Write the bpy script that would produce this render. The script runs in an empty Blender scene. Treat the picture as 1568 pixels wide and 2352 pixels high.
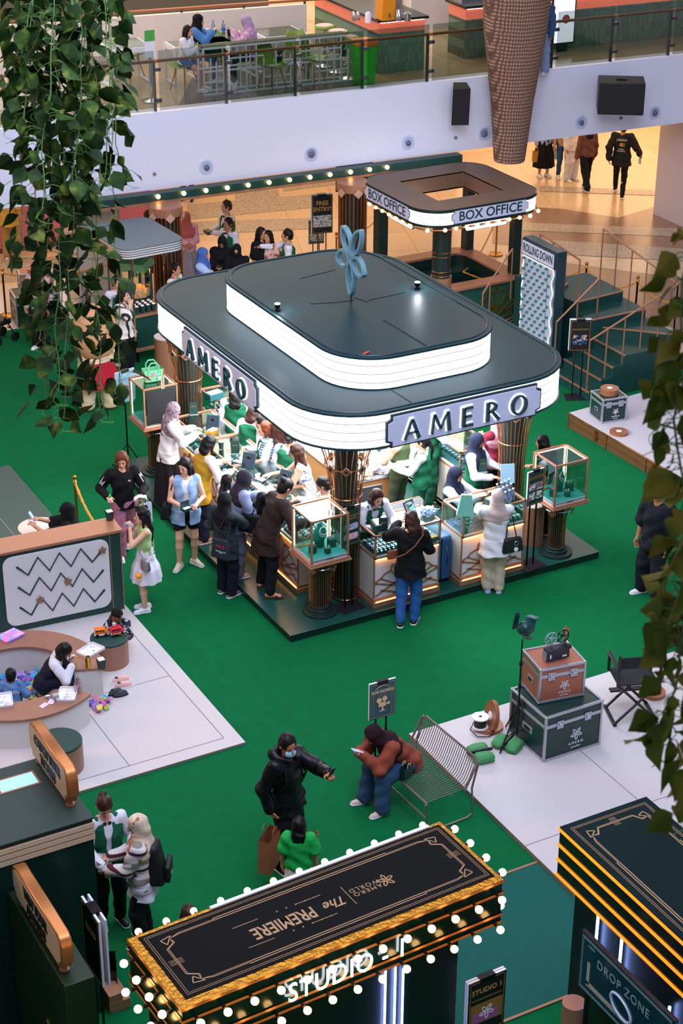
import bpy, bmesh, math, random
import numpy as np
from mathutils import Vector, Matrix, noise as mnoise
R=math.radians; PI=math.pi
rnd=random.Random(7)
scene=bpy.context.scene; COL=scene.collection
# ---------------------------------------------------------------- camera
CAM_H=12.3; CF=4192.6; CYAW,CPIT,CROL=R(61.1186),R(26.7266),R(0.3039)
_cy,_sy,_cp,_sp=math.cos(CYAW),math.sin(CYAW),math.cos(CPIT),math.sin(CPIT)
_F=Vector((_cp*_cy,_cp*_sy,-_sp)); _r=Vector((_sy,-_cy,0)); _u=_r.cross(_F)
_cr,_sr=math.cos(CROL),math.sin(CROL)
CR_=_cr*_r+_sr*_u; CU_=-_sr*_r+_cr*_u
cam_d=bpy.data.cameras.new('camera'); cam=bpy.data.objects.new('camera',cam_d); COL.objects.link(cam)
mw=Matrix.Identity(4)
for i in range(3): mw[i][0]=CR_[i]; mw[i][1]=CU_[i]; mw[i][2]=-_F[i]
mw[2][3]=CAM_H; cam.matrix_world=mw
cam_d.sensor_fit='VERTICAL'; cam_d.sensor_height=36; cam_d.lens=36*CF/2352; cam_d.clip_end=300
cam_d.dof.use_dof=True; cam_d.dof.focus_distance=24; cam_d.dof.aperture_fstop=9
scene.camera=cam
def P(px,py,z=0.0):
    "where the sight line through a pixel of the 1568x2352 frame meets height z"
    v=CR_*((px-784)/CF)+CU_*(-(py-1176)/CF)+_F
    return Vector((0,0,CAM_H))+v*((z-CAM_H)/v.z)
def PD(px,py,d):
    v=CR_*((px-784)/CF)+CU_*(-(py-1176)/CF)+_F
    return Vector((0,0,CAM_H))+v*d
def TO(px,py,x=None,y=None):
    "meet a vertical plane X=x or Y=y"
    v=CR_*((px-784)/CF)+CU_*(-(py-1176)/CF)+_F
    t=(x/v.x) if x is not None else (y/v.y)
    return Vector((0,0,CAM_H))+v*t
# ---------------------------------------------------------------- light and exposure
vs=scene.view_settings; vs.view_transform='Standard'; vs.look='None'; vs.gamma=1; vs.use_curve_mapping=False
vs.exposure=EXPOSURE=0.3
scene.render.film_transparent=False
try:
    scene.cycles.max_bounces=6; scene.cycles.diffuse_bounces=3; scene.cycles.glossy_bounces=3
    scene.cycles.transmission_bounces=6; scene.cycles.transparent_max_bounces=12
    scene.cycles.use_denoising=True; scene.cycles.caustics_reflective=False; scene.cycles.caustics_refractive=False
    scene.cycles.sample_clamp_indirect=6
except Exception: pass
def lin(c):
    if isinstance(c,str):
        c=c.lstrip('#'); c=c*2 if len(c)==3 else c; c=[int(c[i:i+2],16)/255 for i in (0,2,4)]
    return tuple((x/12.92 if x<=0.04045 else ((x+0.055)/1.055)**2.4) for x in c)
wd=bpy.data.worlds.new('world'); scene.world=wd; wd.use_nodes=True
bg=wd.node_tree.nodes['Background']; bg.inputs[0].default_value=(*lin('#C9D2F2'),1); bg.inputs[1].default_value=0.36
def light(name,kind,loc,power,color='#FFFFFF',size=1,size_y=None,aim=None,spot=None,blend=.5):
    l=bpy.data.lights.new(name,kind); l.energy=power; l.color=lin(color)
    if kind=='AREA':
        l.size=size
        if size_y: l.shape='RECTANGLE'; l.size_y=size_y
    elif kind in('POINT','SPOT'): l.shadow_soft_size=size
    if kind=='SPOT': l.spot_size=R(spot or 60); l.spot_blend=blend
    o=bpy.data.objects.new(name,l); COL.objects.link(o); o.location=loc
    if aim is not None:
        o.rotation_euler=(Vector(aim)-Vector(loc)).to_track_quat('-Z','Y').to_euler()
    return o
light('skylight','AREA',(9,17,17),1500,'#E2E8FF',14,14)
light('skylight_rear','AREA',(6,8,16),1700,'#D8E0FF',9,9,aim=(14,30,2))
light('under_balcony_light','AREA',(16,36,2.44),620,'#FFDCB8',22,9)
light('under_balcony_light','AREA',(29,37,2.44),680,'#FFD0A0',9,12)
light('mezzanine_light','AREA',(18,37,8.5),1900,'#FFE9CC',22,9)
light('mall_warm_light','AREA',(-5,24,9),750,'#FFC08A',5,5,aim=(10,21,2.5))
light('kiosk_canopy_light','AREA',(11.75,21.2,2.57),620,'#F2F6FF',3.2,4.6)
light('carpet_spot','SPOT',(11.8,14.0,7.5),330,'#C8FFE0',.1,aim=(12.3,16.9,0),spot=24,blend=.7)
# ---------------------------------------------------------------- materials
_M={}
def mat(name,col='#808080',rough=.6,metal=0,emit=None,es=0,noise=.06,nscale=8,bump=.0,alpha=None,spec=.5,trans=0,sheen=0):
    if name in _M: return _M[name]
    m=bpy.data.materials.new(name); m.use_nodes=True; nt=m.node_tree; N=nt.nodes; L=nt.links
    b=N['Principled BSDF']; c=lin(col); _M[name]=m
    b.inputs['Roughness'].default_value=rough; b.inputs['Metallic'].default_value=metal
    b.inputs['Specular IOR Level'].default_value=spec
    if sheen: b.inputs['Sheen Weight'].default_value=sheen
    b.inputs['Base Color'].default_value=(*c,1)
    if noise or bump:
        tc=N.new('ShaderNodeTexCoord'); tn=N.new('ShaderNodeTexNoise'); tn.inputs['Scale'].default_value=nscale; tn.inputs['Detail'].default_value=4
        L.new(tc.outputs['Object'],tn.inputs['Vector'])
        if noise:
            mr=N.new('ShaderNodeMapRange'); mr.inputs[3].default_value=1-noise; mr.inputs[4].default_value=1+noise
            mx=N.new('ShaderNodeVectorMath'); mx.operation='SCALE'; mx.inputs[0].default_value=c
            L.new(tn.outputs['Fac'],mr.inputs[0]); L.new(mr.outputs[0],mx.inputs['Scale']); L.new(mx.outputs[0],b.inputs['Base Color'])
        if bump:
            bp=N.new('ShaderNodeBump'); bp.inputs['Strength'].default_value=bump; bp.inputs['Distance'].default_value=.02
            L.new(tn.outputs['Fac'],bp.inputs['Height']); L.new(bp.outputs[0],b.inputs['Normal'])
    if emit: b.inputs['Emission Color'].default_value=(*lin(emit),1); b.inputs['Emission Strength'].default_value=es
    if trans: b.inputs['Transmission Weight'].default_value=trans
    if alpha is not None: b.inputs['Alpha'].default_value=alpha
    return m
def nodes(m): return m.node_tree.nodes,m.node_tree.links,m.node_tree.nodes['Principled BSDF']
def glass(name,col='#DDEEEA',tint=.08,rough=.03):
    if name in _M: return _M[name]
    m=bpy.data.materials.new(name); m.use_nodes=True; N=m.node_tree.nodes; L=m.node_tree.links
    for n in list(N): N.remove(n)
    o=N.new('ShaderNodeOutputMaterial'); t=N.new('ShaderNodeBsdfTransparent'); g=N.new('ShaderNodeBsdfGlossy'); mx=N.new('ShaderNodeMixShader')
    fr=N.new('ShaderNodeFresnel'); ad=N.new('ShaderNodeMath'); ad.operation='MULTIPLY_ADD'; ad.inputs[1].default_value=.45; ad.inputs[2].default_value=tint*.3
    t.inputs[0].default_value=(*lin(col),1); g.inputs['Roughness'].default_value=rough
    L.new(fr.outputs[0],ad.inputs[0]); L.new(ad.outputs[0],mx.inputs[0]); L.new(t.outputs[0],mx.inputs[1]); L.new(g.outputs[0],mx.inputs[2]); L.new(mx.outputs[0],o.inputs[0])
    _M[name]=m; return m
def ramp(m,fac,stops,interp='LINEAR'):
    N,L,b=nodes(m); r=N.new('ShaderNodeValToRGB'); r.color_ramp.interpolation=interp
    e=r.color_ramp.elements
    while len(e)<len(stops): e.new(.5)
    for i,(p,c) in enumerate(stops): e[i].position=p; e[i].color=(*lin(c),1)
    L.new(fac,r.inputs[0]); return r.outputs[0]
def coord(m,which='Object',scale=(1,1,1),rot=(0,0,0)):
    N,L,b=nodes(m); tc=N.new('ShaderNodeTexCoord'); mp=N.new('ShaderNodeMapping'); mp.inputs['Scale'].default_value=scale; mp.inputs['Rotation'].default_value=rot
    L.new(tc.outputs[which],mp.inputs[0]); return mp.outputs[0]
def stripes(name,cols,scale=8,axis='Z',rough=.8,rot=(0,0,0)):
    "banded cloth / panel: cols = [(pos,color)..] repeated along an axis of the object"
    if name in _M: return _M[name]
    m=mat(name,rough=rough,noise=0); N,L,b=nodes(m); v=coord(m,rot=rot)
    s=N.new('ShaderNodeSeparateXYZ'); L.new(v,s.inputs[0]); mu=N.new('ShaderNodeMath'); mu.operation='MULTIPLY'; mu.inputs[1].default_value=scale
    fr=N.new('ShaderNodeMath'); fr.operation='FRACT'; L.new(s.outputs[axis],mu.inputs[0]); L.new(mu.outputs[0],fr.inputs[0])
    L.new(ramp(m,fr.outputs[0],cols,'CONSTANT'),b.inputs['Base Color']); return m
def blotch(name,c1,c2,c3=None,scale=14,rough=.85,kind='noise'):
    if name in _M: return _M[name]
    m=mat(name,rough=rough,noise=0); N,L,b=nodes(m); v=coord(m)
    if kind=='noise':
        t=N.new('ShaderNodeTexNoise'); t.inputs['Detail'].default_value=2; out=t.outputs['Fac']
    else:
        t=N.new('ShaderNodeTexVoronoi'); out=t.outputs['Distance']
    t.inputs['Scale'].default_value=scale; L.new(v,t.inputs['Vector'])
    st=[(0,c1),(.47,c2)] + ([(.56,c3)] if c3 else [])
    L.new(ramp(m,out,st,'CONSTANT'),b.inputs['Base Color']); return m
# ---------------------------------------------------------------- mesh builder
class MB:
    def __init__(s,loc=(0,0,0),rz=0,mat4=None): s.v=[]; s.f=[]; s.mi=[]; s.k=0; s.T=mat4 or (Matrix.Translation(loc)@Matrix.Rotation(rz,4,'Z'))
    def use(s,k): s.k=k; return s
    def at(s,loc=(0,0,0),rz=0,m=None): s.T=m if m is not None else Matrix.Translation(loc)@Matrix.Rotation(rz,4,'Z'); return s
    def add(s,vs,fs):
        n=len(s.v); s.v+= [tuple(s.T@Vector(v)) for v in vs]; s.f+=[tuple(i+n for i in f) for f in fs]; s.mi+=[s.k]*len(fs); return s
    def box(s,x0,x1,y0,y1,z0,z1):
        vs=[(x,y,z) for z in(z0,z1) for y in(y0,y1) for x in(x0,x1)]
        return s.add(vs,[(0,2,3,1),(4,5,7,6),(0,1,5,4),(2,6,7,3),(0,4,6,2),(1,3,7,5)])
    def cbox(s,c,d,rz=0):
        T=s.T; s.T=T@Matrix.Translation(c)@Matrix.Rotation(rz,4,'Z'); s.box(-d[0]/2,d[0]/2,-d[1]/2,d[1]/2,-d[2]/2,d[2]/2); s.T=T; return s
    def lathe(s,prof,n=20,c=(0,0,0),cap=True,sx=1,sy=1):
        vs=[];fs=[]
        for r,z in prof:
            for i in range(n):
                a=2*PI*i/n; vs.append((c[0]+r*sx*math.cos(a),c[1]+r*sy*math.sin(a),c[2]+z))
        for j in range(len(prof)-1):
            for i in range(n):
                k=(i+1)%n; fs.append((j*n+i,j*n+k,(j+1)*n+k,(j+1)*n+i))
        if cap: fs.append(tuple(range(n-1,-1,-1))); fs.append(tuple((len(prof)-1)*n+i for i in range(n)))
        return s.add(vs,fs)
    def cyl(s,c,r,z0,z1,n=20): return s.lathe([(r,z0),(r,z1)],n,(c[0],c[1],0))
    def sph(s,c,r,n=12,m=8):
        if not hasattr(r,'__len__'): r=(r,r,r)
        T=s.T; s.T=T@Matrix.Translation(c)@Matrix.Diagonal((r[0],r[1],r[2],1))
        s.lathe([(max(math.sin(PI*j/m),.002),-math.cos(PI*j/m)) for j in range(m+1)],n); s.T=T; return s
    def bar(s,a,b,w,h=None,up=(0,0,1)):
        a=Vector(a);b=Vector(b);d=b-a;L=d.length
        if L<1e-6: return s
        h=h or w; d.normalize(); up=Vector(up)
        if abs(d.dot(up))>.95: up=Vector((1,0,0)) if abs(d.x)<.9 else Vector((0,1,0))
        x=d.cross(up).normalized(); y=x.cross(d)
        vs=[tuple(p+x*(i*w/2)+y*(j*h/2)) for p in(a,b) for j in(-1,1) for i in(-1,1)]
        return s.add(vs,[(0,1,3,2),(4,6,7,5),(0,4,5,1),(2,3,7,6),(0,2,6,4),(1,5,7,3)])
    def tube(s,pts,r,n=6,closed=False,cap=True):
        pts=[Vector(p) for p in pts]; m=len(pts); rs=r if hasattr(r,'__len__') else [r]*m
        vs=[];fs=[];px=None
        for i,p in enumerate(pts):
            if closed: t=pts[(i+1)%m]-pts[i-1]
            else: t=pts[min(i+1,m-1)]-pts[max(i-1,0)]
            t.normalize()
            if px is None:
                px=t.cross(Vector((0,0,1)) if abs(t.z)<.9 else Vector((1,0,0))).normalized()
            else: px=(px-t*px.dot(t)).normalized()
            py=t.cross(px)
            for k in range(n):
                a=2*PI*k/n; vs.append(tuple(p+px*(rs[i]*math.cos(a))+py*(rs[i]*math.sin(a))))
        for i in range(m if closed else m-1):
            j=(i+1)%m
            for k in range(n):
                l=(k+1)%n; fs.append((i*n+k,i*n+l,j*n+l,j*n+k))
        if cap and not closed: fs.append(tuple(range(n-1,-1,-1))); fs.append(tuple((m-1)*n+k for k in range(n)))
        return s.add(vs,fs)
    def prism(s,poly,z0,z1):
        n=len(poly); a=sum(poly[i][0]*poly[(i+1)%n][1]-poly[(i+1)%n][0]*poly[i][1] for i in range(n))
        if a<0: poly=poly[::-1]
        return s.add([(x,y,z0) for x,y in poly]+[(x,y,z1) for x,y in poly],[tuple(range(n-1,-1,-1)),tuple(range(n,2*n))]+[(i,(i+1)%n,n+(i+1)%n,n+i) for i in range(n)])
    def wall(s,poly,z0,z1,closed=True):
        n=len(poly); s.add([(x,y,z0) for x,y in poly]+[(x,y,z1) for x,y in poly],[(i,(i+1)%n,n+(i+1)%n,n+i) for i in range(n if closed else n-1)]); return s
    def quad(s,*p): return s.add(p,[tuple(range(len(p)))])
    def put(s,name,m,parent=None,bevel=0,smooth=True,seg=2,**tags):
        me=bpy.data.meshes.new(name); me.from_pydata(s.v,[],s.f)
        for x in (m if isinstance(m,(list,tuple)) else [m]): me.materials.append(x)
        if isinstance(m,(list,tuple)): me.polygons.foreach_set('material_index',s.mi)
        if smooth:
            me.polygons.foreach_set('use_smooth',[True]*len(s.f)); me.set_sharp_from_angle(angle=R(38))
        me.update(); o=bpy.data.objects.new(name,me); COL.objects.link(o)
        if parent: o.parent=parent
        if bevel:
            b=o.modifiers.new('b','BEVEL'); b.width=bevel; b.segments=seg; b.limit_method='ANGLE'; b.angle_limit=R(40)
        for k,v in tags.items(): o[k]=v
        return o
def tag(o,label,cat,group=None,kind=None):
    if label: o['label']=label
    if cat: o['category']=cat
    if group: o['group']=group
    if kind: o['kind']=kind
    return o
def thing(name,label,cat,loc=(0,0,0),rz=0,group=None):
    o=bpy.data.objects.new(name,None); COL.objects.link(o); o.location=loc; o.rotation_euler=(0,0,rz); o.empty_display_size=.1
    return tag(o,label,cat,group)
def struct(o): o['kind']='structure'; return o
def dup(o,loc,rz=None,label=None,parent=None,scale=None):
    def rec(q,par):
        c=q.copy(); COL.objects.link(c); c.parent=par
        for ch in [x for x in q.children]: rec(ch,c)
        return c
    c=rec(o,parent); c.location=loc
    if rz is not None: c.rotation_euler=(0,0,rz)
    if scale: c.scale=(scale,)*3
    if label: c['label']=label
    return c
def rrect(x0,x1,y0,y1,r,n=7):
    pts=[]
    for cx,cy,a in((x1-r,y0+r,-90),(x1-r,y1-r,0),(x0+r,y1-r,90),(x0+r,y0+r,180)):
        for i in range(n+1): t=R(a+90*i/n); pts.append((cx+r*math.cos(t),cy+r*math.sin(t)))
    return pts
def text(body,size,m,T,ext=.002,parent=None,name='lettering',bold=0,spacing=1,align='CENTER',sx=1,sy=1,shear=0):
    "flat or raised lettering; T is a 4x4 whose XY plane carries the writing"
    cu=bpy.data.curves.new('t','FONT'); cu.body=body; cu.size=size; cu.extrude=ext; cu.offset=bold; cu.space_character=spacing; cu.align_x=align; cu.align_y='CENTER'; cu.shear=shear; cu.resolution_u=3; cu.space_line=.85
    o=bpy.data.objects.new('t',cu); COL.objects.link(o)
    me=bpy.data.meshes.new_from_object(o); bpy.data.objects.remove(o); bpy.data.curves.remove(cu)
    me.transform(T@Matrix.Diagonal((sx,sy,1,1))); me.materials.clear(); me.materials.append(m); me.name=name
    q=bpy.data.objects.new(name,me); COL.objects.link(q)
    if parent: q.parent=parent
    return q
def plane_T(o,x,y):
    "matrix with origin o, text direction x, text up y"
    x=Vector(x).normalized(); y=Vector(y).normalized(); z=x.cross(y)
    m=Matrix.Identity(4)
    for i in range(3): m[i][0]=x[i]; m[i][1]=y[i]; m[i][2]=z[i]; m[i][3]=o[i]
    return m
def petal_ring(mb,c,ang,L,W,t,z0,z1,point=1.0,off=0):
    "one looped petal of the flower emblem, in the XY plane of mb"
    n=20; out=[];inn=[]
    for i in range(n):
        a=2*PI*i/n
        for arr,k in((out,1),(inn,1-2*t/W)):
            kl=1-2.4*t/L if k<1 else 1
            x=L/2*math.cos(a)*kl; y=W/2*k*math.sin(a)*(abs(math.sin(a))**(.5*point))
            x+=L/2+off; arr.append((c[0]+x*math.cos(ang)-y*math.sin(ang),c[1]+x*math.sin(ang)+y*math.cos(ang)))
    vs=[(x,y,z) for arr in(out,inn) for z in(z0,z1) for x,y in arr]
    fs=[]
    for i in range(n):
        j=(i+1)%n; O0,O1,I0,I1=0,n,2*n,3*n
        fs+=[(O1+i,O1+j,I1+j,I1+i),(O0+j,O0+i,I0+i,I0+j),(O0+i,O0+j,O1+j,O1+i),(I0+j,I0+i,I1+i,I1+j)]
    mb.add(vs,fs)
def emblem(mb,c,s,z0=0,z1=.003,rot=0,t=None):
    t=t or s*.07
    for k in range(5):
        a=rot-PI/2+k*2*PI/5; petal_ring(mb,c,a,s*.52,s*.27,t,z0,z1,off=s*.035)
    for k in range(5):
        a=rot+PI/2-PI+k*2*PI/5+PI/5; mb.bar((c[0]+math.cos(a)*s*.06,c[1]+math.sin(a)*s*.06,(z0+z1)/2),(c[0]+math.cos(a)*s*.2,c[1]+math.sin(a)*s*.2,(z0+z1)/2),t*.8,(z1-z0))
# shared materials
copper=mat('copper paint','#B07A5C',.38,.35,noise=.05); copper_m=mat('polished copper','#C07C50',.25,.85,noise=.04)
brass=mat('brass','#B8893C',.22,.95,noise=.03); gold=mat('gold','#E0AE4A',.25,.9,noise=.03)
green_d=mat('deep green laminate','#0E3A33',.42,noise=.08,nscale=3); green_k=mat('near black green','#0A2420',.45,noise=.08)
black=mat('black','#0C0D0F',.5,noise=.1); blackm=mat('black metal','#101214',.35,.4); white=mat('white paint','#E4E2E6',.5,noise=.02)
ivory=mat('ivory panel','#D8D4D2',.5,noise=.03); chrome=mat('chrome','#C8CBD0',.15,.95,noise=.02); alu=mat('aluminium','#B4B8C0',.35,.7,noise=.05)
rope_o=mat('golden rope','#D9952A',.7,noise=.25,nscale=60,bump=.4); paper=mat('white paper','#E8E8EE',.7,noise=.03)
clearg=glass('clear glass','#F4FBF9',0); greyg=glass('balcony glass','#DCE2E0',.15)
warm_e=mat('warm strip light','#FFB060',.5,emit='#FFA040',es=16,noise=0); cold_e=mat('cool strip light','#FFFFFF',.5,emit='#DDE6FF',es=9,noise=0)
bulb_e=mat('lit bulb','#FFE6B0',.3,emit='#FFC878',es=9,noise=0)
# ---------------------------------------------------------------- floor, carpets, low platforms
marble=mat('warm marble tiles','#C9AE8E',.22,noise=0)
N,L,b=nodes(marble); v=coord(marble,'Object',(1,1,1),(0,0,R(20)))
br=N.new('ShaderNodeTexBrick'); br.offset=0; br.inputs['Scale'].default_value=1; br.inputs['Brick Width'].default_value=1.2; br.inputs['Row Height'].default_value=1.2; br.inputs['Mortar Size'].default_value=.006
br.inputs['Color1'].default_value=(*lin('#D6BB98'),1); br.inputs['Color2'].default_value=(*lin('#CDB08C'),1); br.inputs['Mortar'].default_value=(*lin('#A68B6C'),1)
L.new(v,br.inputs['Vector']); L.new(br.outputs['Color'],b.inputs['Base Color'])
marble_d=mat('brown marble inlay','#8C6E58',.24,noise=.12,nscale=3); marble_p=mat('pale marble inlay','#C8B9AC',.2,noise=.08)
mosaic=blotch('patterned mosaic tiles','#A99A86','#8A7B6A','#CBBFAE',scale=26,rough=.3)
f=MB().quad((-12,-4,0),(70,-4,0),(70,70,0),(-12,70,0)); f.use(1)
def inlay(pts,k,z=.004): f.use(k).quad(*[tuple(P(x,y,0)+Vector((0,0,z))) for x,y in pts])
inlay([(1160,585),(1568,640),(1568,760),(1500,740),(1330,640),(1160,620)],1)
inlay([(1130,470),(1290,480),(1420,500),(1520,470),(1568,480),(1568,600),(1130,560)],1,.003)
inlay([(1200,512),(1568,526),(1568,545),(1200,530)],3,.008); inlay([(1200,548),(1568,572),(1568,600),(1200,580)],3,.008)
inlay([(1240,428),(1520,438),(1520,450),(1240,440)],3,.008)
inlay([(540,440),(640,435),(640,460),(540,462)],3,.006); inlay([(430,470),(740,445),(740,475),(430,505)],3,.006); inlay([(440,510),(740,500),(740,525),(440,540)],3,.006); inlay([(650,400),(800,385),(800,420),(650,440)],3,.006)
inlay([(0,598),(330,575),(330,620),(0,650)],3,.006); inlay([(0,655),(340,640),(340,760),(0,760)],2,.004)
struct(f.put('floor',[marble,marble_d,marble_p,mosaic],smooth=False))
carpet=mat('green event carpet','#006033',.95,noise=.16,nscale=5,bump=.25,spec=.15); N,L,b=nodes(carpet)
b.inputs['Roughness'].default_value=1
cp=[(-4,3),(32,3),(32,23.7),(19.6,23.7),(19.6,26.2),(12.4,28.4),(12.4,30.9),(-4,30.9)]
o=MB().prism(cp,0.0,.012).put('green_carpet',carpet,smooth=False); tag(o,'bright green carpet covering the event floor around the kiosk','carpet')
# carpet seams (slightly raised joins)
sm=mat('carpet seam','#02522E',1,noise=.2)
mb=MB()
for x in (4.2,8.6,13.0): mb.box(x,x+.012,3.5,18.3 if x<13 else 14,.012,.014)
mb.box(8.2,8.212,18.4,30,.012,.014); o=mb.put('carpet_seam',sm,bpy.data.objects['green_carpet'],smooth=False)
beige=mat('beige platform vinyl','#C5BDBB',.55,noise=.04,nscale=2); bed=mat('platform edge','#8E7C6A',.6)
def platform(name,label,poly,z,top,side,seams=(),rim=None):
    t=thing(name,label,'platform',(poly[0][0],poly[0][1],0))
    q=[(x-poly[0][0],y-poly[0][1]) for x,y in poly]
    MB().prism(q,.013,z-.004).put('platform_side',side,t,smooth=False)
    MB().prism(q,z-.004,z).put('platform_top',top,t,smooth=False)
    if seams:
        m=MB()
        for a,c in seams: m.bar((a[0]-poly[0][0],a[1]-poly[0][1],z),(c[0]-poly[0][0],c[1]-poly[0][1],z),.012,.004)
        m.put('panel_joint',mat('panel joint','#8A8385',.8),t,smooth=False)
    return t
platform('play_platform','low beige platform under the toy brick pit at the left edge',[(7.81,16.5),(7.83,20.25),(1,20.6),(1,16.5)],.045,beige,bed,[((7.62,16.7),(7.62,20.2)),((7.62,16.7),(1,16.7)),((6.4,16.7),(6.4,20.2)),((4.6,16.7),(4.6,20.2)),((7.62,18.3),(1,18.3))])
platform('prop_platform','low beige platform carrying the stacked flight cases and folding director chair',[(9.6,15.7),(9.58,6),(20,6),(20,15.72)],.07,beige,bed,[((11.2,6),(11.2,15.7)),((13.4,6),(13.4,15.7)),((9.6,13.2),(20,13.2)),((9.6,11),(20,11))])
pl=platform('side_stage','knee high stage faced with copper panels at the right edge',[(16.58,22.32),(16.72,17.5),(24,17.5),(24,22.9)],.28,mat('stage top','#BDB6BB',.6,noise=.04),mat('aged copper panel','#7A5638',.4,.4,noise=.15))
mb=MB()
for z in(.15,.27): mb.bar((-.02,0,z),(.12,-4.8,z),.02,.012)
for y in(0,-1,-2,-3,-4): mb.bar((-.012+y*-.03,y,0),(-.012+y*-.03,y,.27),.012)
for y in(-.75,-2.2,-3.4): mb.at((-.04-y*.03,y,.16)).bar((0,-.06,0),(0,.06,0),.02,.02); mb.prism([(0,0)]*0 or [(-.02,-.02),(.02,-.02),(.02,.02),(-.02,.02)],-.08,.08); mb.at()
mb.put('copper_trim',copper_m,pl)
platform('dark_platform','flat dark green platform behind the zigzag game wall',[(7.9,21.2),(7.95,25.2),(1,25.6),(1,21.2)],.05,mat('dark green vinyl','#2E4A42',.5,noise=.1,nscale=2),green_k,[((6.9,21.3),(6.95,25.1)),((7.2,21.3),(7.2,25.1))])
o=MB().prism([(6.2,11.05),(9.585,11.05),(9.585,12.95),(7.2,12.95),(6.2,12.4)],.013,.022).put('teal_carpet',mat('teal carpet','#215A50',.98,noise=.15,nscale=30,bump=.2,spec=.1),smooth=False); tag(o,'teal carpet panel in front of the studio booth','carpet')
MB().bar((6.2,12.95,.022),(9.585,12.95,.022),.03,.012).bar((6.2,11.05,.022),(9.585,11.05,.022),.03,.012).put('copper_edging',copper,o)
# ---------------------------------------------------------------- mezzanine
BX0,BY0=2.0,30.89; BX1,BY1=40.0,28.45; bdir=Vector((BX1-BX0,BY1-BY0,0)).normalized(); bn=Vector((-bdir.y,bdir.x,0)); BA=math.atan2(bdir.y,bdir.x)
def BP(s,t,z=0): return (BX0+bdir.x*s+bn.x*t,BY0+bdir.y*s+bn.y*t,z)   # along / behind the balcony line
MZ=3.9
wallw=mat('white balcony plaster','#E2E4F6',.55,noise=.015,nscale=1)
T_=Matrix.Translation((BX0,BY0,0))@Matrix.Rotation(BA,4,'Z')
struct(MB(mat4=T_).box(-6,40,0,.3,2.5,MZ+.02).put('wall_balcony_front',wallw,smooth=False))
struct(MB(mat4=T_).box(-6,40,.3,12,2.5,2.62).put('ceiling_under_balcony',mat('cream soffit','#C9B79C',.7),smooth=False))
mfl=mat('polished beige mezzanine tiles','#B49A72',.16,noise=0); N,L,b=nodes(mfl); v=coord(mfl)
br=N.new('ShaderNodeTexBrick'); br.offset=0; br.inputs['Scale'].default_value=1; br.inputs['Brick Width'].default_value=.9; br.inputs['Row Height'].default_value=.9; br.inputs['Mortar Size'].default_value=.006
br.inputs['Color1'].default_value=(*lin('#BFA57A'),1); br.inputs['Color2'].default_value=(*lin('#B1946A'),1); br.inputs['Mortar'].default_value=(*lin('#8C744F'),1); L.new(v,br.inputs['Vector']); L.new(br.outputs['Color'],b.inputs['Base Color'])
mb=MB(mat4=T_).box(-6,40,.3,30,MZ-.25,MZ); struct(mb.put('floor_mezzanine',mfl,smooth=False))
# dark floor zone by the cafe
o=MB().quad(*[tuple(P(x,y,MZ)+Vector((0,0,.005))) for x,y in((410,243),(700,208),(830,200),(850,150),(560,100),(440,180))]).put('floor_inlay',mat('dark marble','#5E503C',.2,noise=.15)); struct(o)
# downlights and sensors in the balcony front
lamp_rim=mat('lamp rim','#C4CCE8',.4); lamp_in=mat('lamp lens','#566684',.2)
for i,(x,y) in enumerate(((473,383),(714,353),(936,327),(1112,306),(1334,280),(1503,258))):
    # on the balcony front plane
    v=P(x,y,0)-Vector((0,0,CAM_H)); n=bn; t=(Vector((BX0,BY0,0))-Vector((0,0,CAM_H))).dot(n)/v.dot(n); w=Vector((0,0,CAM_H))+v*t
    th=thing('wall_spotlight',['round recessed spotlight nearest the hanging vine','round recessed spotlight, second from the vine','round recessed spotlight above the box office','round recessed spotlight left of the wicker column','round recessed spotlight under the big black speaker','rightmost round recessed spotlight of the balcony'][i],'spotlight',w,BA,'spotlights in the balcony front')
    m4=Matrix.Rotation(R(90),4,'X')
    MB(mat4=m4).lathe([(.135,0),(.14,.015),(.10,.02),(.085,-.01)],24).put('rim',lamp_rim,th)
    MB(mat4=m4).sph((.01,-.015,.012),(.055,.06,.04)).put('lens',lamp_in,th)
for i,(x,y) in enumerate(((354,399),(1045,316),(1425,271))):
    v=P(x,y,0)-Vector((0,0,CAM_H)); n=bn; t=(Vector((BX0,BY0,0))-Vector((0,0,CAM_H))).dot(n)/v.dot(n); w=Vector((0,0,CAM_H))+v*t
    o=MB(mat4=Matrix.Rotation(R(90),4,'X')).lathe([(.03,0),(.03,.03),(.015,.04)],12).put('ceiling_sensor',mat('sensor grey','#6F7078',.4)); o.location=w; o.rotation_euler=(0,0,BA)
    tag(o,['tiny grey knob sensor beside the vine on the white balcony','tiny grey knob sensor left of the wicker column','tiny grey knob sensor under the big black speaker'][i],'sensor','sensors on the balcony front')
# balustrade
rail_w=mat('wooden handrail','#9A5A34',.35,noise=.1); post_m=mat('grey steel post','#55585E',.3,.6)
rl=thing('glass_balustrade','glass balustrade with wooden handrail along the white balcony','balustrade',(BX0,BY0,MZ),BA)
MB().tube([(-6,.08,.92),(40,.08,.92)],.03,8).put('handrail',rail_w,rl)
k=0
for s in [ (x) for x in np.arange(-.2,28,1.38)]:
    MB().box(s-.02,s+.02,.06,.12,0,.9).box(s-.04,s+.1,.0,.06,.2,.26).box(s-.04,s+.1,.0,.06,.75,.81).put('post',post_m,rl,smooth=False)
    MB().box(s+.06,s+1.36,.0,.012,.05,1.12).put('glass_panel',greyg,rl,smooth=False)
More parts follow.
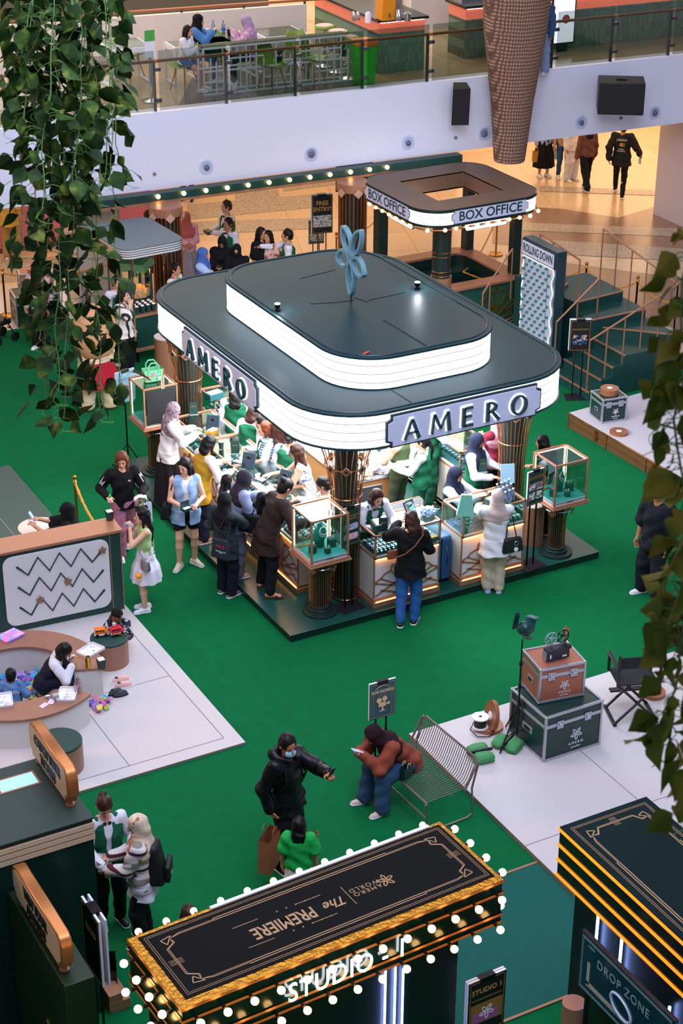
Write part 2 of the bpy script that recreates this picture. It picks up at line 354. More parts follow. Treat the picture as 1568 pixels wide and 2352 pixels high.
# wicker wrapped column
wick=mat('woven wicker','#8E6F5C',.8,noise=0); N,L,b=nodes(wick)
v=coord(wick,'Object',(1,1,1)); w1=N.new('ShaderNodeTexWave'); w1.wave_type='BANDS'; w1.bands_direction='Z'; w1.inputs['Scale'].default_value=4.5; w1.inputs['Distortion'].default_value=2; w1.inputs['Detail'].default_value=3
w2=N.new('ShaderNodeTexWave'); w2.bands_direction='X'; w2.inputs['Scale'].default_value=7; w2.inputs['Distortion'].default_value=3; L.new(v,w1.inputs[0]); L.new(v,w2.inputs[0])
mm=N.new('ShaderNodeMath'); mm.operation='MULTIPLY'; L.new(w1.outputs['Fac'],mm.inputs[0]); L.new(w2.outputs['Fac'],mm.inputs[1])
L.new(ramp(wick,mm.outputs[0],[(0,'#5C4238'),(.35,'#8A6A58'),(1,'#B89478')]),b.inputs['Base Color'])
wc=P(1166,352,2.2); wl=wc+Vector((0,0,0)); v0=P(1180,372,2.5)
mb=MB(); mb.lathe([(.30,0),(.31,.05),(.42,1.2),(.60,2.5),(.68,3.6),(.70,6.5)],28)
# hang point: in front of the balcony, lower end at z 2.6
c=TO(1169,368,y=29.0); o=mb.put('wicker_column',wick); o.location=(c.x,c.y,c.z); tag(o,'tapering woven wicker column hanging in front of the balcony','column')
# speakers on the balcony
spk=mat('black speaker cloth','#16171B',.8,noise=.2,nscale=60)
def wallpt(x,y,off):
    v=P(x,y,0)-Vector((0,0,CAM_H)); t=((Vector((BX0,BY0,0))-bn*off)-Vector((0,0,CAM_H))).dot(bn)/v.dot(bn); return Vector((0,0,CAM_H))+v*t
w=wallpt(1056,238,.34); t=thing('loudspeaker','narrow black loudspeaker tilted down from the white balcony','loudspeaker',w,BA+R(-22))
mb=MB(mat4=Matrix.Rotation(R(8),4,'X')); mb.prism([(-.17,-.18),(.17,-.18),(.13,.16),(-.13,.16)],-.37,.37).put('cabinet',black,t,bevel=.01); MB(mat4=Matrix.Rotation(R(8),4,'X')).box(-.155,.155,-.195,-.182,-.35,.35).put('grille',spk,t); MB().box(-.02,.02,.1,.33,-.05,.0).put('bracket',blackm,t)
w=wallpt(1425,217,.62); t=thing('subwoofer','big boxy black speaker bolted to the white balcony','loudspeaker',w,BA+R(-30))
MB().box(-.45,.45,-.33,.33,-.33,.30).put('cabinet',black,t,bevel=.015); MB().box(-.42,.42,-.345,-.33,-.3,.27).put('grille',spk,t); MB().box(-.1,.1,-.08,.08,.3,.33).put('hatch',blackm,t)
# white square column at right, far walls
c=P(1512,497,0); struct(MB().box(c.x,c.x+2.6,c.y-1.9,c.y+.2,0,3.88).put('trim_1',mat('white pillar','#C9C0C6',.5,noise=.02),smooth=False))
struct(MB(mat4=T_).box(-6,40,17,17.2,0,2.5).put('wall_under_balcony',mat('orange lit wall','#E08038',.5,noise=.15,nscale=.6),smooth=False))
struct(MB(mat4=T_).box(-8,42,16,16.2,MZ,MZ+5).put('wall_mezzanine',mat('pale shop wall','#B9B2A6',.5,noise=.05),smooth=False))
# ---------------------------------------------------------------- jewellery kiosk
KZ=.12
kp=thing('kiosk_platform','dark green platform step under the jewellery kiosk','platform',(9.37,18.35,0))
MB().box(0,4.94,0,6.0,.013,KZ-.012).put('platform_side',green_k,kp); MB().box(-.01,4.95,-.01,6.01,KZ-.012,KZ).put('platform_top',mat('dark green platform top','#12443C',.3,noise=.15,nscale=2,bump=.03),kp,bevel=.004)
# illuminated white band with thin louvre lines
band=mat('lit white band','#2A2A2C',.5,emit='#F4F7FF',es=3,noise=0); N,L,b=nodes(band); v=coord(band)
s_=N.new('ShaderNodeSeparateXYZ'); L.new(v,s_.inputs[0]); m1=N.new('ShaderNodeMath'); m1.operation='MULTIPLY'; m1.inputs[1].default_value=8.5; m2=N.new('ShaderNodeMath'); m2.operation='FRACT'
cr=N.new('ShaderNodeMath'); cr.operation='LESS_THAN'; cr.inputs[1].default_value=.1; mr=N.new('ShaderNodeMapRange'); mr.inputs[3].default_value=3.2; mr.inputs[4].default_value=.3
L.new(s_.outputs['Z'],m1.inputs[0]); L.new(m1.outputs[0],m2.inputs[0]); L.new(m2.outputs[0],cr.inputs[0]); L.new(cr.outputs[0],mr.inputs[0]); L.new(mr.outputs[0],b.inputs['Emission Strength'])
rooft=mat('dark canopy roof vinyl','#14363C',.45,noise=.15,nscale=1.3,bump=.04,spec=.2); trim_d=mat('dark teal trim','#123238',.35)
halo=mat('halo light','#FFFFFF',.5,emit='#EEF4FF',es=2.2,noise=0); plate=mat('sign plate','#CFD2E8',.5,noise=.01); letter=mat('dark teal letter','#123C44',.35,noise=.03)
CX0,CX1,CY0,CY1,CZ0,CZ1=9.75,13.78,18.2,24.0,2.6,3.1
cn=thing('kiosk_canopy','two tier dark roofed canopy with glowing white bands over the kiosk','canopy',((CX0+CX1)/2,(CY0+CY1)/2,CZ0))
ox,oy=(CX0+CX1)/2,(CY0+CY1)/2
def RR(x0,x1,y0,y1,r,n=9): return rrect(x0-ox,x1-ox,y0-oy,y1-oy,r,n)
MB().wall(RR(CX0,CX1,CY0,CY1,.95),.03,.465).put('light_band',band,cn)
MB().prism(RR(CX0-.02,CX1+.02,CY0-.02,CY1+.02,.96),.465,.5).put('roof_panel',rooft,cn,bevel=.008)
MB().prism(RR(CX0-.015,CX1+.015,CY0-.015,CY1+.015,.95),0,.03).put('lower_rim',trim_d,cn)
MB().tube([(x,y,.502) for x,y in RR(CX0+.05,CX1-.05,CY0+.05,CY1-.05,.9)],.012,5,closed=True).put('roof_bead',trim_d,cn)
UX0,UX1,UY0,UY1=10.45,12.95,18.8,22.95
MB().wall(RR(UX0,UX1,UY0,UY1,.75),.515,.92).put('light_band',band,cn)
MB().prism(RR(UX0-.02,UX1+.02,UY0-.02,UY1+.02,.76),.92,.955).put('roof_panel',rooft,cn,bevel=.008)
MB().tube([(x,y,.957) for x,y in RR(UX0+.05,UX1-.05,UY0+.05,UY1-.05,.7)],.012,5,closed=True).put('roof_bead',trim_d,cn)
MB().prism(RR(UX0-.01,UX1+.01,UY0-.01,UY1+.01,.75),.50,.515).put('lower_rim',trim_d,cn)
mb=MB()  # joins and creases of the roof vinyl
def rz_(px,py,z): p=P(px,py,z); return (p.x-ox,p.y-oy,z-CZ0+.002)
for a,c,z in (((712,698),(770,695),3.555),((770,695),(812,690),3.555),((812,683),(846,695),3.555),((846,690),(930,672),3.555),((880,735),(980,795),3.555),((862,583),(862,583.5),3.555),((690,640),(770,620),3.555),((880,884),(945,925),3.1)):
    mb.bar(rz_(*a,z),rz_(*c,z),.010,.005)
mb.put('roof_seam',mat('roof seam','#060D0E',.8),cn)
def sign_plate(par,w,h,T,letters=True):
    "ticket shaped plate with stepped ends: T maps XY to the sign plane"
    def shape(w,h,c): return [(-w/2+c,-h/2),(w/2-c,-h/2),(w/2-c,-h/2+c*.9),(w/2,-h/2+c*1.3),(w/2,h/2-c*1.3),(w/2-c,h/2-c*.9),(w/2-c,h/2),(-w/2+c,h/2),(-w/2+c,h/2-c*.9),(-w/2,h/2-c*1.3),(-w/2,-h/2+c*1.3),(-w/2+c,-h/2+c*.9)]
    MB(mat4=T).prism(shape(w,h,.07),0,.035).put('sign_frame',trim_d,par,bevel=.004)
    q=MB(mat4=T).prism(shape(w-.05,h-.05,.07),.035,.05).put('sign_plate',plate,par,bevel=.003)
    return q
def flared(ch,T,m,par,h,ext,grow,name='letter'):
    "flared sans capitals with a thin left and thick right stroke"
    g=grow; mb=MB(mat4=T)
    def S(a,b,w0,w1):
        a=Vector((a[0],a[1],0))*h; b=Vector((b[0],b[1],0))*h; d=(b-a).normalized(); n=Vector((-d.y,d.x,0)); a=a-d*g; b=b+d*g
        w0=w0*h/2+g; w1=w1*h/2+g
        mb.prism([tuple((a+n*w0)[:2]),tuple((b+n*w1)[:2]),tuple((b-n*w1)[:2]),tuple((a-n*w0)[:2])],0,ext)
    def A(cx,cy,rx,ry,t0,t1,wi,wo):
        n=26; out=[];inn=[]
        for i in range(n+1):
            a=R(t0+(t1-t0)*i/n); k=wi+(wo-wi)*abs(math.cos(a)); ca,sa=math.cos(a),math.sin(a)
            out.append(((cx+rx*ca)*h+g*ca,(cy+ry*sa)*h+g*sa)); inn.append(((cx+(rx-k)*ca)*h-g*ca,(cy+(ry-k)*sa)*h-g*sa))
        for i in range(n): mb.prism([out[i],out[i+1],inn[i+1],inn[i]],0,ext)
    if ch=='A': S((-.38,-.5),(-.02,.5),.10,.08); S((.38,-.5),(0,.5),.2,.16); S((-.24,-.17),(.25,-.17),.08,.08)
    if ch=='M': S((-.46,-.5),(-.36,.5),.10,.09); S((-.36,.48),(.0,-.28),.17,.13); S((.38,.48),(.0,-.28),.07,.07); S((.5,-.5),(.38,.5),.19,.17)
    if ch=='E': S((-.22,-.5),(-.22,.5),.2,.18); S((-.2,.45),(.26,.45),.10,.13); S((-.2,0.02),(.2,0.02),.09,.11); S((-.2,-.45),(.3,-.45),.10,.14)
    if ch=='R': S((-.26,-.5),(-.26,.5),.19,.17); A(-.16,.22,.42,.28,-90,90,.09,.17); S((-.26,.46),(-.14,.46),.09,.09); S((-.26,-.02),(-.14,-.02),.09,.09); S((-.02,-.02),(.38,-.5),.15,.19)
    if ch=='O': A(0,0,.48,.52,0,360,.08,.19)
    o=mb.put(name,m,par,smooth=False); return o
ADV={'A':.92,'M':1.18,'E':.82,'R':.94,'O':1.1}
def amero(par,T,h,sp):
    tot=sum(ADV[c] for c in 'AMERO')*h+sp*4; x=-tot/2
    for c in 'AMERO':
        w=ADV[c]*h; M4=T@Matrix.Translation((x+w/2,0,0))
        flared(c,M4@Matrix.Translation((0,0,.052)),halo,par,h,.006,.012,'letter_backlight')
        l=flared(c,M4@Matrix.Translation((0,0,.064)),letter,par,h,.035,0,'letter'); x+=w+sp
Tf=plane_T((11.78-ox+.05,CY0-oy-.012,.225),(1,0,0),(0,0,1)); sign_plate(cn,2.36,.46,Tf); amero(cn,Tf,.27,.14)
Tl=plane_T((CX0-ox-.012,21.1-oy,.225),(0,-1,0),(0,0,1)); sign_plate(cn,2.4,.46,Tl); amero(cn,Tl,.27,.14)
# finial flower on a rod and two small floodlights on the roof
g=P(806,692,3.555); t=thing('flower_finial','teal five petal flower emblem on a rod on top of the kiosk roof','sign',g)
ang=R(-38)   # faces left-front
Tq=Matrix.Rotation(R(-94),4,'Z')@Matrix.Rotation(R(90),4,'X')
MB().cyl((0,0),.014,0,.2,10).put('rod',letter,t)
mb=MB(mat4=Matrix.Translation((0,0,.63))@Tq)
for a,Ln,W in((-90,.52,.24),(-162,.46,.27),(126,.44,.28),(56,.56,.25),(-14,.42,.28)): petal_ring(mb,(0,0),R(a),Ln,W,.04,-.035,.035,off=.03)
for a in(-126,162,90,22,-52): mb.bar((0,0,0),(.17*math.cos(R(a)),.17*math.sin(R(a)),0),.035,.05)
mb.put('flower',mat('teal acrylic','#6C98A4',.3,noise=.03),t,bevel=.003)
for (x,y),lab in (((958,658),'bright small floodlight at the right edge of the kiosk roof'),((637,708),'small floodlight at the left of the kiosk roof')):
    g=P(x,y+6,3.555); t=thing('roof_floodlight',lab,'floodlight',g,R(30),'floodlights on the kiosk roof')
    MB().box(-.03,.03,-.03,.03,0,.02).box(-.03,-.02,-.01,.01,0,.08).box(.02,.03,-.01,.01,0,.08).put('bracket',blackm,t)
    MB().at((0,0,.07),0).lathe([(.03,-.03),(.045,.03)],14).put('lamp_body',blackm,t); MB().at((0,0,.102)).lathe([(.04,0),(.035,.006)],14).put('lens',mat('flood lens','#FFFFFF',.3,emit='#F0F6FF',es=14,noise=0),t)
    light('floodlight_beam','POINT',g+Vector((0,-.02,.17)),6,'#EAF4FF',.03)
o=MB().sph((0,0,.012),(.06,.02,.014)).cbox((-.06,0,.012),(.03,.03,.01)).put('orange_scrap',mat('orange scrap','#D8502A',.5)); o.location=P(842,812,3.555); o.rotation_euler=(0,0,.4); tag(o,'small crumpled orange scrap lying near the front edge of the kiosk roof','litter')
# ---- columns wrapped in copper rods
def diamond(mb,p,nrm,s,up=(0,0,1)):
    n=Vector(nrm).normalized(); x=Vector(up).cross(n).normalized(); y=n.cross(x); p=Vector(p)
    T=mb.T; mb.T=T@plane_T(p,x,y)@Matrix.Rotation(R(45),4,'Z'); mb.box(-s/2,s/2,-s/2,s/2,-.006,.006); mb.T=T
def column(loc,label,h=2.48,r=.155,fl=.42,n=26,facing=241,group='copper rod columns of the kiosk'):
    t=thing('kiosk_column',label,'column',loc,0,group)
    MB().lathe([(r+.03,0),(r+.03,.02),(r,.03),(r,h)],28).put('core',green_k,t)
    mb=MB()
    for i in range(n):
        a=2*PI*(i+.5)/n; c,s=math.cos(a),math.sin(a)
        pr_=[(r+.03,.02),(r+.03,h*.52),(r+.06,h*.68),(r+.13,h*.84),(fl,h)]
        mb.tube([(rr*c,rr*s,z) for rr,z in pr_],.0065,4,cap=False)
    mb.put('rod_cage',copper_m,t)
    rg=MB()
    for rr,z in((r+.035,.025),(r+.055,h*.62),(r+.115,h*.8),(fl-.07,h*.95)): rg.tube([(rr*math.cos(a),rr*math.sin(a),z) for a in np.linspace(0,2*PI,25)[:-1]],.008,5,closed=True)
    rg.put('ring',copper_m,t)
    for k in range(8):
        a=R(facing)+k*PI/4; d=MB(); diamond(d,((r+.13)*math.cos(a),(r+.13)*math.sin(a),h*.8),(math.cos(a),math.sin(a),-.12),.10); q=d.put('diamond_plaque',copper,t,smooth=False)
        if k in(0,1,7,2,6): e=MB(mat4=plane_T((( r+.137)*math.cos(a),(r+.137)*math.sin(a),h*.8),(-math.sin(a),math.cos(a),0),(0,0,1))); emblem(e,(0,0),.055,0,.004); e.put('emblem',black,q)
    return t
column((10.52,18.95,KZ),'copper rod column at the front corner of the kiosk, behind the necklace case')
column((13.42,19.35,KZ),'copper rod column at the right front corner of the kiosk')
column((10.35,23.6,KZ),'copper rod column at the far left corner of the kiosk, under the canopy sign')
column((13.3,23.5,KZ),'copper rod column at the rear right corner of the kiosk')
# ---- showcase pedestals
busty=mat('teal velvet','#0E7A6A',.85,noise=.08); busty2=mat('dark green velvet','#0B4A3C',.85,noise=.1); silver=mat('silver jewellery','#EEF2F6',.2,.55); teal_f=mat('turquoise felt','#36A7A4',.8,noise=.05)
led=mat('case strip light','#FFF4D8',.5,emit='#FFF0D0',es=14,noise=0)
def fan(mb,cx,z0,w,h,y,t=.022,d=.012):
    def ln(*pts):
        for a,c in zip(pts,pts[1:]): mb.bar((cx+a[0]*w,y,z0+a[1]*h),(cx+c[0]*w,y,z0+c[1]*h),t,d,up=(0,1,0))
    ln((0,.12),(-.09,.72),(0,1),(.09,.72),(0,.12))
    for s in(-1,1):
        ln((s*.09,.72),(s*.13,.83),(s*.24,.80),(s*.26,.66),(s*.06,.3)); ln((s*.26,.66),(s*.36,.60),(s*.42,.5),(s*.1,.2))
        ln((s*.42,.5),(s*.5,.44),(s*.5,.36)); ln((s*.5,.4),(-s*.22,-.0)); ln((s*.42,.18),(s*.1,.0)) ; ln((s*.5,.05),(s*.05,.42))
def pedestal(loc,rz,label,w=.56,hh=.62,back=None,extra=None):
    t=thing('display_pedestal',label,'display case',loc,rz,'copper display pedestals on the kiosk platform')
    MB().lathe([(.24,0),(.24,.03),(.17,.035),(.17,.07),(.14,.075),(.14,.11),(.1,.12)],32).put('base',green_k,t,bevel=.003)
    MB().lathe([(.085,.1),(.085,.62),(.11,.78)],20).put('core',black,t)
    mb=MB()
    for i in range(26):
        a=2*PI*i/26; c,s=math.cos(a),math.sin(a); mb.tube([(rr*c,rr*s,z) for rr,z in((.118,.1),(.118,.5),(.14,.66),(.21,.8),(.25,.84))],.0065,4,cap=False)
    mb.put('rod_cage',copper_m,t)
    MB().tube([(.2*math.cos(a),.2*math.sin(a),.72) for a in np.linspace(0,2*PI,25)[:-1]],.008,5,closed=True).put('ring',chrome,t)
    for a in(.6,2.2,3.7,5.3):
        d=MB(); diamond(d,(.215*math.cos(a),.215*math.sin(a),.70),(math.cos(a),math.sin(a),-.2),.09); d.put('diamond_plaque',copper,t,smooth=False)
    z=.84; MB().box(-w/2-.03,w/2+.03,-w/2-.03,w/2+.03,z,z+.025).box(-w/2-.015,w/2+.015,-w/2-.015,w/2+.015,z+.025,z+.05).put('tray',copper,t,bevel=.004)
    z+=.05; mb=MB(); q=w/2-.012
    for sx in(-1,1):
        for sy in(-1,1): mb.cbox((sx*q,sy*q,z+hh/2),(.026,.026,hh))
        mb.cbox((sx*q,0,z+hh),(.026,w,.026)); mb.cbox((0,sx*q,z+hh),(w,.026,.026))
    mb.put('frame',copper,t,bevel=.003)
    mb=MB()
    for sx in(-1,1): mb.cbox((sx*(q-.016),0,z+hh-.016),(.006,w-.06,.006)); mb.cbox((0,sx*(q-.016),z+hh-.016),(w-.06,.006,.006)); mb.cbox((sx*(q-.016),q-.016,z+hh/2),(.006,.006,hh-.05))
    mb.put('light_strip',led,t)
    MB().box(-q,q,-q,q,z,z+.05).put('plinth',white,t); MB().box(-q+.01,q-.01,-q+.01,q-.01,z+.05,z+.054).put('felt',teal_f,t)
    gl=MB()
    for sx in(-1,1):
        if not(back and sx==1): gl.box(min(sx*q,sx*(q-.004)),max(sx*q,sx*(q-.004)),-q,q,z+.01,z+hh-.01)
        gl.box(-q,q,min(sx*q,sx*(q-.004)),max(sx*q,sx*(q-.004)),z+.01,z+hh-.01)
    gl.box(-q,q,-q,q,z+hh-.004,z+hh); gl.put('glass_pane',clearg,t,smooth=False)
    text('AMERO',.035,letter,plane_T((0,-q-.003,z+.025),(1,0,0),(0,0,1)),.001,t,'lettering')
    return t,z+.054,q
def jewels(loc,rz,q,z,side):
    T=Matrix.Translation(loc)@Matrix.Rotation(rz,4,'Z')
    def W(x,y,zz=0): return T@Vector((x,y,z+zz))
    t=thing('necklace_bust','teal velvet necklace bust with pearl strands in the %s display case'%side,'jewellery display',W(.02,.06),rz+R(15))
    MB().cyl((0,0),.065,0,.12,20).put('stand',busty2,t)
    MB().lathe([(.10,.0),(.115,.05),(.09,.16),(.04,.2),(.036,.24),(.028,.245)],20,(0,0,.1),sy=.55).put('bust',busty,t)
    for k,rr in enumerate((.055,.072)):
        mb=MB()
        for a in np.linspace(0,2*PI,24)[:-1]: mb.sph((rr*math.sin(a)*1.0,-.045-.02*(1-math.cos(a))-.012,.3-(1-math.cos(a))*rr*.85),.0065,6,4)
        mb.put('pearl_strand',silver,t)
    for i,(x,y,r,hg) in enumerate(((-.14,-.05,.055,.10),(.17,0,.062,.11),(.03,-.15,.045,.07))):
        o=MB().cyl((0,0),r,0,hg,20).put('ring_stand',busty2); o.location=W(x,y); tag(o,'round dark green velvet ring stand, %s in the %s display case'%(('left one','right one','front one')[i],side),'jewellery stand','ring stands in the %s case'%side)
        for k in(-1,1):
            o2=MB(mat4=Matrix.Rotation(R(90),4,'X')).tube([(.012*math.cos(a),.012*math.sin(a),0) for a in np.linspace(0,2*PI,12)[:-1]],.0035,5,closed=True).sph((0,.016,0),.007,6,4).put('ring',silver); o2.location=W(x+k*.02,y,hg+.014); tag(o2,'small silver ring on top of the %s round stand in the %s case'%(('left','right','front')[i],side),'ring','rings in the %s case'%side)
    mb=MB()
    for dx,hg in((-.2,.26),(-.12,.34)): mb.tube([(dx-.05,.17,0),(dx-.06,.17,hg*.6),(dx,.17,hg),(dx+.05,.17,hg*.75),(dx+.02,.17,0)],.004,5); mb.tube([(dx-.02,.17,0),(dx-.03,.17,hg*.6),(dx,.17,hg)],.003,5)
    mb.box(-.27,-.05,.15,.19,-.0,.01); o=mb.put('deco_ornament',gold); o.location=W(0,0); o.rotation_euler=(0,0,rz); tag(o,'gold art deco wire ornament inside the %s display case'%side,'ornament')
p1=(10.02,18.74,KZ); pedestal(p1,R(0),'copper framed glass display case on a rod pedestal at the front corner of the kiosk'); jewels(p1,0,.26,.89+.054,'front corner')
p2=(13.76,18.64,KZ); pedestal(p2,R(0),'copper framed glass display case on a rod pedestal at the right front of the kiosk'); jewels(p2,0,.26,.89+.054,'right front')
p3=(9.84,23.77,KZ); t3,_,_=pedestal(p3,R(0),'copper framed display case with a black side door at the far left of the kiosk',w=.56,hh=.62)
MB().box(-.235,.235,-.285,-.275,.93,1.48).put('door',mat('chalk black door','#15191C',.6,noise=.1),t3,bevel=.003); MB().sph((.18,-.295,1.2),.012).put('knob',chrome,t3)
o=MB().cyl((0,0),.05,0,.2,16).cyl((0,0),.02,.2,.25,12).put('tumbler',busty2); o.location=(9.75,23.85,KZ+.945); tag(o,'dark green bottle standing inside the far left display case','bottle')
# ---- showcase counters
wood=stripes('pale wood laminate',[(0,'#C9C2B4'),(.5,'#C1B9A9')],9,'X',.55); tray_m=mat('dark green tray','#1B5456',.6)
wd_=MB(); wd_.use(0).lathe([(.02,0),(.024,.012),(.018,.026)],8,sx=1.0,sy=1.3); wd_.use(1).at((0,0,.024)).lathe([(.0165,0),(.0165,.008),(.013,.01)],10); wd_.use(2).at().box(-.009,.009,-.032,-.014,.012,.028).box(-.009,.009,.014,.032,.012,.028)
watch_mesh=wd_.put('tmp',[tray_m,silver,mat('teal dial','#6FB9C4',.25,.6)],None); WM={'silver':watch_mesh.data}
g2=watch_mesh.data.copy(); g2.materials.clear(); [g2.materials.append(x) for x in(tray_m,gold,mat('champagne band','#C8A878',.3,.8))]; WM['gold']=g2
g3=watch_mesh.data.copy(); g3.materials.clear(); [g3.materials.append(x) for x in(white,mat('dark dial','#1B2A30',.2,.3),silver)]; WM['steel']=g3
bpy.data.objects.remove(watch_mesh)
def counter(loc,rz,label,gname,w=1.0,d=.52,trays=((.04,.96,'silver'),),rows=5,pitch=.062,lines=True,closed_left=True,cat='showcase counter'):
    "front face at y=0 looking to -y; x runs along the counter"
    t=thing('showcase_counter',label,cat,loc,rz,'showcase counters of the kiosk')
    MB().box(0,w,.01,d,.0,.74).put('cabinet',wood,t,bevel=.003)
    MB().box(.015,w-.015,.0,.012,.13,.73).put('front_panel',ivory,t)
    MB().box(-.012,w+.012,-.03,d,.0,.075).box(-.006,w+.006,-.018,d,.085,.13).put('plinth',copper,t,bevel=.004)
    mb=MB(); fan(mb,w/2,.14,w*.94,.56,-.004); mb.box(0,.02,-.008,.01,.13,.74).box(w-.02,w,-.008,.01,.13,.74); mb.put('deco_panel',copper,t,smooth=False)
    MB().box(.03,w-.03,-.028,-.016,.715,.735).put('light_strip',warm_e,t); MB().box(.03,w-.03,-.026,-.014,.076,.082).put('light_strip',warm_e,t)
    z=.74; h=.34; mb=MB(); s=.026
    for x in(s/2,w-s/2):
        for y in(s/2-.03,d-s/2): mb.cbox((x,y,z+h/2),(s,s,h))
        mb.cbox((x,d/2-.015,z+h),(s,d+.03,s)); mb.cbox((x,d/2-.015,z+.01),(s,d+.03,s))
    for y in(s/2-.03,d-s/2): mb.cbox((w/2,y,z+h),(w,s,s)); mb.cbox((w/2,y,z+.01),(w,s,s))
    mb.put('case_frame',copper,t,bevel=.002)
    MB().box(.02,w-.02,-.02,d-.02,z+.0,z+.03).put('case_floor',white,t); MB().box(.03,w-.03,d-.045,d-.035,z+h-.02,z+h-.012).put('light_strip',cold_e,t)
    gl=MB().box(.01,w-.01,-.028,-.024,z+.02,z+h).box(.0,.004,-.02,d-.02,z+.02,z+h).box(w-.004,w,-.02,d-.02,z+.02,z+h).box(.01,w-.01,-.03,d,z+h-.004,z+h+.004); gl.put('glass_pane',clearg,t,smooth=False)
    for a,b_,kd in trays: MB().box(a*w,b_*w,.02,d-.06,z+.03,z+.055).put('tray',tray_m,t)
    T=Matrix.Translation(loc)@Matrix.Rotation(rz,4,'Z')
    for a,b_,kd in trays:
        n=max(1,int((b_-a)*w/pitch))
        for i in range(n):
            for j in range(rows):
                o=bpy.data.objects.new('wristwatch',WM[kd]); COL.objects.link(o)
                o.location=T@Vector((a*w+(i+.5)*pitch+.01,.05+j*(d-.12)/rows+.02,z+.056)); o.rotation_euler=(R(18),0,rz); o.scale=(1.5,1.35,1.5)
                tag(o,'%s watch on a cushion in %s'%({'silver':'silver','gold':'golden','steel':'dark dialled'}[kd],gname),'wristwatch','wristwatches in '+gname)
    return t
counter((10.68,18.47,KZ),0,'front showcase counter with a tissue box on top, left of the blue suitcase','the front left showcase',w=1.02,trays=((.03,.4,'silver'),(.42,.62,'gold'),(.66,.97,'steel')),rows=4)
counter((12.03,18.44,KZ),0,'front showcase counter under the green paper bag, right of the blue suitcase','the front right showcase',w=1.02,trays=((.03,.5,'gold'),(.53,.97,'silver')),rows=4)
for i,(y,lab,gn) in enumerate(((20.27,'left side showcase counter nearest the front corner, behind the brown coat','the left showcase nearest the corner'),(21.27,'left side showcase counter in front of the dark grey hijab','the second left showcase'),(22.27,'left side showcase counter where the mustard vest customer leans','the third left showcase'),(23.27,'farthest left showcase counter beside the patterned hijab','the farthest left showcase'))):
    counter((9.98,y,KZ),R(-90),lab,gn,w=.98,d=.62,trays=((.03,.48,'silver'),(.52,.97,'silver' if i%2 else 'steel')),rows=4,pitch=.068)
counter((13.62,20.15,KZ),R(90),'right side showcase counter behind the two hijab staff','the right showcase',w=1.0,d=.55,trays=((.03,.97,'silver'),),rows=3,pitch=.085)
counter((13.62,21.2,KZ),R(90),'second right side showcase counter, farther from the carpet','the second right showcase',w=1.0,d=.55,trays=((.03,.97,'silver'),),rows=3,pitch=.085)
# bins beside the pedestals
def bin_(loc,lab,h=.62,r=.15,hole=True):
    t=thing('round_bin',lab,'bin',loc,0,'round copper bins'); MB().lathe([(r,0),(r,h)],32).put('body',copper,t,bevel=.004)
    MB().lathe([(r+.003,h),(r+.003,h+.015),(r*.7,h+.015)],32).put('rim',mat('pale rim','#D9CDC4',.5) if hole else copper,t)
    MB().lathe([(r*.7,h+.002),(r*.7,h+.006)],24).put('opening',black if hole else copper,t); return t
q=P(716,1385,KZ); bin_((10.15,19.0,KZ),'round copper bin behind the front corner pedestal')
bin_((13.62,19.02,KZ),'round copper bin with a white rim beside the right front pedestal')
bin_((11.53,27.19,0.013),'round copper bin on the carpet behind the kiosk, left side',h=.85,r=.2)
# blue suitcase
t=thing('suitcase','ribbed blue hard shell suitcase standing between the front counters','suitcase',(11.87,18.6,KZ),0)
blue=mat('blue polycarbonate','#2E5A86',.35,noise=.04); b2=mat('darker blue','#1F4064',.35)
MB().box(-.125,.125,0,.42,.05,.72).put('shell',blue,t,bevel=.04,seg=3)
mb=MB()
for i in range(26): z=.12+i*.021; mb.box(-.128,-.075,-.004,.3,z,z+.009); mb.box(-.03,.128,-.004,.0,z,z+.009)
mb.put('rib',b2,t,bevel=.002)
MB().box(-.06,-.045,-.006,.425,.06,.715).put('zip',blackm,t); MB().tube([(.03,-.01,.3),(.03,-.03,.32),(.03,-.03,.42),(.03,-.01,.44)],.006,6).put('side_handle',blackm,t); MB().box(.02,.04,-.008,0,.5,.58).put('lock',chrome,t)
MB().tube([(-.05,.2,.72),(-.05,.2,.745),(.06,.2,.745),(.06,.2,.72)],.008,6).put('top_handle',chrome,t)
for x in(-.09,.09):
    for y in(.05,.36): MB().at((x,y,.025),0,Matrix.Translation((x,y,.025))@Matrix.Rotation(R(90),4,'Y')).lathe([(.025,-.015),(.025,.015)],14).put('wheel',black,t)
# interior furniture
t=thing('deco_screen','low white screen with copper deco frame behind the front counter','screen',(11.05,19.5,KZ),0)
MB(mat4=Matrix.Rotation(R(90),4,'X')).prism(rrect(0,1.0,0,.9,.06),-.02,.02).put('panel',white,t)
mb=MB(); mb.tube([(0.0,-.0,0),(0,-.0,.85),(.05,0,.9),(.95,0,.9),(1,0,.85),(1,0,0)],.018,6); fan(mb,.5,.1,.9,.72,-.025,.025); mb.put('frame',copper,t)
wt=thing('work_table','white topped packing table in the middle of the kiosk','table',(11.5,20.6,KZ),0)
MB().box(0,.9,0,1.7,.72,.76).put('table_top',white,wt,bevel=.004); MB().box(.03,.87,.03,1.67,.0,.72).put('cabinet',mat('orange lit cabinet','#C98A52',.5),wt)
light('packing_table_lamp','POINT',(11.95,20.9,2.2),18,'#FFB070',.1)
crink=mat('crumpled packing paper','#E8C9AE',.7,noise=.3,nscale=22,bump=.9); plas=mat('clear plastic wrap','#E9E6F2',.25,noise=.2,nscale=30,bump=.9)
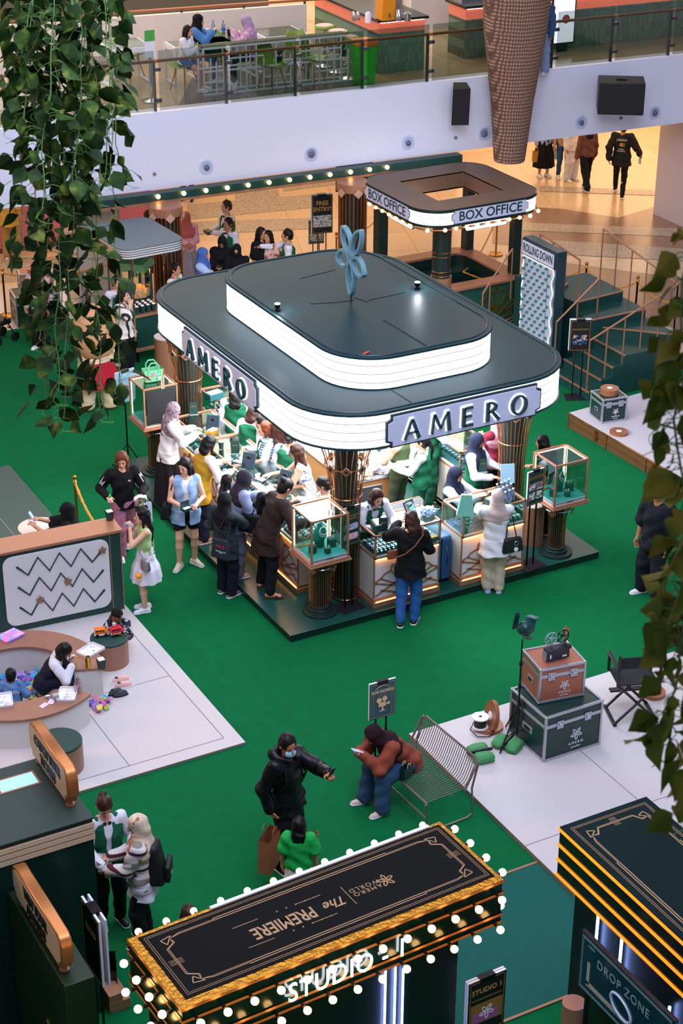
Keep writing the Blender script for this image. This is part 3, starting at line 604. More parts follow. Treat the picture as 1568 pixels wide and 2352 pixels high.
for (x,y,s,m_,l) in ((11.75,20.85,.3,crink,'large peach crumpled packing paper on the middle table'),(12.05,21.3,.24,crink,'peach crumpled packing paper farther back on the middle table'),(12.15,20.75,.2,plas,'crumpled clear plastic wrap on the middle table')):
    bm=bmesh.new(); bmesh.ops.create_icosphere(bm,subdivisions=4,radius=s)
    for v_ in bm.verts: k=mnoise.noise(v_.co*14)*.28+mnoise.noise(v_.co*40)*.12; v_.co*=1+k; v_.co.z=max(v_.co.z*.6,-s*.35)
    me=bpy.data.meshes.new('wrap'); bm.to_mesh(me); bm.free(); me.materials.append(m_); o=bpy.data.objects.new('packing_paper',me); COL.objects.link(o); o.location=(x,y,KZ+.76+s*.35); tag(o,l,'packing paper')
o=MB().box(0,.62,0,.025,0,.42).put('monitor_panel',mat('monitor back','#1C2028',.5)); mo=thing('monitor','large black monitor seen from behind, standing by the packing table','monitor',(10.98,19.9,KZ+.62),R(-4)); o.parent=mo; MB().box(.24,.38,.03,.1,-.62,.2).put('stand',blackm,mo)
counter((12.35,24.05,KZ),R(180),'rear showcase counter under the dark teal gift box','the rear showcase',w=1.6,d=.5,trays=((.03,.97,'silver'),),rows=3,pitch=.09)
# ---------------------------------------------------------------- small shared builders
def Tm(loc,rz=0): return Matrix.Translation(loc)@Matrix.Rotation(rz,4,'Z')
VX=Matrix.Rotation(R(90),4,'X')            # XY plane -> XZ plane facing -Y
def bulbs(par,pts,nrm,r=.03,sock=.07):
    n=Vector(nrm).normalized()
    for p in pts:
        p=Vector(p); s=MB(); s.tube([p,p+n*sock*.6],[.014,.017],10).put('lamp_socket',blackm,par)
        b=MB(); b.sph(p+n*(sock+.01),r,14,10).put('bulb',bulb_e,par)
def poster_stand(name,label,cat,loc,rz,z0,w,h,face,posts=True,double=False,base=True,double_gap=.05,tilt=0,group=None):
    t=thing(name,label,cat,loc,rz,group)
    if posts:
        for x in((-w*.2,w*.2) if posts==2 or posts is True else (0,)): MB().bar((x,.02,.01),(x,.02,z0+h*.5),.018).put('pole',blackm,t)
    if base: MB().box(-.19,.19,-.13,.17,0,.012).put('base_plate',mat('base plate','#241F2A',.5,.4),t,bevel=.002)
    MB().box(-w/2,w/2,-.012,.012,z0,z0+h).put('board',paper,t)
    MB().box(-w/2+.001,w/2-.001,-.015,-.0121,z0+.001,z0+h-.001).put('poster',face,t)
    if double: MB().box(-w/2,w/2,double_gap,double_gap+.02,z0,z0+h).put('board',paper,t)
    MB().box(-w*.2,w*.2,-.02,.03 if not double else double_gap+.025,z0+h-.03,z0+h+.012).put('clip',blackm,t)
    return t
posterg=mat('dark green poster','#12352F',.5,noise=.15,nscale=5); posterb=mat('black poster','#10120F',.45,noise=.1); goldink=mat('gold ink','#C79A4E',.45,.3); tealp=mat('teal poster','#2C5660',.5,noise=.15,nscale=6)
def frame_lines(par,w,z0,h,m,y=-.017,t=.004,name='poster_border'):
    mb=MB()
    for x0,x1,a,b_ in((-w/2,w/2,z0,z0+h),):
        e=.02
        for p,q in(((x0+e,a+e),(x1-e,a+e)),((x1-e,a+e),(x1-e,b_-e)),((x1-e,b_-e),(x0+e,b_-e)),((x0+e,b_-e),(x0+e,a+e))): mb.bar((p[0],y,p[1]),(q[0],y,q[1]),t,.002,up=(0,1,0))
    mb.put(name,m,par,smooth=False)
def ptext(par,s,size,x,z,m,y=-.016,**k): return text(s,size,m,plane_T((x,y,z),(1,0,0),(0,0,1)),.0008,par,**k)
def post_and_rope(): pass
def stanchion(loc,label,h=.95,metal=brass,group='brass rope posts'):
    t=thing('rope_post',label,'rope post',loc,0,group); MB().lathe([(.15,0),(.15,.02),(.05,.04),(.02,.06)],24).put('base',brass,t); MB().cyl((0,0),.02,.05,h-.08,12).put('pole',metal,t)
    MB().lathe([(.03,h-.1),(.036,h-.09),(.02,h-.06)],14).sph((0,0,h-.02),.036).put('finial',brass,t); return Vector(loc)+Vector((0,0,h-.1))
def rope(a,b_,label,sag=.25,r=.014):
    a=Vector(a);b_=Vector(b_); pts=[]
    for i in range(25):
        t=i/24; p=a.lerp(b_,t); p.z-=sag*4*t*(1-t); pts.append(p-a)
    mb=MB(); mb.tube(pts,r,7)
    for ph in(0,PI): # twisted strand
        q=[p+Vector((math.cos(i*1.7+ph)*r*.5,math.sin(i*1.7+ph)*r*.5,math.cos(i*1.7+ph)*r*.5)) for i,p in enumerate(pts)]; mb.tube(q,r*.75,5)
    o=mb.put('barrier_rope',rope_o); o.location=a; tag(o,label,'rope','golden barrier ropes'); return o
# ---------------------------------------------------------------- box office booth
t=thing('box_office_booth','dark green ticket booth with open copper roof and glowing bulbs, signed BOX OFFICE','booth',(16.12,26.25,.013))
W_,D_=2.58,2.5; zb,zt=2.33,2.62
ring=rrect(0,W_,0,D_,.55,8); top_m=mat('brown copper roof','#6E5648',.45,.2,noise=.12,nscale=2)
def annulus(mb,outer,inner,z0,z1):
    n=len(outer); vs=[(x,y,z) for z in(z0,z1) for p in(outer,inner) for x,y in p]; fs=[]
    for i in range(n):
        j=(i+1)%n; fs+=[(i,j,n+j,n+i)[::-1],(2*n+i,2*n+j,3*n+j,3*n+i),(i,j,2*n+j,2*n+i),(n+j,n+i,3*n+i,3*n+j)]
    mb.add(vs,fs)
inner=rrect(.6,2.0,.56,1.94,.01,8)
mb=MB(); annulus(mb,ring,inner,zt-.03,zt); mb.put('roof_top',top_m,t)
mb=MB(); mb.wall([(x,y) for x,y in inner][::-1],zt-.32,zt-.01); mb.put('roof_well',top_m,t)
MB().wall(ring,zb,zt-.03).put('fascia',band,t)
mb=MB(); annulus(mb,rrect(-.012,W_+.012,-.012,D_+.012,.55,8),inner,zb-.02,zb); mb.put('soffit',green_k,t)
MB().wall(rrect(-.014,W_+.014,-.014,D_+.014,.55,8),zt-.055,zt+.005).wall(rrect(-.014,W_+.014,-.014,D_+.014,.55,8),zb-.03,zb+.02).put('edge_trim',green_k,t)
def ticket(par,T,w,h,s,size,bold=.004):
    MB(mat4=T).prism([(-w/2+.05,-h/2),(w/2-.05,-h/2),(w/2-.05,-h/2+.05),(w/2,-h/2+.07),(w/2,h/2-.07),(w/2-.05,h/2-.05),(w/2-.05,h/2),(-w/2+.05,h/2),(-w/2+.05,h/2-.05),(-w/2,h/2-.07),(-w/2,-h/2+.07),(-w/2+.05,-h/2+.05)],0,.012).put('sign_plate',trim_d,par)
    w-=.02;h-=.02
    MB(mat4=T).prism([(-w/2+.05,-h/2),(w/2-.05,-h/2),(w/2-.05,-h/2+.05),(w/2,-h/2+.07),(w/2,h/2-.07),(w/2-.05,h/2-.05),(w/2-.05,h/2),(-w/2+.05,h/2),(-w/2+.05,h/2-.05),(-w/2,h/2-.07),(-w/2,-h/2+.07),(-w/2+.05,-h/2+.05)],.012,.016).put('sign_face',plate,par)
    text(s,size,letter,T@Matrix.Translation((0,0,.017)),.002,par,'lettering',bold=bold)
ticket(t,plane_T((1.34,-.015,2.475),(1,0,0),(0,0,1)),1.62,.25,'BOX OFFICE',.24)
ticket(t,plane_T((-.015,1.3,2.475),(0,-1,0),(0,0,1)),1.62,.25,'BOX OFFICE',.24)
mb=MB(); mb.tube([(x,y,zb-.09) for x,y in rrect(.05,W_-.05,.05,D_-.05,.5,8)],.018,6,closed=True); mb.put('bulb_rail',copper,t)
for i in range(9): bulbs(t,[(.42+i*.225,.045,zb-.06)],(0,-1,-.3),.035,.03)
for i in range(7): bulbs(t,[(.045,.55+i*.24,zb-.06)],(-1,0,-.3),.035,.03)
bulbs(t,[(.16,.16,zb-.06)],(-1,-1,-.3),.035,.03); bulbs(t,[(W_-.1,.2,zb-.06)],(1,-1,-.3),.035,.03)
for x0,x1,y0,y1,z0 in ((.25,.45,2.05,2.25,0),(2.2,2.36,.45,.62,0),(2.2,2.36,2.05,2.25,0)): MB().box(x0,x1,y0,y1,z0,zb-.02).put('corner_post',green_k,t)
MB().cyl((.62,.42),.17,0,zb-.02,24).put('corner_post',green_k,t)
for z in(1.28,1.36,1.64,1.72,2.0,2.08): MB().lathe([(.172,z),(.178,z+.006),(.172,z+.012)],24,(.62,.42,0),cap=False).put('copper_band',copper_m,t)
MB().cyl((.62,.42),.195,1.0,1.25,24).put('post_collar',copper,t)
cnt=rrect(.3,2.4,.25,2.35,.45,8); cin=rrect(.62,2.08,.57,2.03,.2,8)
mb=MB(); annulus(mb,cnt,cin,.96,1.0); mb.put('counter_top',copper,t)
MB().wall(rrect(.36,2.34,.31,2.29,.42,8),.0,.96).put('counter_wall',mat('green velvet panel','#0C4A3C',.7,noise=.1),t); MB().wall(cin,.0,.96).put('counter_inner_wall',green_k,t)
for z in(.05,.13,.2): MB().tube([(x,y,z) for x,y in rrect(.34,2.36,.29,2.31,.43,8)],.012,5,closed=True).put('copper_band',copper,t)
mb=MB(); fan(mb,1.0,.22,.85,.66,.295,.018,.02); fan(mb,1.75,.22,.85,.74,.295,.018,.02); mb.box(.72,.735,.29,.31,.2,.96).put('deco_panel',gold,t,smooth=False)
for T4,w in((plane_T((1.5,.34,2.13),(1,0,0),(0,0,1)),.9),(plane_T((.26,1.25,2.13),(0,-1,0),(0,0,1)),.8)):
    MB(mat4=T4).prism(rrect(-w/2,w/2,-.085,.085,.05,4),-.04,.0).put('lightbox',trim_d,t); MB(mat4=T4).prism(rrect(-w/2+.01,w/2-.01,-.075,.075,.045,4),0,.004).put('lightbox_face',mat('small lightbox','#FFFFFF',.5,emit='#F4F6FF',es=3,noise=0),t)
    text('RESERVATION' if w>.85 else 'PHOTO BOOTH',.08,mat('faint print','#B8BEC8',.5),T4@Matrix.Translation((0,0,.006)),.0005,t,'lettering')
MB().box(.64,2.06,.59,2.01,.0,.02).put('booth_floor',green_k,t); MB().box(.64,2.06,1.65,2.0,.5,.76).put('back_shelf',green_d,t)
light('booth_lamp','POINT',(17.4,27.5,2.1),10,'#FFE8C8',.1)
for (dx,dy,l) in((.34,1.75,'small dark acrylic sign holder nearest the left end of the booth counter'),(.38,1.5,'small dark acrylic sign holder in front of the hand gel'),(.5,.75,'small dark acrylic sign holder beside the brass tissue box'),(.62,.6,'tall dark acrylic sign holder near the round booth post')):
    q=thing('sign_holder',l,'sign holder',(16.12+dx,26.25+dy,1.014),R(-60),'sign holders on the booth counter'); MB().box(-.06,.06,-.006,.006,.01,.19).put('acrylic_sheet',posterb,q); MB().box(-.065,.065,-.03,.03,0,.012).put('foot',mat('acrylic edge','#6E8A86',.2),q)
    ptext(q,'INFO',.035,0,.12,goldink,y=-.008)
q=thing('tissue_box','brass tissue box on the box office counter','tissue box',(16.52,27.15,1.014),R(-50)); MB().box(-.07,.07,-.05,.05,0,.09).put('body',gold,q,bevel=.008); MB().sph((0,0,.1),(.03,.02,.02)).put('tissue',paper,q)
o=MB().lathe([(.02,0),(.022,.1),(.008,.13),(.008,.15)],12).put('hand_gel_bottle',black); o.location=(16.5,28.02,1.014); tag(o,'dark pump bottle at the left end of the booth counter','bottle')
q=thing('water_bottle','clear water bottle on the shelf inside the booth','bottle',(16.95,28.0,.79)); MB().lathe([(.03,0),(.03,.14),(.012,.18),(.012,.19)],12).put('bottle_body',glass('bottle plastic','#BFD4E8',.4),q); MB().lathe([(.014,.19),(.014,.205)],10).put('cap',white,q)
# open director stairs: rolling down game and staircase
t=thing('rolling_down_game','tall dark game board with glowing wavy edge and teal pegs, signed ROLLING DOWN','game board',(17.5,24.2,.013))
MB().box(0,.2,0,1.02,0,2.3).put('cabinet',trim_d,t,bevel=.006)
n=26; wav=[(-.012,.06+.03*math.sin(i/n*2*PI*5),.25+(1.98-.25)*i/n) for i in range(n+1)]; wr=[(-.012,.96+.03*math.sin(i/n*2*PI*5+.6),z) for i,(_,_,z) in enumerate(wav)]
def strip(a,b_,x): mb=MB(); [mb.quad((x,a[i][1],a[i][2]),(x,a[i+1][1],a[i+1][2]),(x,b_[i+1][1],b_[i+1][2]),(x,b_[i][1],b_[i][2])) for i in range(len(a)-1)]; return mb
strip([(0,p[1]+.02,p[2]) for p in wav],[(0,min(p[1]+.06,1.015),p[2]) for p in wr],-.003).put('back_glow',mat('game glow','#FFFFFF',.5,emit='#F0F2FF',es=5,noise=0),t,smooth=False)
strip(wav,wr,-.03).put('board_face',mat('pale game face','#BFC6D4',.5,noise=.02),t,smooth=False)
mb=MB()
pegs=[]
for r_ in range(18):
    for c_ in range(5):
        y=.14+c_*.17+(.085 if r_%2 else 0); z=.34+r_*.095
        if .1<y<.93: pegs.append((y,z))
for y,z in pegs: MB().box(-.075,-.03,y-.021,y+.021,z-.021,z+.021).put('peg',mat('teal peg','#2C7C86',.4,noise=.03),t,bevel=.008)
mb=MB()
for k in range(40): z=.3+k*.042; mb.box(-.034,-.03,.19,.21,z,z+.018); mb.box(-.034,-.03,.86,.875,z,z+.018)
mb.put('film_strip_marking',letter,t,smooth=False)
MB().box(-.035,.0,.01,1.01,2.0,2.28).put('sign_plate',trim_d,t); MB().box(-.04,-.035,.03,.99,2.02,2.26).put('sign_face',plate,t)
text('ROLLING DOWN',.15,letter,plane_T((-.042,.51,2.14),(0,-1,0),(0,0,1)),.001,t,'lettering',bold=.003,sx=.76,sy=1.35)
stm=mat('dark green stair vinyl','#16413B',.45,noise=.1,nscale=3)
st=thing('staircase','dark green winding staircase with copper handrails beside the game board','staircase',(17.3,23.05,.013))
def S_(poly,z,nose=True):
    q=[(x-17.3,y-23.05) for x,y in poly]; o=MB().prism(q,0 if z<.2 else .0,z-.013).put('step',stm,st,smooth=False)
    if nose: MB().bar((q[0][0],q[0][1],z-.02),(q[1][0],q[1][1],z-.02),.03,.022).put('copper_nosing',copper,st,smooth=False)
YL=24.15
for i in range(4): S_([(17.51+i*.235,23.05+.0001*i),(17.51+i*.235,YL),(18.5,YL),(18.5,23.05)],.18*(i+1))
S_([(18.5,23.05),(18.5,YL),(19.35,YL),(19.35,23.05)],.72,False)
S_([(19.3,23.06),(18.2,YL),(19.35,YL),(19.34,23.06)],.90)
S_([(18.1,23.95),(19.3,23.95),(19.3,25.0),(18.1,25.0)],1.08); S_([(18.1,24.4),(19.2,24.5),(19.2,25.6),(17.95,25.6)],1.26)
S_([(18.0,24.85),(18.5,25.2),(18.5,26.0),(17.9,26.0)],1.3)
hr=MB(); 
def HR(pts,posts=True,h=.95):
    P3=[Vector(p)-Vector((17.3,23.05,.013)) for p in pts]
    MB().tube([p+Vector((0,0,h)) for p in P3],.017,8).put('handrail',copper,st)
    for a,c in zip(P3,P3[1:]):
        n=max(1,int((c-a).length/.36))
        for i in range(n+(1 if c is P3[-1] else 0)): p=a.lerp(c,i/n); MB().bar(p,p+Vector((0,0,h)),.018).put('baluster',copper,st,smooth=False)
HR([(17.5,23.12,.15),(19.28,23.12,.85)]); HR([(19.28,23.12,.85),(19.2,25.2,1.25)],h=.95); HR([(17.5,24.1,.15),(18.35,24.1,.8)]); HR([(18.1,24.35,1.1),(18.05,25.5,1.25)])
HR([(17.75,25.9,.9),(17.3,25.9,.35),(17.15,25.9,.15)])
poster_stand('poster_stand','black stand with a dark poster about the rolling game, in front of the staircase','poster stand',(P(1322,915)+Vector((0,0,.013))),R(-25),.86,.36,.56,posterb,double=True)
q=bpy.context.scene.objects; ps=[o for o in COL.objects if o.name.startswith('poster_stand')][-1]
frame_lines(ps,.36,.86,.56,goldink); ptext(ps,'ROLLING DOWN',.034,0,1.25,goldink); MB().box(-.12,.12,-.018,-.015,.98,1.15).put('poster_picture',blotch('night picture','#0A1E3A','#1E4A8A','#D8A85A',scale=30),ps)
# far rope barrier
pA=stanchion((P(1340,712)+Vector((0,0,.005))),'brass rope post behind the staircase, left one',metal=blackm); pB=stanchion((P(1456,745)+Vector((0,0,.005))),'brass rope post behind the staircase, right one',metal=blackm)
rope(pA,pB,'golden rope between the two posts behind the staircase'); pC=(P(1590,770)+Vector((0,0,.85))); rope(pB,pC,'golden rope running from the staircase to the right edge',.3); rope(pA+Vector((-2.2,.9,0)),pA,'golden rope behind the rolling game board',.3)
pD=stanchion((P(1138,585)+Vector((0,0,.005))),'brass rope post behind the box office booth'); rope(pD,pA+Vector((-2.2,.9,0)),'golden rope behind the box office booth',.2)
pE=stanchion((P(772,640)+Vector((0,0,.005))),'brass rope post beside the wide striped column'); rope(pE,(P(900,540)+Vector((0,0,.8))),'golden rope between the striped column and the booth',.25)
pF=stanchion((P(14,728)+Vector((0,0,.013))),'brass rope post at the left edge beside the tan flight case',metal=mat('dark bronze','#3A2E1C',.4,.7)); rope(pF,pF+Vector((2.6,-.1,0)),'golden rope behind the tan flight case',.2)
pG=stanchion((P(180,1230)+Vector((0,0,.013))),'tall brass rope post behind the zigzag wall'); pH=pG+Vector((1.0,-1.9,-.35)); rope(pG,pG+Vector((.12,-1.25,-.15)),'golden rope hanging from the post behind the zigzag wall',.35,.018)
# bulb beam and striped columns
t=thing('bulb_beam','dark green beam with a row of glowing bulbs under the balcony','light beam',BP(9.6,-.25,0),BA)
MB().box(0,7.4,-.02,.2,2.36,2.5).put('beam',green_d,t); MB().box(0,7.4,-.05,.0,2.32,2.36).put('copper_edge',copper,t)
for (x,y) in ((363,448),(422,440),(473,432),(522,427),(570,420),(618,413),(665,406),(712,402),(758,396),(805,389),(849,385),(889,383)):
    w=wallpt(x,y,.32); l=Matrix.Rotation(-BA,3,'Z')@(w-t.location); bulbs(t,[(l.x,-.03,min(max(l.z,2.4),2.46))],(0,-1,0),.042,.03)
slat=copper
for (px,py,lab) in ((380,470,'wide dark column with copper slats, left one under the bulb beam'),(810,412,'wide dark column with copper slats, right one beside the box office')):
    g=TO(px,py,y=29.62 if px<600 else 29.35); t=thing('striped_column',lab,'column',(g.x,g.y,.013),0,'striped columns under the balcony')
    MB().cyl((0,0),.25,0,2.34,28).put('core',black,t); MB().cyl((0,0),.31,2.2,2.36,28).put('capital',copper,t)
    mb=MB()
    for i in range(22): a=2*PI*i/22; c,s=math.cos(a),math.sin(a); mb.bar((.262*c,.262*s,0),(.262*c,.262*s,2.3),.022,.024,up=(c,s,0))
    mb.put('slat',copper_m,t)
    for a in(200,260,320): d=MB(); diamond(d,(.33*math.cos(R(a)),.33*math.sin(R(a)),2.2),(math.cos(R(a)),math.sin(R(a)),0),.13); d.put('diamond_plaque',mat('pale copper','#C79E86',.45,.1),t,smooth=False)
poster_stand('poster_stand','black poster stand reading FREE ENTRY behind the kiosk roof','poster stand',(16.3,30.4,.013),R(-14),1.05,.42,.78,posterb,double=True)
ps=[o for o in COL.objects if o.name.startswith('poster_stand')and not o.parent][-1]; frame_lines(ps,.42,1.05,.78,goldink); ptext(ps,'FREE',.12,0,1.66,goldink,bold=.002); ptext(ps,'ENTRY!',.12,0,1.54,goldink,bold=.002,sx=.9); MB().box(-.19,.19,-.018,-.015,1.18,1.42).put('poster_picture',blotch('product picture','#B9B4AE','#3A5A58','#D9C6B8',scale=22),ps)
poster_stand('poster_stand','smaller poster stand reading BOX OFFICE behind the kiosk roof','poster stand',P(726,620)+Vector((0,0,.01)),R(-14),.55,.32,.5,posterg,double=False)
ps=[o for o in COL.objects if o.name.startswith('poster_stand')and not o.parent][-1]; frame_lines(ps,.32,.55,.5,goldink); ptext(ps,'BOX OFFICE',.05,0,.93,goldink); MB().box(-.14,.14,-.018,-.015,.6,.78).put('poster_picture',blotch('product picture','#B9B4AE','#3A5A58','#D9C6B8',scale=22),ps)
# way finding sign and base behind booth
g=P(935,400,0); o=None
t=thing('direction_sign','black direction sign with a white arrow behind the box office','sign',BP(14.75,.75,0),BA-R(12)); MB().box(0,.75,0,.04,1.75,2.3).put('panel',black,t)
mb=MB(); mb.bar((.1,-.01,2.1),(.3,-.01,2.1),.03,.006,up=(0,1,0)); mb.bar((.1,-.01,2.1),(.18,-.01,2.18),.03,.006,up=(0,1,0)); mb.bar((.1,-.01,2.1),(.18,-.01,2.02),.03,.006,up=(0,1,0)); mb.put('arrow',white,t); text('Toilet',.12,white,plane_T((.52,-.005,2.1),(1,0,0),(0,0,1)),.001,t); MB().box(.2,.26,.03,.05,0,1.8).put('pole',white,t)
struct(MB().box(*(lambda c:(c.x-.2,c.x+1.1,c.y,c.y+1.2))(P(960,402)),0,2.49).put('trim_2',mat('white shop pillar','#CFC9C6',.5),smooth=False))
# ---------------------------------------------------------------- popcorn cart
t=thing('popcorn_cart','green popcorn cart with copper arms and a white striped roof, behind the vine','cart',(11.4,28.25,.013),R(3))
MB().box(0,.62,0,1.0,.28,.86).put('cabinet',green_d,t,bevel=.004); MB().box(-.03,.65,-.03,1.03,.86,.9).box(-.03,.65,-.03,1.03,.22,.28).put('copper_shelf',copper,t,bevel=.003)
MB().box(-.015,.01,-.015,.01,.28,.86).put('corner_trim',copper,t)
for x in(.05,.57):
    for y in(.05,.95): MB().box(x-.02,x+.02,y-.02,y+.02,0,.24).put('leg',blackm,t)
mb=MB(); 
for x in(.0,.62):
    for y in(.0,1.0):
        for sx_,sy_ in((-.12,0),(.12,0),(0,-.12),(0,.12)): mb.tube([(x,y,.9),(x,y,1.75),(x+sx_*.15,y+sy_*.15,1.9),(x+sx_,y+sy_,2.05)],.012,6)
mb.put('arched_post',copper_m,t)
pr=rrect(-.3,.92,-.28,1.28,.22,6); MB().prism(pr,2.05,2.2).put('roof_band',ivory,t); MB().prism([(x*1.01,y*1.01) for x,y in pr],2.2,2.225).put('roof_top',mat('grey green roof','#6E7C80',.45,.1,noise=.06),t)
for z in(2.04,2.085,2.125,2.165): MB().wall(rrect(-.305,.925,-.285,1.285,.22,6),z,z+.012).put('roof_line',letter,t)
MB(mat4=plane_T((-.306,.5,2.125),(0,-1,0),(0,0,1))).prism(rrect(-.42,.42,-.065,.065,.03,3),0,.01).put('name_plate',mat('cream plate','#C9B08A',.5),t); text('POPCORN',.1,black,plane_T((-.318,.5,2.125),(0,-1,0),(0,0,1)),.001,t,'lettering',bold=.002)
MB().box(.1,.55,.35,.85,1.0,1.04).box(.1,.14,.35,.39,1.04,1.6).box(.51,.55,.35,.39,1.04,1.6).box(.1,.14,.81,.85,1.04,1.6).box(.51,.55,.81,.85,1.04,1.6).put('machine_frame',green_d,t); MB().lathe([(.42,0),(.34,.12),(.2,.16)],4,(.325,.6,1.58)).put('machine_roof',mat('mid green enamel','#2E7A52',.4),t); MB().box(.11,.54,.36,.84,1.04,1.58).put('machine_glass',clearg,t)
MB().cyl((.32,.6),.06,1.4,1.5).put('kettle',chrome,t); light('popcorn_lamp','POINT',(11.75,28.85,1.5),7,'#FF9A50',.05)
bm=bmesh.new(); bmesh.ops.create_icosphere(bm,subdivisions=4,radius=.2)
for v_ in bm.verts: v_.co*=1+mnoise.noise(v_.co*30)*.3; v_.co.z=max(v_.co.z*.8,-.03)
me=bpy.data.meshes.new('popcorn'); bm.to_mesh(me); bm.free(); me.materials.append(mat('popcorn','#E9B87A',.7,noise=.25,nscale=40,bump=.6)); o=bpy.data.objects.new('popcorn_heap',me); COL.objects.link(o); o.location=(11.72,28.87,1.08); tag(o,'heap of warm popcorn inside the green machine','popcorn',kind='stuff')
k=0
for i in range(4):
    for j in range(3):
        o=MB().prism([(-.035,-.035),(.035,-.035),(.035,.035),(-.035,.035)],0,.13).put('tmp',[black]); 
        bpy.data.objects.remove(o)
        mb=MB(); mb.use(0).add([(-.03,-.03,0),(.03,-.03,0),(.03,.03,0),(-.03,.03,0),(-.042,-.042,.14),(.042,-.042,.14),(.042,.042,.14),(-.042,.042,.14)],[(0,1,2,3)[::-1],(0,1,5,4),(1,2,6,5),(2,3,7,6),(3,0,4,7)]); mb.use(1).sph((0,0,.135),(.036,.036,.025),8,6)
        o=mb.put('popcorn_box',[posterg,mat('white popcorn','#E8E0D6',.8,noise=.2,nscale=80)]); o.location=Tm((11.4,28.25,.013),R(3))@Vector((.08+i*.11,.06+j*.1,.9)); tag(o,'small dark green box of popcorn on the cart shelf','popcorn box','popcorn boxes on the cart')
# ---------------------------------------------------------------- STUDIO - 1 booth
t=thing('studio_booth','studio booth roofed with a black premiere poster, gold edges and rows of glowing bulbs','booth',(4.2,10.13,.013),R(2.8))
LS,DS,ZS=3.06,.95,2.487
foil=mat('crinkled gold foil','#C8882A',.25,.85,noise=.2,nscale=25,bump=.8); gloss=mat('glossy dark green fascia','#0A1C14',.16,noise=.1)
MB().box(0,LS,0,DS,ZS-.46,ZS-.01).put('fascia',gloss,t); MB().box(-.01,LS+.01,-.01,DS+.01,ZS-.012,ZS+.0).put('roof_edge',foil,t,bevel=.003)
MB().box(.07,LS-.03,.07,DS-.03,ZS,ZS+.006).put('roof_poster',mat('black roof poster','#101010',.8,spec=.12,noise=.25,nscale=1.2),t)
orange_s=mat('copper stripe','#C97A3A',.35,.5)
for z in(ZS-.03,ZS-.15,ZS-.38,ZS-.46):
    mb=MB(); mb.wall([(-.012,-.012),(LS+.012,-.012),(LS+.012,DS+.012),(-.012,DS+.012)],z,z+.028); mb.put('copper_stripe',orange_s,t,smooth=False)
mb=MB(); zz=ZS+.0075
def PL(*pts,w=.006): 
    for a,c in zip(pts,pts[1:]): mb.bar((a[0],a[1],zz),(c[0],c[1],zz),w,.002)
def deco_border(L_,D_,x0=.07,y0=.07,e=.035):
    X0,X1,Y0,Y1=x0+e,L_-e-.03,y0+e,D_-e-.03
    for d in(0,.018): PL((X0+d,Y0+d),(X1-d,Y0+d),(X1-d,Y1-d),(X0+d,Y1-d),(X0+d,Y0+d),w=.004)
    X0+=.1;X1-=.1;Y0+=.08;Y1-=.08
    for d in(0,.014):
        PL((X0+d,Y0+.14),(X0+d,Y1-.14),(X0+.08+d,Y1-.14+.05),(X0+.08,Y1-.03),(X0+.17,Y1-d),(X0+.5,Y1-d)); PL((X0+d,Y0+.14),(X0+.08+d,Y0+.09),(X0+.08,Y0+.03),(X0+.17,Y0+d),(X0+.5,Y0+d))
        PL((X1-d,Y0+.14),(X1-d,Y1-.14),(X1-.08-d,Y1-.14+.05),(X1-.08,Y1-.03),(X1-.17,Y1-d),(X1-.5,Y1-d)); PL((X1-d,Y0+.14),(X1-.08-d,Y0+.09),(X1-.08,Y0+.03),(X1-.17,Y0+d),(X1-.5,Y0+d))
    for cx,s in((X0,1),(X1,-1)):
        for cy,u in((Y0,1),(Y1,-1)): PL((cx+s*.0,cy+u*.02),(cx+s*.1,cy+u*.0),(cx+s*.03,cy+u*.09),(cx,cy+u*.02),w=.009)
        for k in range(5): PL((cx-.06,(Y0+Y1)/2+(k-2)*.014),(cx+.06,(Y0+Y1)/2+(k-2)*.014),w=.003)
    for yy in(Y0,Y1):
        for d in(-.012,.012): PL((X0+.5,yy+d),(X1-.5,yy+d),w=.009)
        PL((X0+.5,yy-.02),(X0+.5,yy+.02)); PL((X1-.5,yy-.02),(X1-.5,yy+.02))
deco_border(LS,DS); MB().box(.75,LS-.12,DS-.02,DS+.016,ZS-.02,ZS+.012).put('white_edge_strip',white,t); mb.put('gold_line_art',mat('gold line print','#A8825A',.5),t,smooth=False); lp=_M['gold line print']
def RT(x,y): return plane_T((x,y,ZS+.007),(-1,0,0),(0,-1,0))
text('PREMIERE',.175,lp,RT(1.18,.47),.001,t,'lettering',bold=.003,sx=.8,sy=1.15); text('The',.15,lp,RT(1.68,.47),.001,t,'lettering',shear=.4,bold=.002,sx=.9); 
mb=MB(); zz=ZS+.0075; PL((1.82,.36),(1.82,.62)); 
for s in(.34,.62):
    for x in(.92,1.52): PL((x-.14,s),(x+.1,s),w=.006)
    for k in range(5): mb.cyl((1.2+k*.09,s),.008,zz-.001,zz+.001,8)
mb.put('gold_line_art',lp,t,smooth=False)
text('AMERO\nWORLD',.07,lp,RT(2.0,.5),.001,t,'lettering',spacing=1.3); mb=MB(); emblem(mb,(2.2,.5),.15,ZS+.006,ZS+.009,rot=PI); mb.put('emblem',lp,t)
bulbs(t,[(.1+i*.24,-.02,ZS-.1) for i in range(13)],(0,-1,-.1),.034,.085); bulbs(t,[(.1+i*.24,-.02,ZS-.42) for i in range(13)],(0,-1,-.1),.034,.085)
bulbs(t,[(.12+i*.255,DS+.01,ZS-.03) for i in range(12)],(0,1,.1),.03,.05)
bulbs(t,[(-.02,.12+i*.23,ZS-.1) for i in range(4)],(-1,0,0),.034,.085); bulbs(t,[(-.02,.12+i*.23,ZS-.4) for i in range(4)],(-1,0,0),.034,.085)
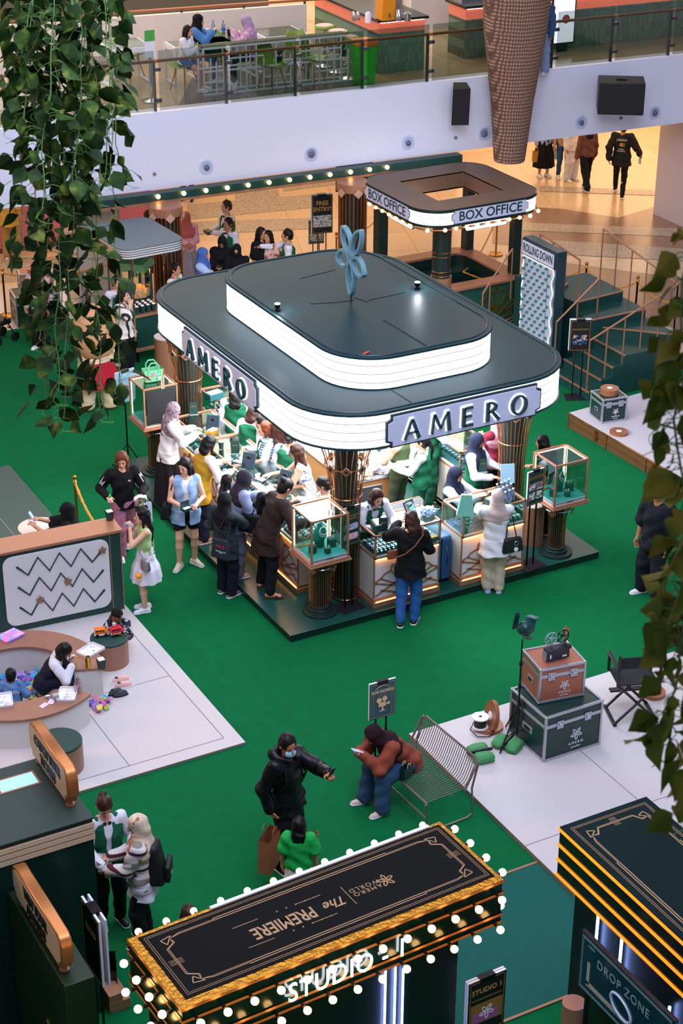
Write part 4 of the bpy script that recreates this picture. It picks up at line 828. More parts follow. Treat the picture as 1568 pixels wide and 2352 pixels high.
bulbs(t,[(LS+.02,.12+i*.24,ZS-.04) for i in range(4)],(1,0,0),.034,.06); bulbs(t,[(LS+.02,.12+i*.24,ZS-.4) for i in range(4)],(1,0,0),.034,.06)
neon=mat('white neon','#FFFFFF',.4,emit='#EEF2FF',es=10,noise=0); neonb=mat('blue white neon tube','#BFD0FF',.4,emit='#8FA8FF',es=12,noise=0)
text('STUDIO - 1',.27,neon,plane_T((1.5,-.035,ZS-.27),(1,0,0),(0,0,1)),.004,t,'neon_letter',bold=-.001,spacing=1.08,sx=.8,sy=1.0,align='CENTER')
MB().box(.1,LS-.35,.12,DS-.1,0,ZS-.46).put('booth_wall',mat('booth wall','#0B1512',.4),t)
for x in(1.95,2.05,2.13): MB().bar((x,.1,.6),(x,.1,1.98 if x<2.1 else 1.85),.014).put('neon_tube',neonb,t)
# ---------------------------------------------------------------- booth at the lower right
t=thing('striped_booth','dark booth with glowing orange stripes and an art deco roof at the lower right','booth',(8.12,6.6,.013))
MB().box(0,.95,0,4.06,1.94,2.48).put('fascia',gloss,t); MB().box(-.004,.954,-.004,4.064,2.48,2.487).put('roof_poster',mat('dark teal roof poster','#0C1E20',.8,spec=.12,noise=.3,nscale=1.1),t)
st_or=mat('orange lit stripe','#FF8A1E',.5,emit='#FF7A12',es=1.3,noise=0)
for z in(1.95,2.12,2.28,2.445): MB().box(-.012,.955,-.012,4.072,z,z+.026).put('light_stripe',st_or,t)
mb=MB(); zz=2.489; ZS_=ZS
def swap(pts): return [(a[1],a[0]) for a in pts]
_PL=PL
def PL(*pts,w=.006):
    for a,c in zip(pts,pts[1:]): mb.bar((a[1],a[0],zz),(c[1],c[0],zz),w*1.2,.002)
deco_border(4.06,.95,.03,.03); mb.put('gold_line_art',lp,t,smooth=False)
MB().box(.14,.95,0,3.95,0,1.94).put('booth_wall',mat('booth wall','#0B1512',.4),t)
for y in(3.55,3.2,2.5,2.2,1.8): MB().bar((.1,y,.95),(.1,y,1.9 if y>2.6 else 1.6),.018).put('neon_tube',neonb,t)
MB().box(.02,.14,2.75,2.9,1.15,1.28).put('camera_unit',blackm,t)
g=P(1336,2136,1.9)
drop=thing('screen_panel','dark teal standing screen with a picture of a bracelet at the lower right','screen',(g.x,g.y,.013),R(-90)); h_=.62; w_=1.3; z0=1.89-h_
MB().box(0,w_,0,.04,z0,1.89).put('frame',black,drop,bevel=.003); MB().box(.012,w_-.012,-.004,0,z0+.012,1.878).put('display_face',mat('dark teal display','#123A42',.12,noise=.15,nscale=2),drop)
dl=mat('pale print','#8FA6A2',.4); frame2=MB()
def ln2(*pts):
    for a,c in zip(pts,pts[1:]): frame2.bar((a[0],-.006,a[1]),(c[0],-.006,c[1]),.004,.002,up=(0,1,0))
for e in(.03,.045): ln2((e,z0+e),(w_-e,z0+e),(w_-e,1.89-e),(e,1.89-e),(e,z0+e))
frame2.put('line_border',dl,drop,smooth=False)
text('DROP ZONE',.13,dl,plane_T((.62,-.006,1.70),(1,0,0),(0,0,1)),.001,drop,'lettering',spacing=1.15,sx=.9); text('AMERO',.03,dl,plane_T((.16,-.006,1.80),(1,0,0),(0,0,1)),.001,drop,'lettering')
mb=MB(mat4=plane_T((.62,-.006,1.50),(1,0,0),(0,0,1))@Matrix.Rotation(R(-20),4,'Z')@Matrix.Diagonal((1,.6,1,1))); mb.tube([(.15*math.cos(a),.15*math.sin(a),0) for a in np.linspace(0,2*PI,28)[:-1]],.016,6,closed=True); mb.put('bracelet_picture',mat('diamond print','#B9C4D8',.4,noise=.4,nscale=90),drop)
mb=MB(); mb.box(.12,.16,-.006,-.004,z0+.12,z0+.36); mb.box(.12,.7,-.006,-.004,z0+.1,z0+.15); mb.put('ribbon_picture',mat('beige print','#A8A48C',.5),drop); text('SLANT',.045,black,plane_T((.62,-.008,z0+.125),(1,0,0),(0,0,1)),.0005,drop,'lettering')
MB().box(.1,.14,.01,.03,0,z0).box(w_-.14,w_-.1,.01,.03,0,z0).put('stand_leg',blackm,drop)
g=P(1318,2304,.95); bin_((g.x,g.y,.013),'round copper bin with a flat lid beside the teal screen',h=.93,r=.105,hole=False)
g=P(1118,2240,1.5); ps=poster_stand('poster_stand','black poster stand reading STUDIO 1 with a gold and pink star picture','poster stand',(g.x,g.y,.02),R(2),.85,.40,.62,posterb,double=True,double_gap=-.04+.06); frame_lines(ps,.4,.85,.62,goldink); ptext(ps,'STUDIO 1',.075,0,1.34,goldink,bold=.002); ptext(ps,'PLAY EXPLORE AND MOVIE THROUGH',.018,0,1.25,goldink)
MB().box(-.17,.17,-.018,-.0155,.98,1.2).put('poster_picture',mat('ochre print','#8A6A2C',.5,noise=.2,nscale=30),ps); MB().box(-.15,.12,-.0195,-.018,.99,1.1).put('poster_picture',mat('pink print','#A25A8C',.5),ps); mb=MB(mat4=plane_T((0,-.0197,1.09),(1,0,0),(0,0,1))); emblem(mb,(0,0),.15,0,.002); mb.put('emblem',white,ps)
# ---------------------------------------------------------------- booths at the lower left
cream_s=mat('cream stripe','#D8B896',.5); card=mat('cream sign face','#C9AE88',.5,noise=.03)
t=thing('ticket_booth','dark green booth with cream stripes and a rooftop sign reading CATCH YOUR TICKETS','booth',(4.6,13.02,.013))
MB().box(-3,0,0,1.12,0,2.28).put('booth_wall',mat('booth green','#0C2A22',.35,noise=.15,nscale=2),t); 
mb=MB(); mb.box(-3.01,.012,-.012,1.13,2.28,2.30); mb.put('roof_panel',mat('grey green roof felt','#2B3B34',.5,noise=.1),t,bevel=.003)
for z in(2.19,2.125,2.06): mb=MB(); mb.box(-3.01,.014,-.014,1.13,z,z+.05); mb.put('cream_stripe',cream_s,t,smooth=False)
g1=P(66,1790,2.3)-t.location; 
MB().box(-.62,-.22,.72,.95,2.285,2.3045).put('roof_opening_frame',copper,t); MB().box(-.60,-.24,.74,.93,2.29,2.306).put('roof_window',mat('lit opening','#8CC4E8',.4,emit='#8CC8F0',es=.8,noise=0),t)
def roof_sign(par,org,L_,H_,lines,size,thick=.11):
    "thick copper ticket shaped sign standing on a roof, running along -Y, face towards -X"
    T=plane_T(org,(0,-1,0),(0,0,1)); c=.06
    def shp(w,h,c): return [(c,0),(w-c,0),(w-c,h*.12),(w,h*.25),(w,h*.72),(w-c*.5,h*.9),(w-c*1.4,h),(c*1.4,h),(c*.5,h*.9),(0,h*.72),(0,h*.25),(c,h*.12)]
    MB(mat4=T).prism(shp(L_,H_,c),-thick,0).put('sign_body',copper_m if 0 else mat('satin copper','#B8743E',.32,.6,noise=.05),par,bevel=.012)
    MB(mat4=T@Matrix.Translation((.03,.03,0))).prism(shp(L_-.06,H_-.06,c),0,.004).put('sign_face',card,par)
    for i,s in enumerate(lines): text(s,size,black,T@Matrix.Translation((L_/2,H_*(.68-.4*i),.006)),.006,par,'lettering',bold=.006,sx=.8,sy=1.1)
    for x in(.12,L_-.12): MB(mat4=T@Matrix.Translation((x,0,-thick/2))@Matrix.Rotation(R(90),4,'X')).lathe([(.02,-.0),(.02,.05),(.045,.055),(.045,.06)],14).put('sign_foot',copper,par)
a=P(172,1862,2.30)-t.location; roof_sign(t,(a.x-.06,a.y+1.0,2.36),1.02,.38,['CATCH YOUR','TICKETS'],.13)
t=thing('award_cabinet','tall narrow dark green cabinet with a copper sign reading WIN YOUR AWARDS','cabinet',(3.74,11.56,.013))
MB().box(0,.27,0,1.42,0,1.79).put('cabinet_body',mat('olive green panel','#20301A',.35,noise=.3,nscale=2),t,bevel=.004); roof_sign(t,(.02,1.3,1.86),1.22,.36,['WIN YOUR','AWARDS'],.14)
mb=MB(mat4=plane_T((-.003,.5,.9),(0,-1,0),(0,0,1))); emblem(mb,(0,0),.2,0,.003); mb.put('emblem',goldink,t)
mb=MB(mat4=plane_T((.1,-.003,.9),(1,0,0),(0,0,1))); emblem(mb,(0,0),.12,0,.003); mb.put('emblem',goldink,t)
MB().box(-.3,.5,-.2,0,.0,.3).put('copper_plinth',copper,t) if 0 else None
g=P(205,2120,1.2); ps=poster_stand('poster_stand','double sided black poster stand between the cabinet and the ticket booth','poster stand',(4.36,12.55,.013),R(-90),.92,.42,.75,posterb,double=True,double_gap=.05); frame_lines(ps,.42,.92,.75,goldink); ptext(ps,'RULES',.09,0,1.42,goldink)
o=MB().box(0,.22,0,.32,0,.12).box(0,.14,0,.32,.12,.22).put('copper_steps',copper,bevel=.004); o.location=(4.62,12.95,.013); tag(o,'small copper step block at the foot of the ticket booth','step')
o=MB().lathe([(.035,0),(.035,.15),(.014,.2),(.014,.23)],14).put('water_bottle',glass('bottle plastic','#BFD4E8',.4)); o.location=P(228,2288)+Vector((.03,0,.013)); tag(o,'clear plastic water bottle on the carpet by the copper step','bottle')
def paper_bag(loc,rz,w,d,h,m,label,handles=None,hm=None,group=None,open_dark=False,name='shopping_bag'):
    t=thing(name,label,'bag',loc,rz,group); mb=MB()
    mb.add([(-w/2,-d/2,0),(w/2,-d/2,0),(w/2,d/2,0),(-w/2,d/2,0),(-w/2*1.0,-d/2,h),(w/2,-d/2,h*.98),(w/2,d/2*.8,h),(-w/2,d/2*.8,h)],[(3,2,1,0),(0,1,5,4),(1,2,6,5),(2,3,7,6),(3,0,4,7)]); mb.put('bag_body',m,t,smooth=False)
    if handles:
        for y in(-d/2,d/2*.8): MB().tube([(-w*.2,y,h),(-w*.17,y,h+handles*.8),(0,y,h+handles),(w*.17,y,h+handles*.8),(w*.2,y,h)],.005,6).put('handle',hm or goldink,t)
    return t
paper_bag(P(255,2272)+Vector((0,0,.013)),R(70),.3,.13,.34,black,'black paper bag standing on the carpet by the ticket booth',.08,black)
# ---------------------------------------------------------------- mezzanine furniture
def MP(x,y,z=0): p=P(x,y,MZ+.0); return Vector((p.x,p.y,MZ+z+.002))
lime=mat('lime green plastic','#7E9A2A',.4,noise=.03); whm=mat('white metal frame','#D8DAE0',.4)
def shell_chair(loc,rz,label):
    t=thing('shell_chair',label,'chair',loc,rz,'lime green shell chairs on the mezzanine')
    mb=MB(); n=12; prof=[(-.22,.44),(-.18,.43),(.05,.42),(.17,.44),(.22,.52),(.25,.66),(.26,.80)]
    vs=[]; 
    for y,z in prof:
        for i in range(n+1):
            u=i/n*2-1; w_=.23*(1 if z<.6 else 1-.35*((z-.6)/.2)**2); vs.append((u*w_,y-(.05*u*u if z>.5 else 0),z+.07*u*u))
    fs=[(j*(n+1)+i,j*(n+1)+i+1,(j+1)*(n+1)+i+1,(j+1)*(n+1)+i) for j in range(len(prof)-1) for i in range(n)]
    mb.add(vs,fs); o=mb.put('seat_shell',lime,t); md=o.modifiers.new('s','SOLIDIFY'); md.thickness=.012
    for x in(-.2,.2):
        for y in(-.2,.2): MB().tube([(x*.5,y*.5,.42),(x,y,0)],[.012,.009],7).put('leg',mat('beech leg','#8A5A38',.5),t)
    return t
sc0=shell_chair(MP(425,205),R(-70),'lime green shell chair under the girl with long black hair')
for (x,y,a,l) in((300,180,R(110),'lime green shell chair beside the left white table'),(600,142,R(60),'lime green shell chair behind the lilac headscarf'),(625,205,R(20),'lime green shell chair behind the white lattice shelf'),(505,180,R(10),'lime green shell chair left of the lattice shelf middle'),(690,175,R(0),'lime green shell chair by the right end of the lattice shelf'),(715,190,R(30),'rightmost lime green shell chair by the lattice shelf')): dup(sc0,MP(x,y),a,l)
def frame_table(loc,rz,w,d,label,h=.74):
    t=thing('frame_table',label,'table',loc,rz,'white framed tables on the mezzanine'); MB().box(-w/2,w/2,-d/2,d/2,h-.1,h).put('apron',whm,t); MB().box(-w/2+.03,w/2-.03,-d/2+.03,d/2-.03,h,h+.008).put('glass_top',mat('dark glass top','#3A4A40',.1),t)
    for x in(-w/2,w/2):
        for a,b_ in(((x,-d/2,0),(x,-d/2,h)),((x,d/2,0),(x,d/2,h)),((x,-d/2,.02),(x,d/2,.02))): MB().bar(a,b_,.04).put('frame_leg',whm,t,smooth=False)
frame_table(MP(290,190),BA+R(0),.8,.8,'white framed table with dark glass top, left one near the vine'); frame_table(Vector((*P(507,86,MZ+.75)[:2],MZ+.002)),BA,1.1,.9,'white framed table between the two headscarf wearers'); frame_table(MP(460,185),BA,1.2,.5,'white framed table in front of the seated girl'); frame_table(MP(640,160),BA,.9,.8,'white framed table behind the lattice shelf')
t=thing('lattice_shelf','white metal lattice shelf planted with small pots behind the balustrade','shelf',MP(470,222),BA); W9=2.95
mb=MB()
for z in(.02,.45,.88):
    for y in(0,.3): mb.bar((0,y,z),(W9,y,z),.03)
xs=[0,.25,.5,.85,1.05,1.2,1.45,1.75,1.95,2.2,2.35,2.65,2.8,W9]
for i,x in enumerate(xs):
    for y in(0,.3): mb.bar((x,y,0 if i%3 else 0),(x,y,.88 if i%2==0 else .62 if i%3 else .88),.025)
for a,b_,z in((0,.5,.25),(.5,1.2,.66),(1.2,1.75,.25),(1.95,2.8,.66),(2.2,W9,.25)): mb.bar((a,0,z),(b_,0,z),.025)
mb.put('lattice_frame',whm,t,smooth=False); MB().box(0,W9,0,.3,.88,.9).put('shelf_top',mat('dark planter top','#2A3420',.8,noise=.4,nscale=30),t)
leafg=mat('plant leaf','#2E5A24',.6,noise=.3,nscale=20)
def pot(loc,m,label,hh=.3):
    t=thing('potted_plant',label,'plant',loc,0,'potted plants on the lattice shelf'); MB().lathe([(.055,0),(.07,.12)],16).put('pot',m,t); mb=MB()
    for k in range(40): a=rnd.uniform(0,6.28); b_=rnd.uniform(.2,1); L_=rnd.uniform(.08,.16); mb.tube([(0,0,.12),(math.cos(a)*L_*b_*.6,math.sin(a)*L_*b_*.6,.12+L_*.7),(math.cos(a)*L_*b_,math.sin(a)*L_*b_,.12+L_)],[.004,.007,.002],4)
    mb.put('foliage',leafg,t)
b0=MP(470,222); rot=Matrix.Rotation(BA,3,'Z')
pot(b0+rot@Vector((.65,.15,.03)),white,'white pot with a small plant in the lattice shelf'); pot(b0+rot@Vector((1.58,.15,.46)),black,'black pot with a small plant in the middle of the lattice shelf'); pot(b0+rot@Vector((2.9,.15,.46)),black,'black pot with a small plant at the right end of the lattice shelf')
# stanchion with menu, bottles and cups on table
t=thing('menu_stand','steel queue post with a green and white notice behind the balustrade','post',MP(348,232)); MB().lathe([(.2,0),(.2,.02),(.03,.05),(.03,.9)],24).put('post_body',chrome,t); MB().box(-.1,.1,-.03,-.02,.8,1.3).put('notice',paper,t); MB().box(-.1,.1,-.035,-.03,1.1,1.3).put('green_notice',mat('green notice','#4AA84A',.5),t)
for (x,y,l) in((490,78,'clear water bottle, left one on the mezzanine table'),(513,78,'clear water bottle, right one on the mezzanine table')):
    g=P(x,y,MZ+.75); t=thing('water_bottle',l,'bottle',(g.x,g.y,MZ+.75),0,'bottles on the mezzanine table'); MB().lathe([(.035,0),(.035,.17),(.014,.21),(.014,.24)],12).put('bottle_body',glass('bottle plastic'),t); MB().box(-.036,.036,-.036,.036,.07,.11).put('bottle_label',mat('blue label','#3A70C8',.5),t); MB().lathe([(.016,.24),(.016,.26)],10).put('cap',mat('blue label'),t)
g=P(526,82,MZ+.75); o=MB().lathe([(.03,0),(.038,.13)],14).put('drink_glass',mat('cola','#2A1210',.15)); o.location=(g.x,g.y,MZ+.752); tag(o,'glass of dark drink in front of the lilac headscarf','glass')
g=P(482,80,MZ+.75); o=MB().lathe([(.035,0),(.04,.12)],14).put('drink_cup',mat('pale cup','#B8C0D0',.3)); o.location=(g.x-.05,g.y,MZ+.752); tag(o,'pale cup held in front of the blue top','cup')
# bar counter with glow, stools, bin
def barblock(name,label,p0,ang,L_,D_,H_=1.05,side=1):
    t=thing(name,label,'bar counter',p0,ang); MB().box(0,L_,0,D_,0,H_-.28).put('tiled_front',tile,t); MB().box(.0,L_,-.005,D_+.005,H_-.28,H_-.05).put('glowing_fascia',mat('coral backlit slats','#B86450',.5,emit='#F07A5C',es=.3,noise=.1,nscale=30),t); MB().box(-.05,L_+.05,-.08,D_+.08,H_-.05,H_).put('bar_top',mat('dark stone top','#2A2624',.25,noise=.2),t)
    MB().box(.02,L_-.02,-.03,-.02,H_-.075,H_-.062).put('light_strip',mat('pink strip','#FFC0B0',.5,emit='#FFB0A0',es=5,noise=0),t); return t
tile=mat('sage green tiles','#6E8A72',.3,noise=0); N,L,b=nodes(tile); v=coord(tile,'Object',(1,1,1),(R(90),0,0)); br=N.new('ShaderNodeTexBrick'); br.inputs['Scale'].default_value=9; br.inputs['Brick Width'].default_value=.5; br.inputs['Row Height'].default_value=1.6; br.inputs['Mortar Size'].default_value=.02; br.inputs['Color1'].default_value=(*lin('#7A947C'),1); br.inputs['Color2'].default_value=(*lin('#5E7A68'),1); br.inputs['Mortar'].default_value=(*lin('#46584C'),1); L.new(v,br.inputs['Vector']); L.new(br.outputs['Color'],b.inputs['Base Color'])
a0=MP(868,170); a1=MP(955,158); barblock('bar_counter','sage tiled bar with a glowing coral fascia and orange dispenser on top',a0,BA,1.0,3.0); barblock('bar_counter','long sage tiled bar with glowing coral fascia behind the wicker column',MP(1065,135),BA,5.6,.7)
for (x,y,l) in((745,152,'bar stool with a lime seat, left of three'),(775,165,'bar stool with a lime seat, middle of three'),(800,180,'bar stool with a lime seat, right of three')):
    t=thing('bar_stool',l,'stool',MP(x,y),0,'lime bar stools'); MB().lathe([(.2,0),(.2,.015),(.03,.05),(.025,.72)],24).put('stool_base',chrome,t); MB().lathe([(.17,.74),(.2,.76),(.19,.8)],20).put('seat',lime,t); MB().lathe([(.16,.80),(.15,.815)],20).put('seat_cushion',mat('pink cushion','#D8A8A0',.6),t); MB().tube([(.1*math.cos(a),.1*math.sin(a),.28) for a in np.linspace(0,2*PI,13)[:-1]],.008,5,closed=True).put('footrest',chrome,t)
t=thing('wheeled_bin','bright green plastic bin with an orange lid beside the bar stools','bin',MP(835,190),BA); gb=mat('bright green plastic','#3CC828',.4,noise=.03)
MB().add([(-.16,-.16,0),(.16,-.16,0),(.16,.16,0),(-.16,.16,0),(-.2,-.2,.72),(.2,-.2,.72),(.2,.2,.72),(-.2,.2,.72)],[(3,2,1,0),(0,1,5,4),(1,2,6,5),(2,3,7,6),(3,0,4,7),(4,5,6,7)]).put('bin_body',gb,t,bevel=.01); MB().box(-.21,.21,-.21,.21,.72,.82).put('lid',mat('orange plastic','#F08028',.4),t,bevel=.02)
g=P(885,45,MZ+1.05); t=thing('drink_dispenser','orange box dispenser on the bar top','dispenser',(g.x,g.y,MZ+1.052),BA); MB().box(-.15,.15,-.15,.15,0,.42).put('dispenser_body',mat('orange yellow','#E89018',.4),t,bevel=.02); MB().box(-.02,.02,-.19,-.15,.08,.14).put('tap',chrome,t)
for i,(x,y,r_,h_) in enumerate(((812,48,.04,.18),(822,46,.04,.16),(845,52,.06,.2),(915,48,.07,.22),(935,48,.07,.16))): g=P(x,y,MZ+1.05); o=MB().lathe([(r_,0),(r_,h_*.8),(r_*.6,h_)],14).put('steel_jug',chrome if i!=2 else paper); o.location=(g.x,g.y,MZ+1.052); tag(o,'%s on the bar top, %s'%(('paper cup stack' if i==2 else 'steel container'),('leftmost','second from left','white one in the middle','next to the orange dispenser','rightmost')[i]),'container','containers on the bar')
# wall bits: low white wall with wooden rail, burger poster, shop fronts
p0=MP(235,152); p1=MP(740,112); dv=(p1-p0); aa=math.atan2(dv.y,dv.x); struct(MB(mat4=Tm((p0.x-4,p0.y-4*math.tan(aa),MZ),aa)).box(-2,4.2+dv.length-.5,0,.12,0,.92).put('wall_low',mat('cream low wall','#D8CEC6',.5),smooth=False))
t=thing('rear_handrail','wooden handrail on the low white wall behind the tables','handrail',(p0.x-4,p0.y-4*math.tan(aa),MZ),aa); MB().tube([(-2,.06,1.0),(dv.length+4.5,.06,1.0)],.03,8).put('handrail',rail_w,t)
for k in range(7): MB().box(.5+k*1.3,.54+k*1.3,.04,.08,0,1.0).put('post',post_m,t)
t=thing('shop_front','cream shop front with a burger poster at the top edge','shop front',BP(7,7.0,MZ),BA)
MB().box(-7,9,0,.2,0,.95).put('shop_plinth',mat('dark plinth','#4A4640',.5),t); MB().box(-7,9,.02,.2,.95,3).put('shop_wall',mat('cream shop wall','#C8CCC8',.5),t)
MB().box(1.2,6.4,-.02,.02,1.0,2.4).put('menu_board',mat('pale poster','#C9D4CE',.4,emit='#C9D4CE',es=.25),t)
for z,rx,rz_2,m_ in((1.25,.95,.2,mat('bun','#C8843A',.5)),(1.38,1.0,.14,mat('lettuce','#7AA838',.5,noise=.3,nscale=20)),(1.5,.9,.12,mat('chicken','#D89A58',.5)),(1.7,.9,.3,mat('bun'))): MB(mat4=plane_T((2.6,-.03,z),(1,0,0),(0,0,1))).lathe([(1,0),(1,.004)],30,sx=rx,sy=rz_2).put('burger_picture',m_,t)
MB().box(-2.2,-.2,-.03,.02,1.0,2.2).put('red_poster',mat('red orange poster','#C8482A',.4,emit='#C8482A',es=.2),t); MB().box(-.2,.6,-.03,.02,.9,2.5).put('dark_pillar',black,t)
text('CHICKEN',.3,black,plane_T((-1.2,-.035,1.3),(1,0,0),(0,0,1)),.002,t)
# right side: kiosk screen, shops, white box pillar
t=thing('menu_screen','standing white menu screen with a red and green picture by the bar','screen',MP(1290,118),BA); MB().box(-.28,.28,0,.05,.15,1.1).put('screen_frame',black,t); MB().box(-.25,.25,-.006,0,.18,1.07).put('display_face',mat('bright menu','#E8EAF2',.4,emit='#E8EAF2',es=.7),t); MB().cyl((0,0),.12,.5,.51,12) if 0 else None
MB(mat4=plane_T((.05,-.008,.65),(1,0,0),(0,0,1))).cyl((0,0),.09,0,.003,16).put('menu_picture',mat('red print','#D83A50',.5),t); MB().box(-.12,.1,-.03,.03,0,.18).put('stand',black,t)
struct(MB().box(*(lambda c:(c.x-.1,c.x+2.0,c.y,c.y+1.6))(MP(952,72)),MZ,MZ+4).put('trim_4',mat('white shop pillar'),smooth=False))
t=thing('red_shop_sign','bright red illuminated shop panel at the top right corner','shop sign',MP(1545,62),BA); MB().box(-.4,1.2,0,.1,0,2.6).put('sign_panel',mat('red sign','#D8203A',.4,emit='#E82040',es=.8),t); text('FE',.5,white,plane_T((.25,-.01,1.1),(1,0,0),(0,0,1)),.003,t); text('ASS',.3,white,plane_T((.25,-.01,.5),(1,0,0),(0,0,1)),.003,t)
t=thing('advert_totem','dark totem with a bright white screen at the upper right','screen',MP(1468,60),BA); MB().box(-.3,.3,0,.1,0,2.4).put('totem_body',black,t); MB().box(-.22,.22,-.01,0,.9,2.2).put('display_face',mat('bright menu'),t)
g=P(1515,20,MZ); struct(MB(mat4=Tm((MP(1350,62).x,MP(1350,62).y,MZ),BA)).box(-4,1.1,1.5,1.7,0,3).put('wall_shop',mat('grey shop wall','#6E6A68',.5,noise=.1),smooth=False))
light('bar_lamp','POINT',P(1150,40,MZ+2.4),60,'#FFE0B8',.2); light('shop_lamp','POINT',P(1480,60,MZ+2.4),70,'#FFD8B0',.2)
t=thing('gem_case','glass pastry case on the long bar','display case',MP(1150,118)+Vector((0,0,1.05)),BA); MB().box(-.9,.9,.1,.6,0,.06).put('case_base',chrome,t); MB().box(-.9,.9,.1,.6,.06,.4).put('glass_pane',clearg,t)
# ---------------------------------------------------------------- play zone
PZ=.045
t=thing('game_wall','long counter wall with three zigzag tracks on a white board at the left','game wall',(7.78,20.15,.013),R(180)-math.atan2(.42,1.5)*0+R(0))
t.rotation_euler=(0,0,R(180)); 
gb0=P(285,1405); gb1=P(14,1425)
an=R(-4)
t.location=(gb0.x,gb0.y,.046); t.rotation_euler=(0,0,an)
MB().box(-3.2,0,0,.36,0,1.17).put('wall_body',green_d,t); MB().box(-3.2,.03,-.03,.39,1.17,1.21).put('counter_top',copper,t,bevel=.004); MB().box(-.0,.012,-.006,.366,0,1.17).box(-.15,-.14,-.008,0,0,1.17).put('corner_trim',copper,t)
Tz=plane_T((0,-.004,0),(1,0,0),(0,0,1)); MB(mat4=Tz).prism(rrect(-1.6,-.17,.10,1.12,.13,6),0,.02).put('white_board',ivory,t,bevel=.004)
def zig(row,z0):
    pts=[(-1.42+i*.145,z0+(0 if i%2 else .0)+(.13 if i%2==0 else -.1)) for i in range(9)]; pts[0]=(-1.42,z0+.05); pts[-1]=(-1.42+8*.145,z0+.05)
    MB().tube([(x,-.026,z) for x,z in pts],.016,6).put('zigzag_track',trim_d,t); return pts
star=[(math.cos(R(90+36*k))*(.062 if k%2==0 else .036),math.sin(R(90+36*k))*(.062 if k%2==0 else .036)) for k in range(10)]
for r_,(z0,k,fr) in enumerate(((.92,8,1),(.62,5,.6),(.32,2,.9))):
    pts=zig(r_,z0); a=pts[k-1];c=pts[k]; x=a[0]+(c[0]-a[0])*fr; z=a[1]+(c[1]-a[1])*fr; MB(mat4=plane_T((x,-.035,z),(1,0,0),(0,0,1))).prism(star,0,.018).put('star_knob',mat('wood star','#8C6450',.5),t,bevel=.004)
cup=MB(); cup.use(0).add([(-.035,-.035,0),(.035,-.035,0),(.035,.035,0),(-.035,.035,0),(-.048,-.048,.13),(.048,-.048,.13),(.048,.048,.13),(-.048,.048,.13)],[(3,2,1,0),(0,1,5,4),(1,2,6,5),(2,3,7,6),(3,0,4,7)]); cup.use(1).box(-.04,.04,-.04,.04,.118,.135)
cupo=cup.put('snack_box',[posterg,paper]); cupo.location=P(252,1194,1.256); cupo.location.z=1.257; tag(cupo,'small dark green snack box on the end of the game wall counter','box')
c=cupo.copy(); COL.objects.link(c); c.location=P(233,1534,.47); c.location.z=.466; c['label']='small dark green snack box beside the gold tumbler on the ring seat'
# round table behind, with a person
t=thing('round_table','small round cream table behind the game wall','table',P(90,1215,.74).to_2d().to_3d()+Vector((0,0,.053)),0); MB().lathe([(.28,.70),(.29,.71),(.29,.725),(.28,.73)],36).put('table_top',mat('cream table','#E6D8C8',.4),t); MB().lathe([(.2,0),(.2,.015),(.03,.03),(.03,.70)],24).put('pedestal',blackm,t)
# ring seat around the brick pit
RC=Vector((5.75,18.6,PZ)); t=thing('curved_bench','curved white ring bench with copper top around a pit of toy bricks','bench',RC)
def arc(r0,r1,a0,a1,n=44): 
    o=[(r1*math.cos(R(a0+(a1-a0)*i/n)),r1*math.sin(R(a0+(a1-a0)*i/n))) for i in range(n+1)]; i_=[(r0*math.cos(R(a0+(a1-a0)*i/n)),r0*math.sin(R(a0+(a1-a0)*i/n))) for i in range(n+1)]; return o,i_
def arcsolid(mb,r0,r1,a0,a1,z0,z1):
    o,i_=arc(r0,r1,a0,a1); n=len(o); vs=[(x,y,z) for z in(z0,z1) for p in(o,i_) for x,y in p]; fs=[]
    for k in range(n-1): j=k+1; fs+=[(j,k,n+k,n+j),(2*n+k,2*n+j,3*n+j,3*n+k),(k,j,2*n+j,2*n+k),(n+j,n+k,3*n+k,3*n+j)]
    fs+=[(0,2*n,3*n,n),(n-1,2*n-1,4*n-1,3*n-1)]; mb.add(vs,fs)
mb=MB(); arcsolid(mb,.68,1.02,-20,305,0,.385); mb.put('ring_base',mat('white ring base','#D6D2CC',.5,noise=.03),t)
mb=MB(); arcsolid(mb,.64,1.05,-21,306,.385,.42); mb.put('ring_top',mat('bronze seat top','#9C6F58',.45,.15,noise=.06),t,bevel=.005)
brk=[mat('brick '+n,c,.4,noise=.03) for n,c in(('pink','#E86AA8'),('lilac','#A070C8'),('blue','#3AA4D8'),('lime','#A8D84A'),('yellow','#F0D060'),('violet','#6A60B8'),('rose','#E890B8'))]
def brick_mesh(nx,ny):
    mb=MB(); mb.box(-nx*.016,nx*.016,-ny*.016,ny*.016,0,.028)
    for i in range(nx):
        for j in range(ny): mb.lathe([(.009,0),(.009,.009)],8,((i-(nx-1)/2)*.032,(j-(ny-1)/2)*.032,.028))
    o=mb.put('b',brk[0]); me=o.data; bpy.data.objects.remove(o); return me
bms=[]
for nx,ny in((2,2),(4,2)):
    m0=brick_mesh(nx,ny)
    for m_ in brk: q=m0.copy(); q.materials.clear(); q.materials.append(m_); bms.append((q,m_.name.split()[1]))
def bricks(n,fn,label,group):
    for i in range(n):
        me,cn=bms[rnd.randrange(len(bms))]; o=bpy.data.objects.new('toy_brick',me); COL.objects.link(o); x,y,z=fn(i); o.location=(x,y,z); o.rotation_euler=(rnd.uniform(-.6,.6),rnd.uniform(-.6,.6),rnd.uniform(0,6.28)); tag(o,cn+label,'toy brick',group)
def pitpt(i):
    a=rnd.uniform(0,2*PI); r_=.6*math.sqrt(rnd.random()); return RC.x+r_*math.cos(a),RC.y+r_*math.sin(a),PZ+.03+rnd.random()*.11*(1-r_/.9)
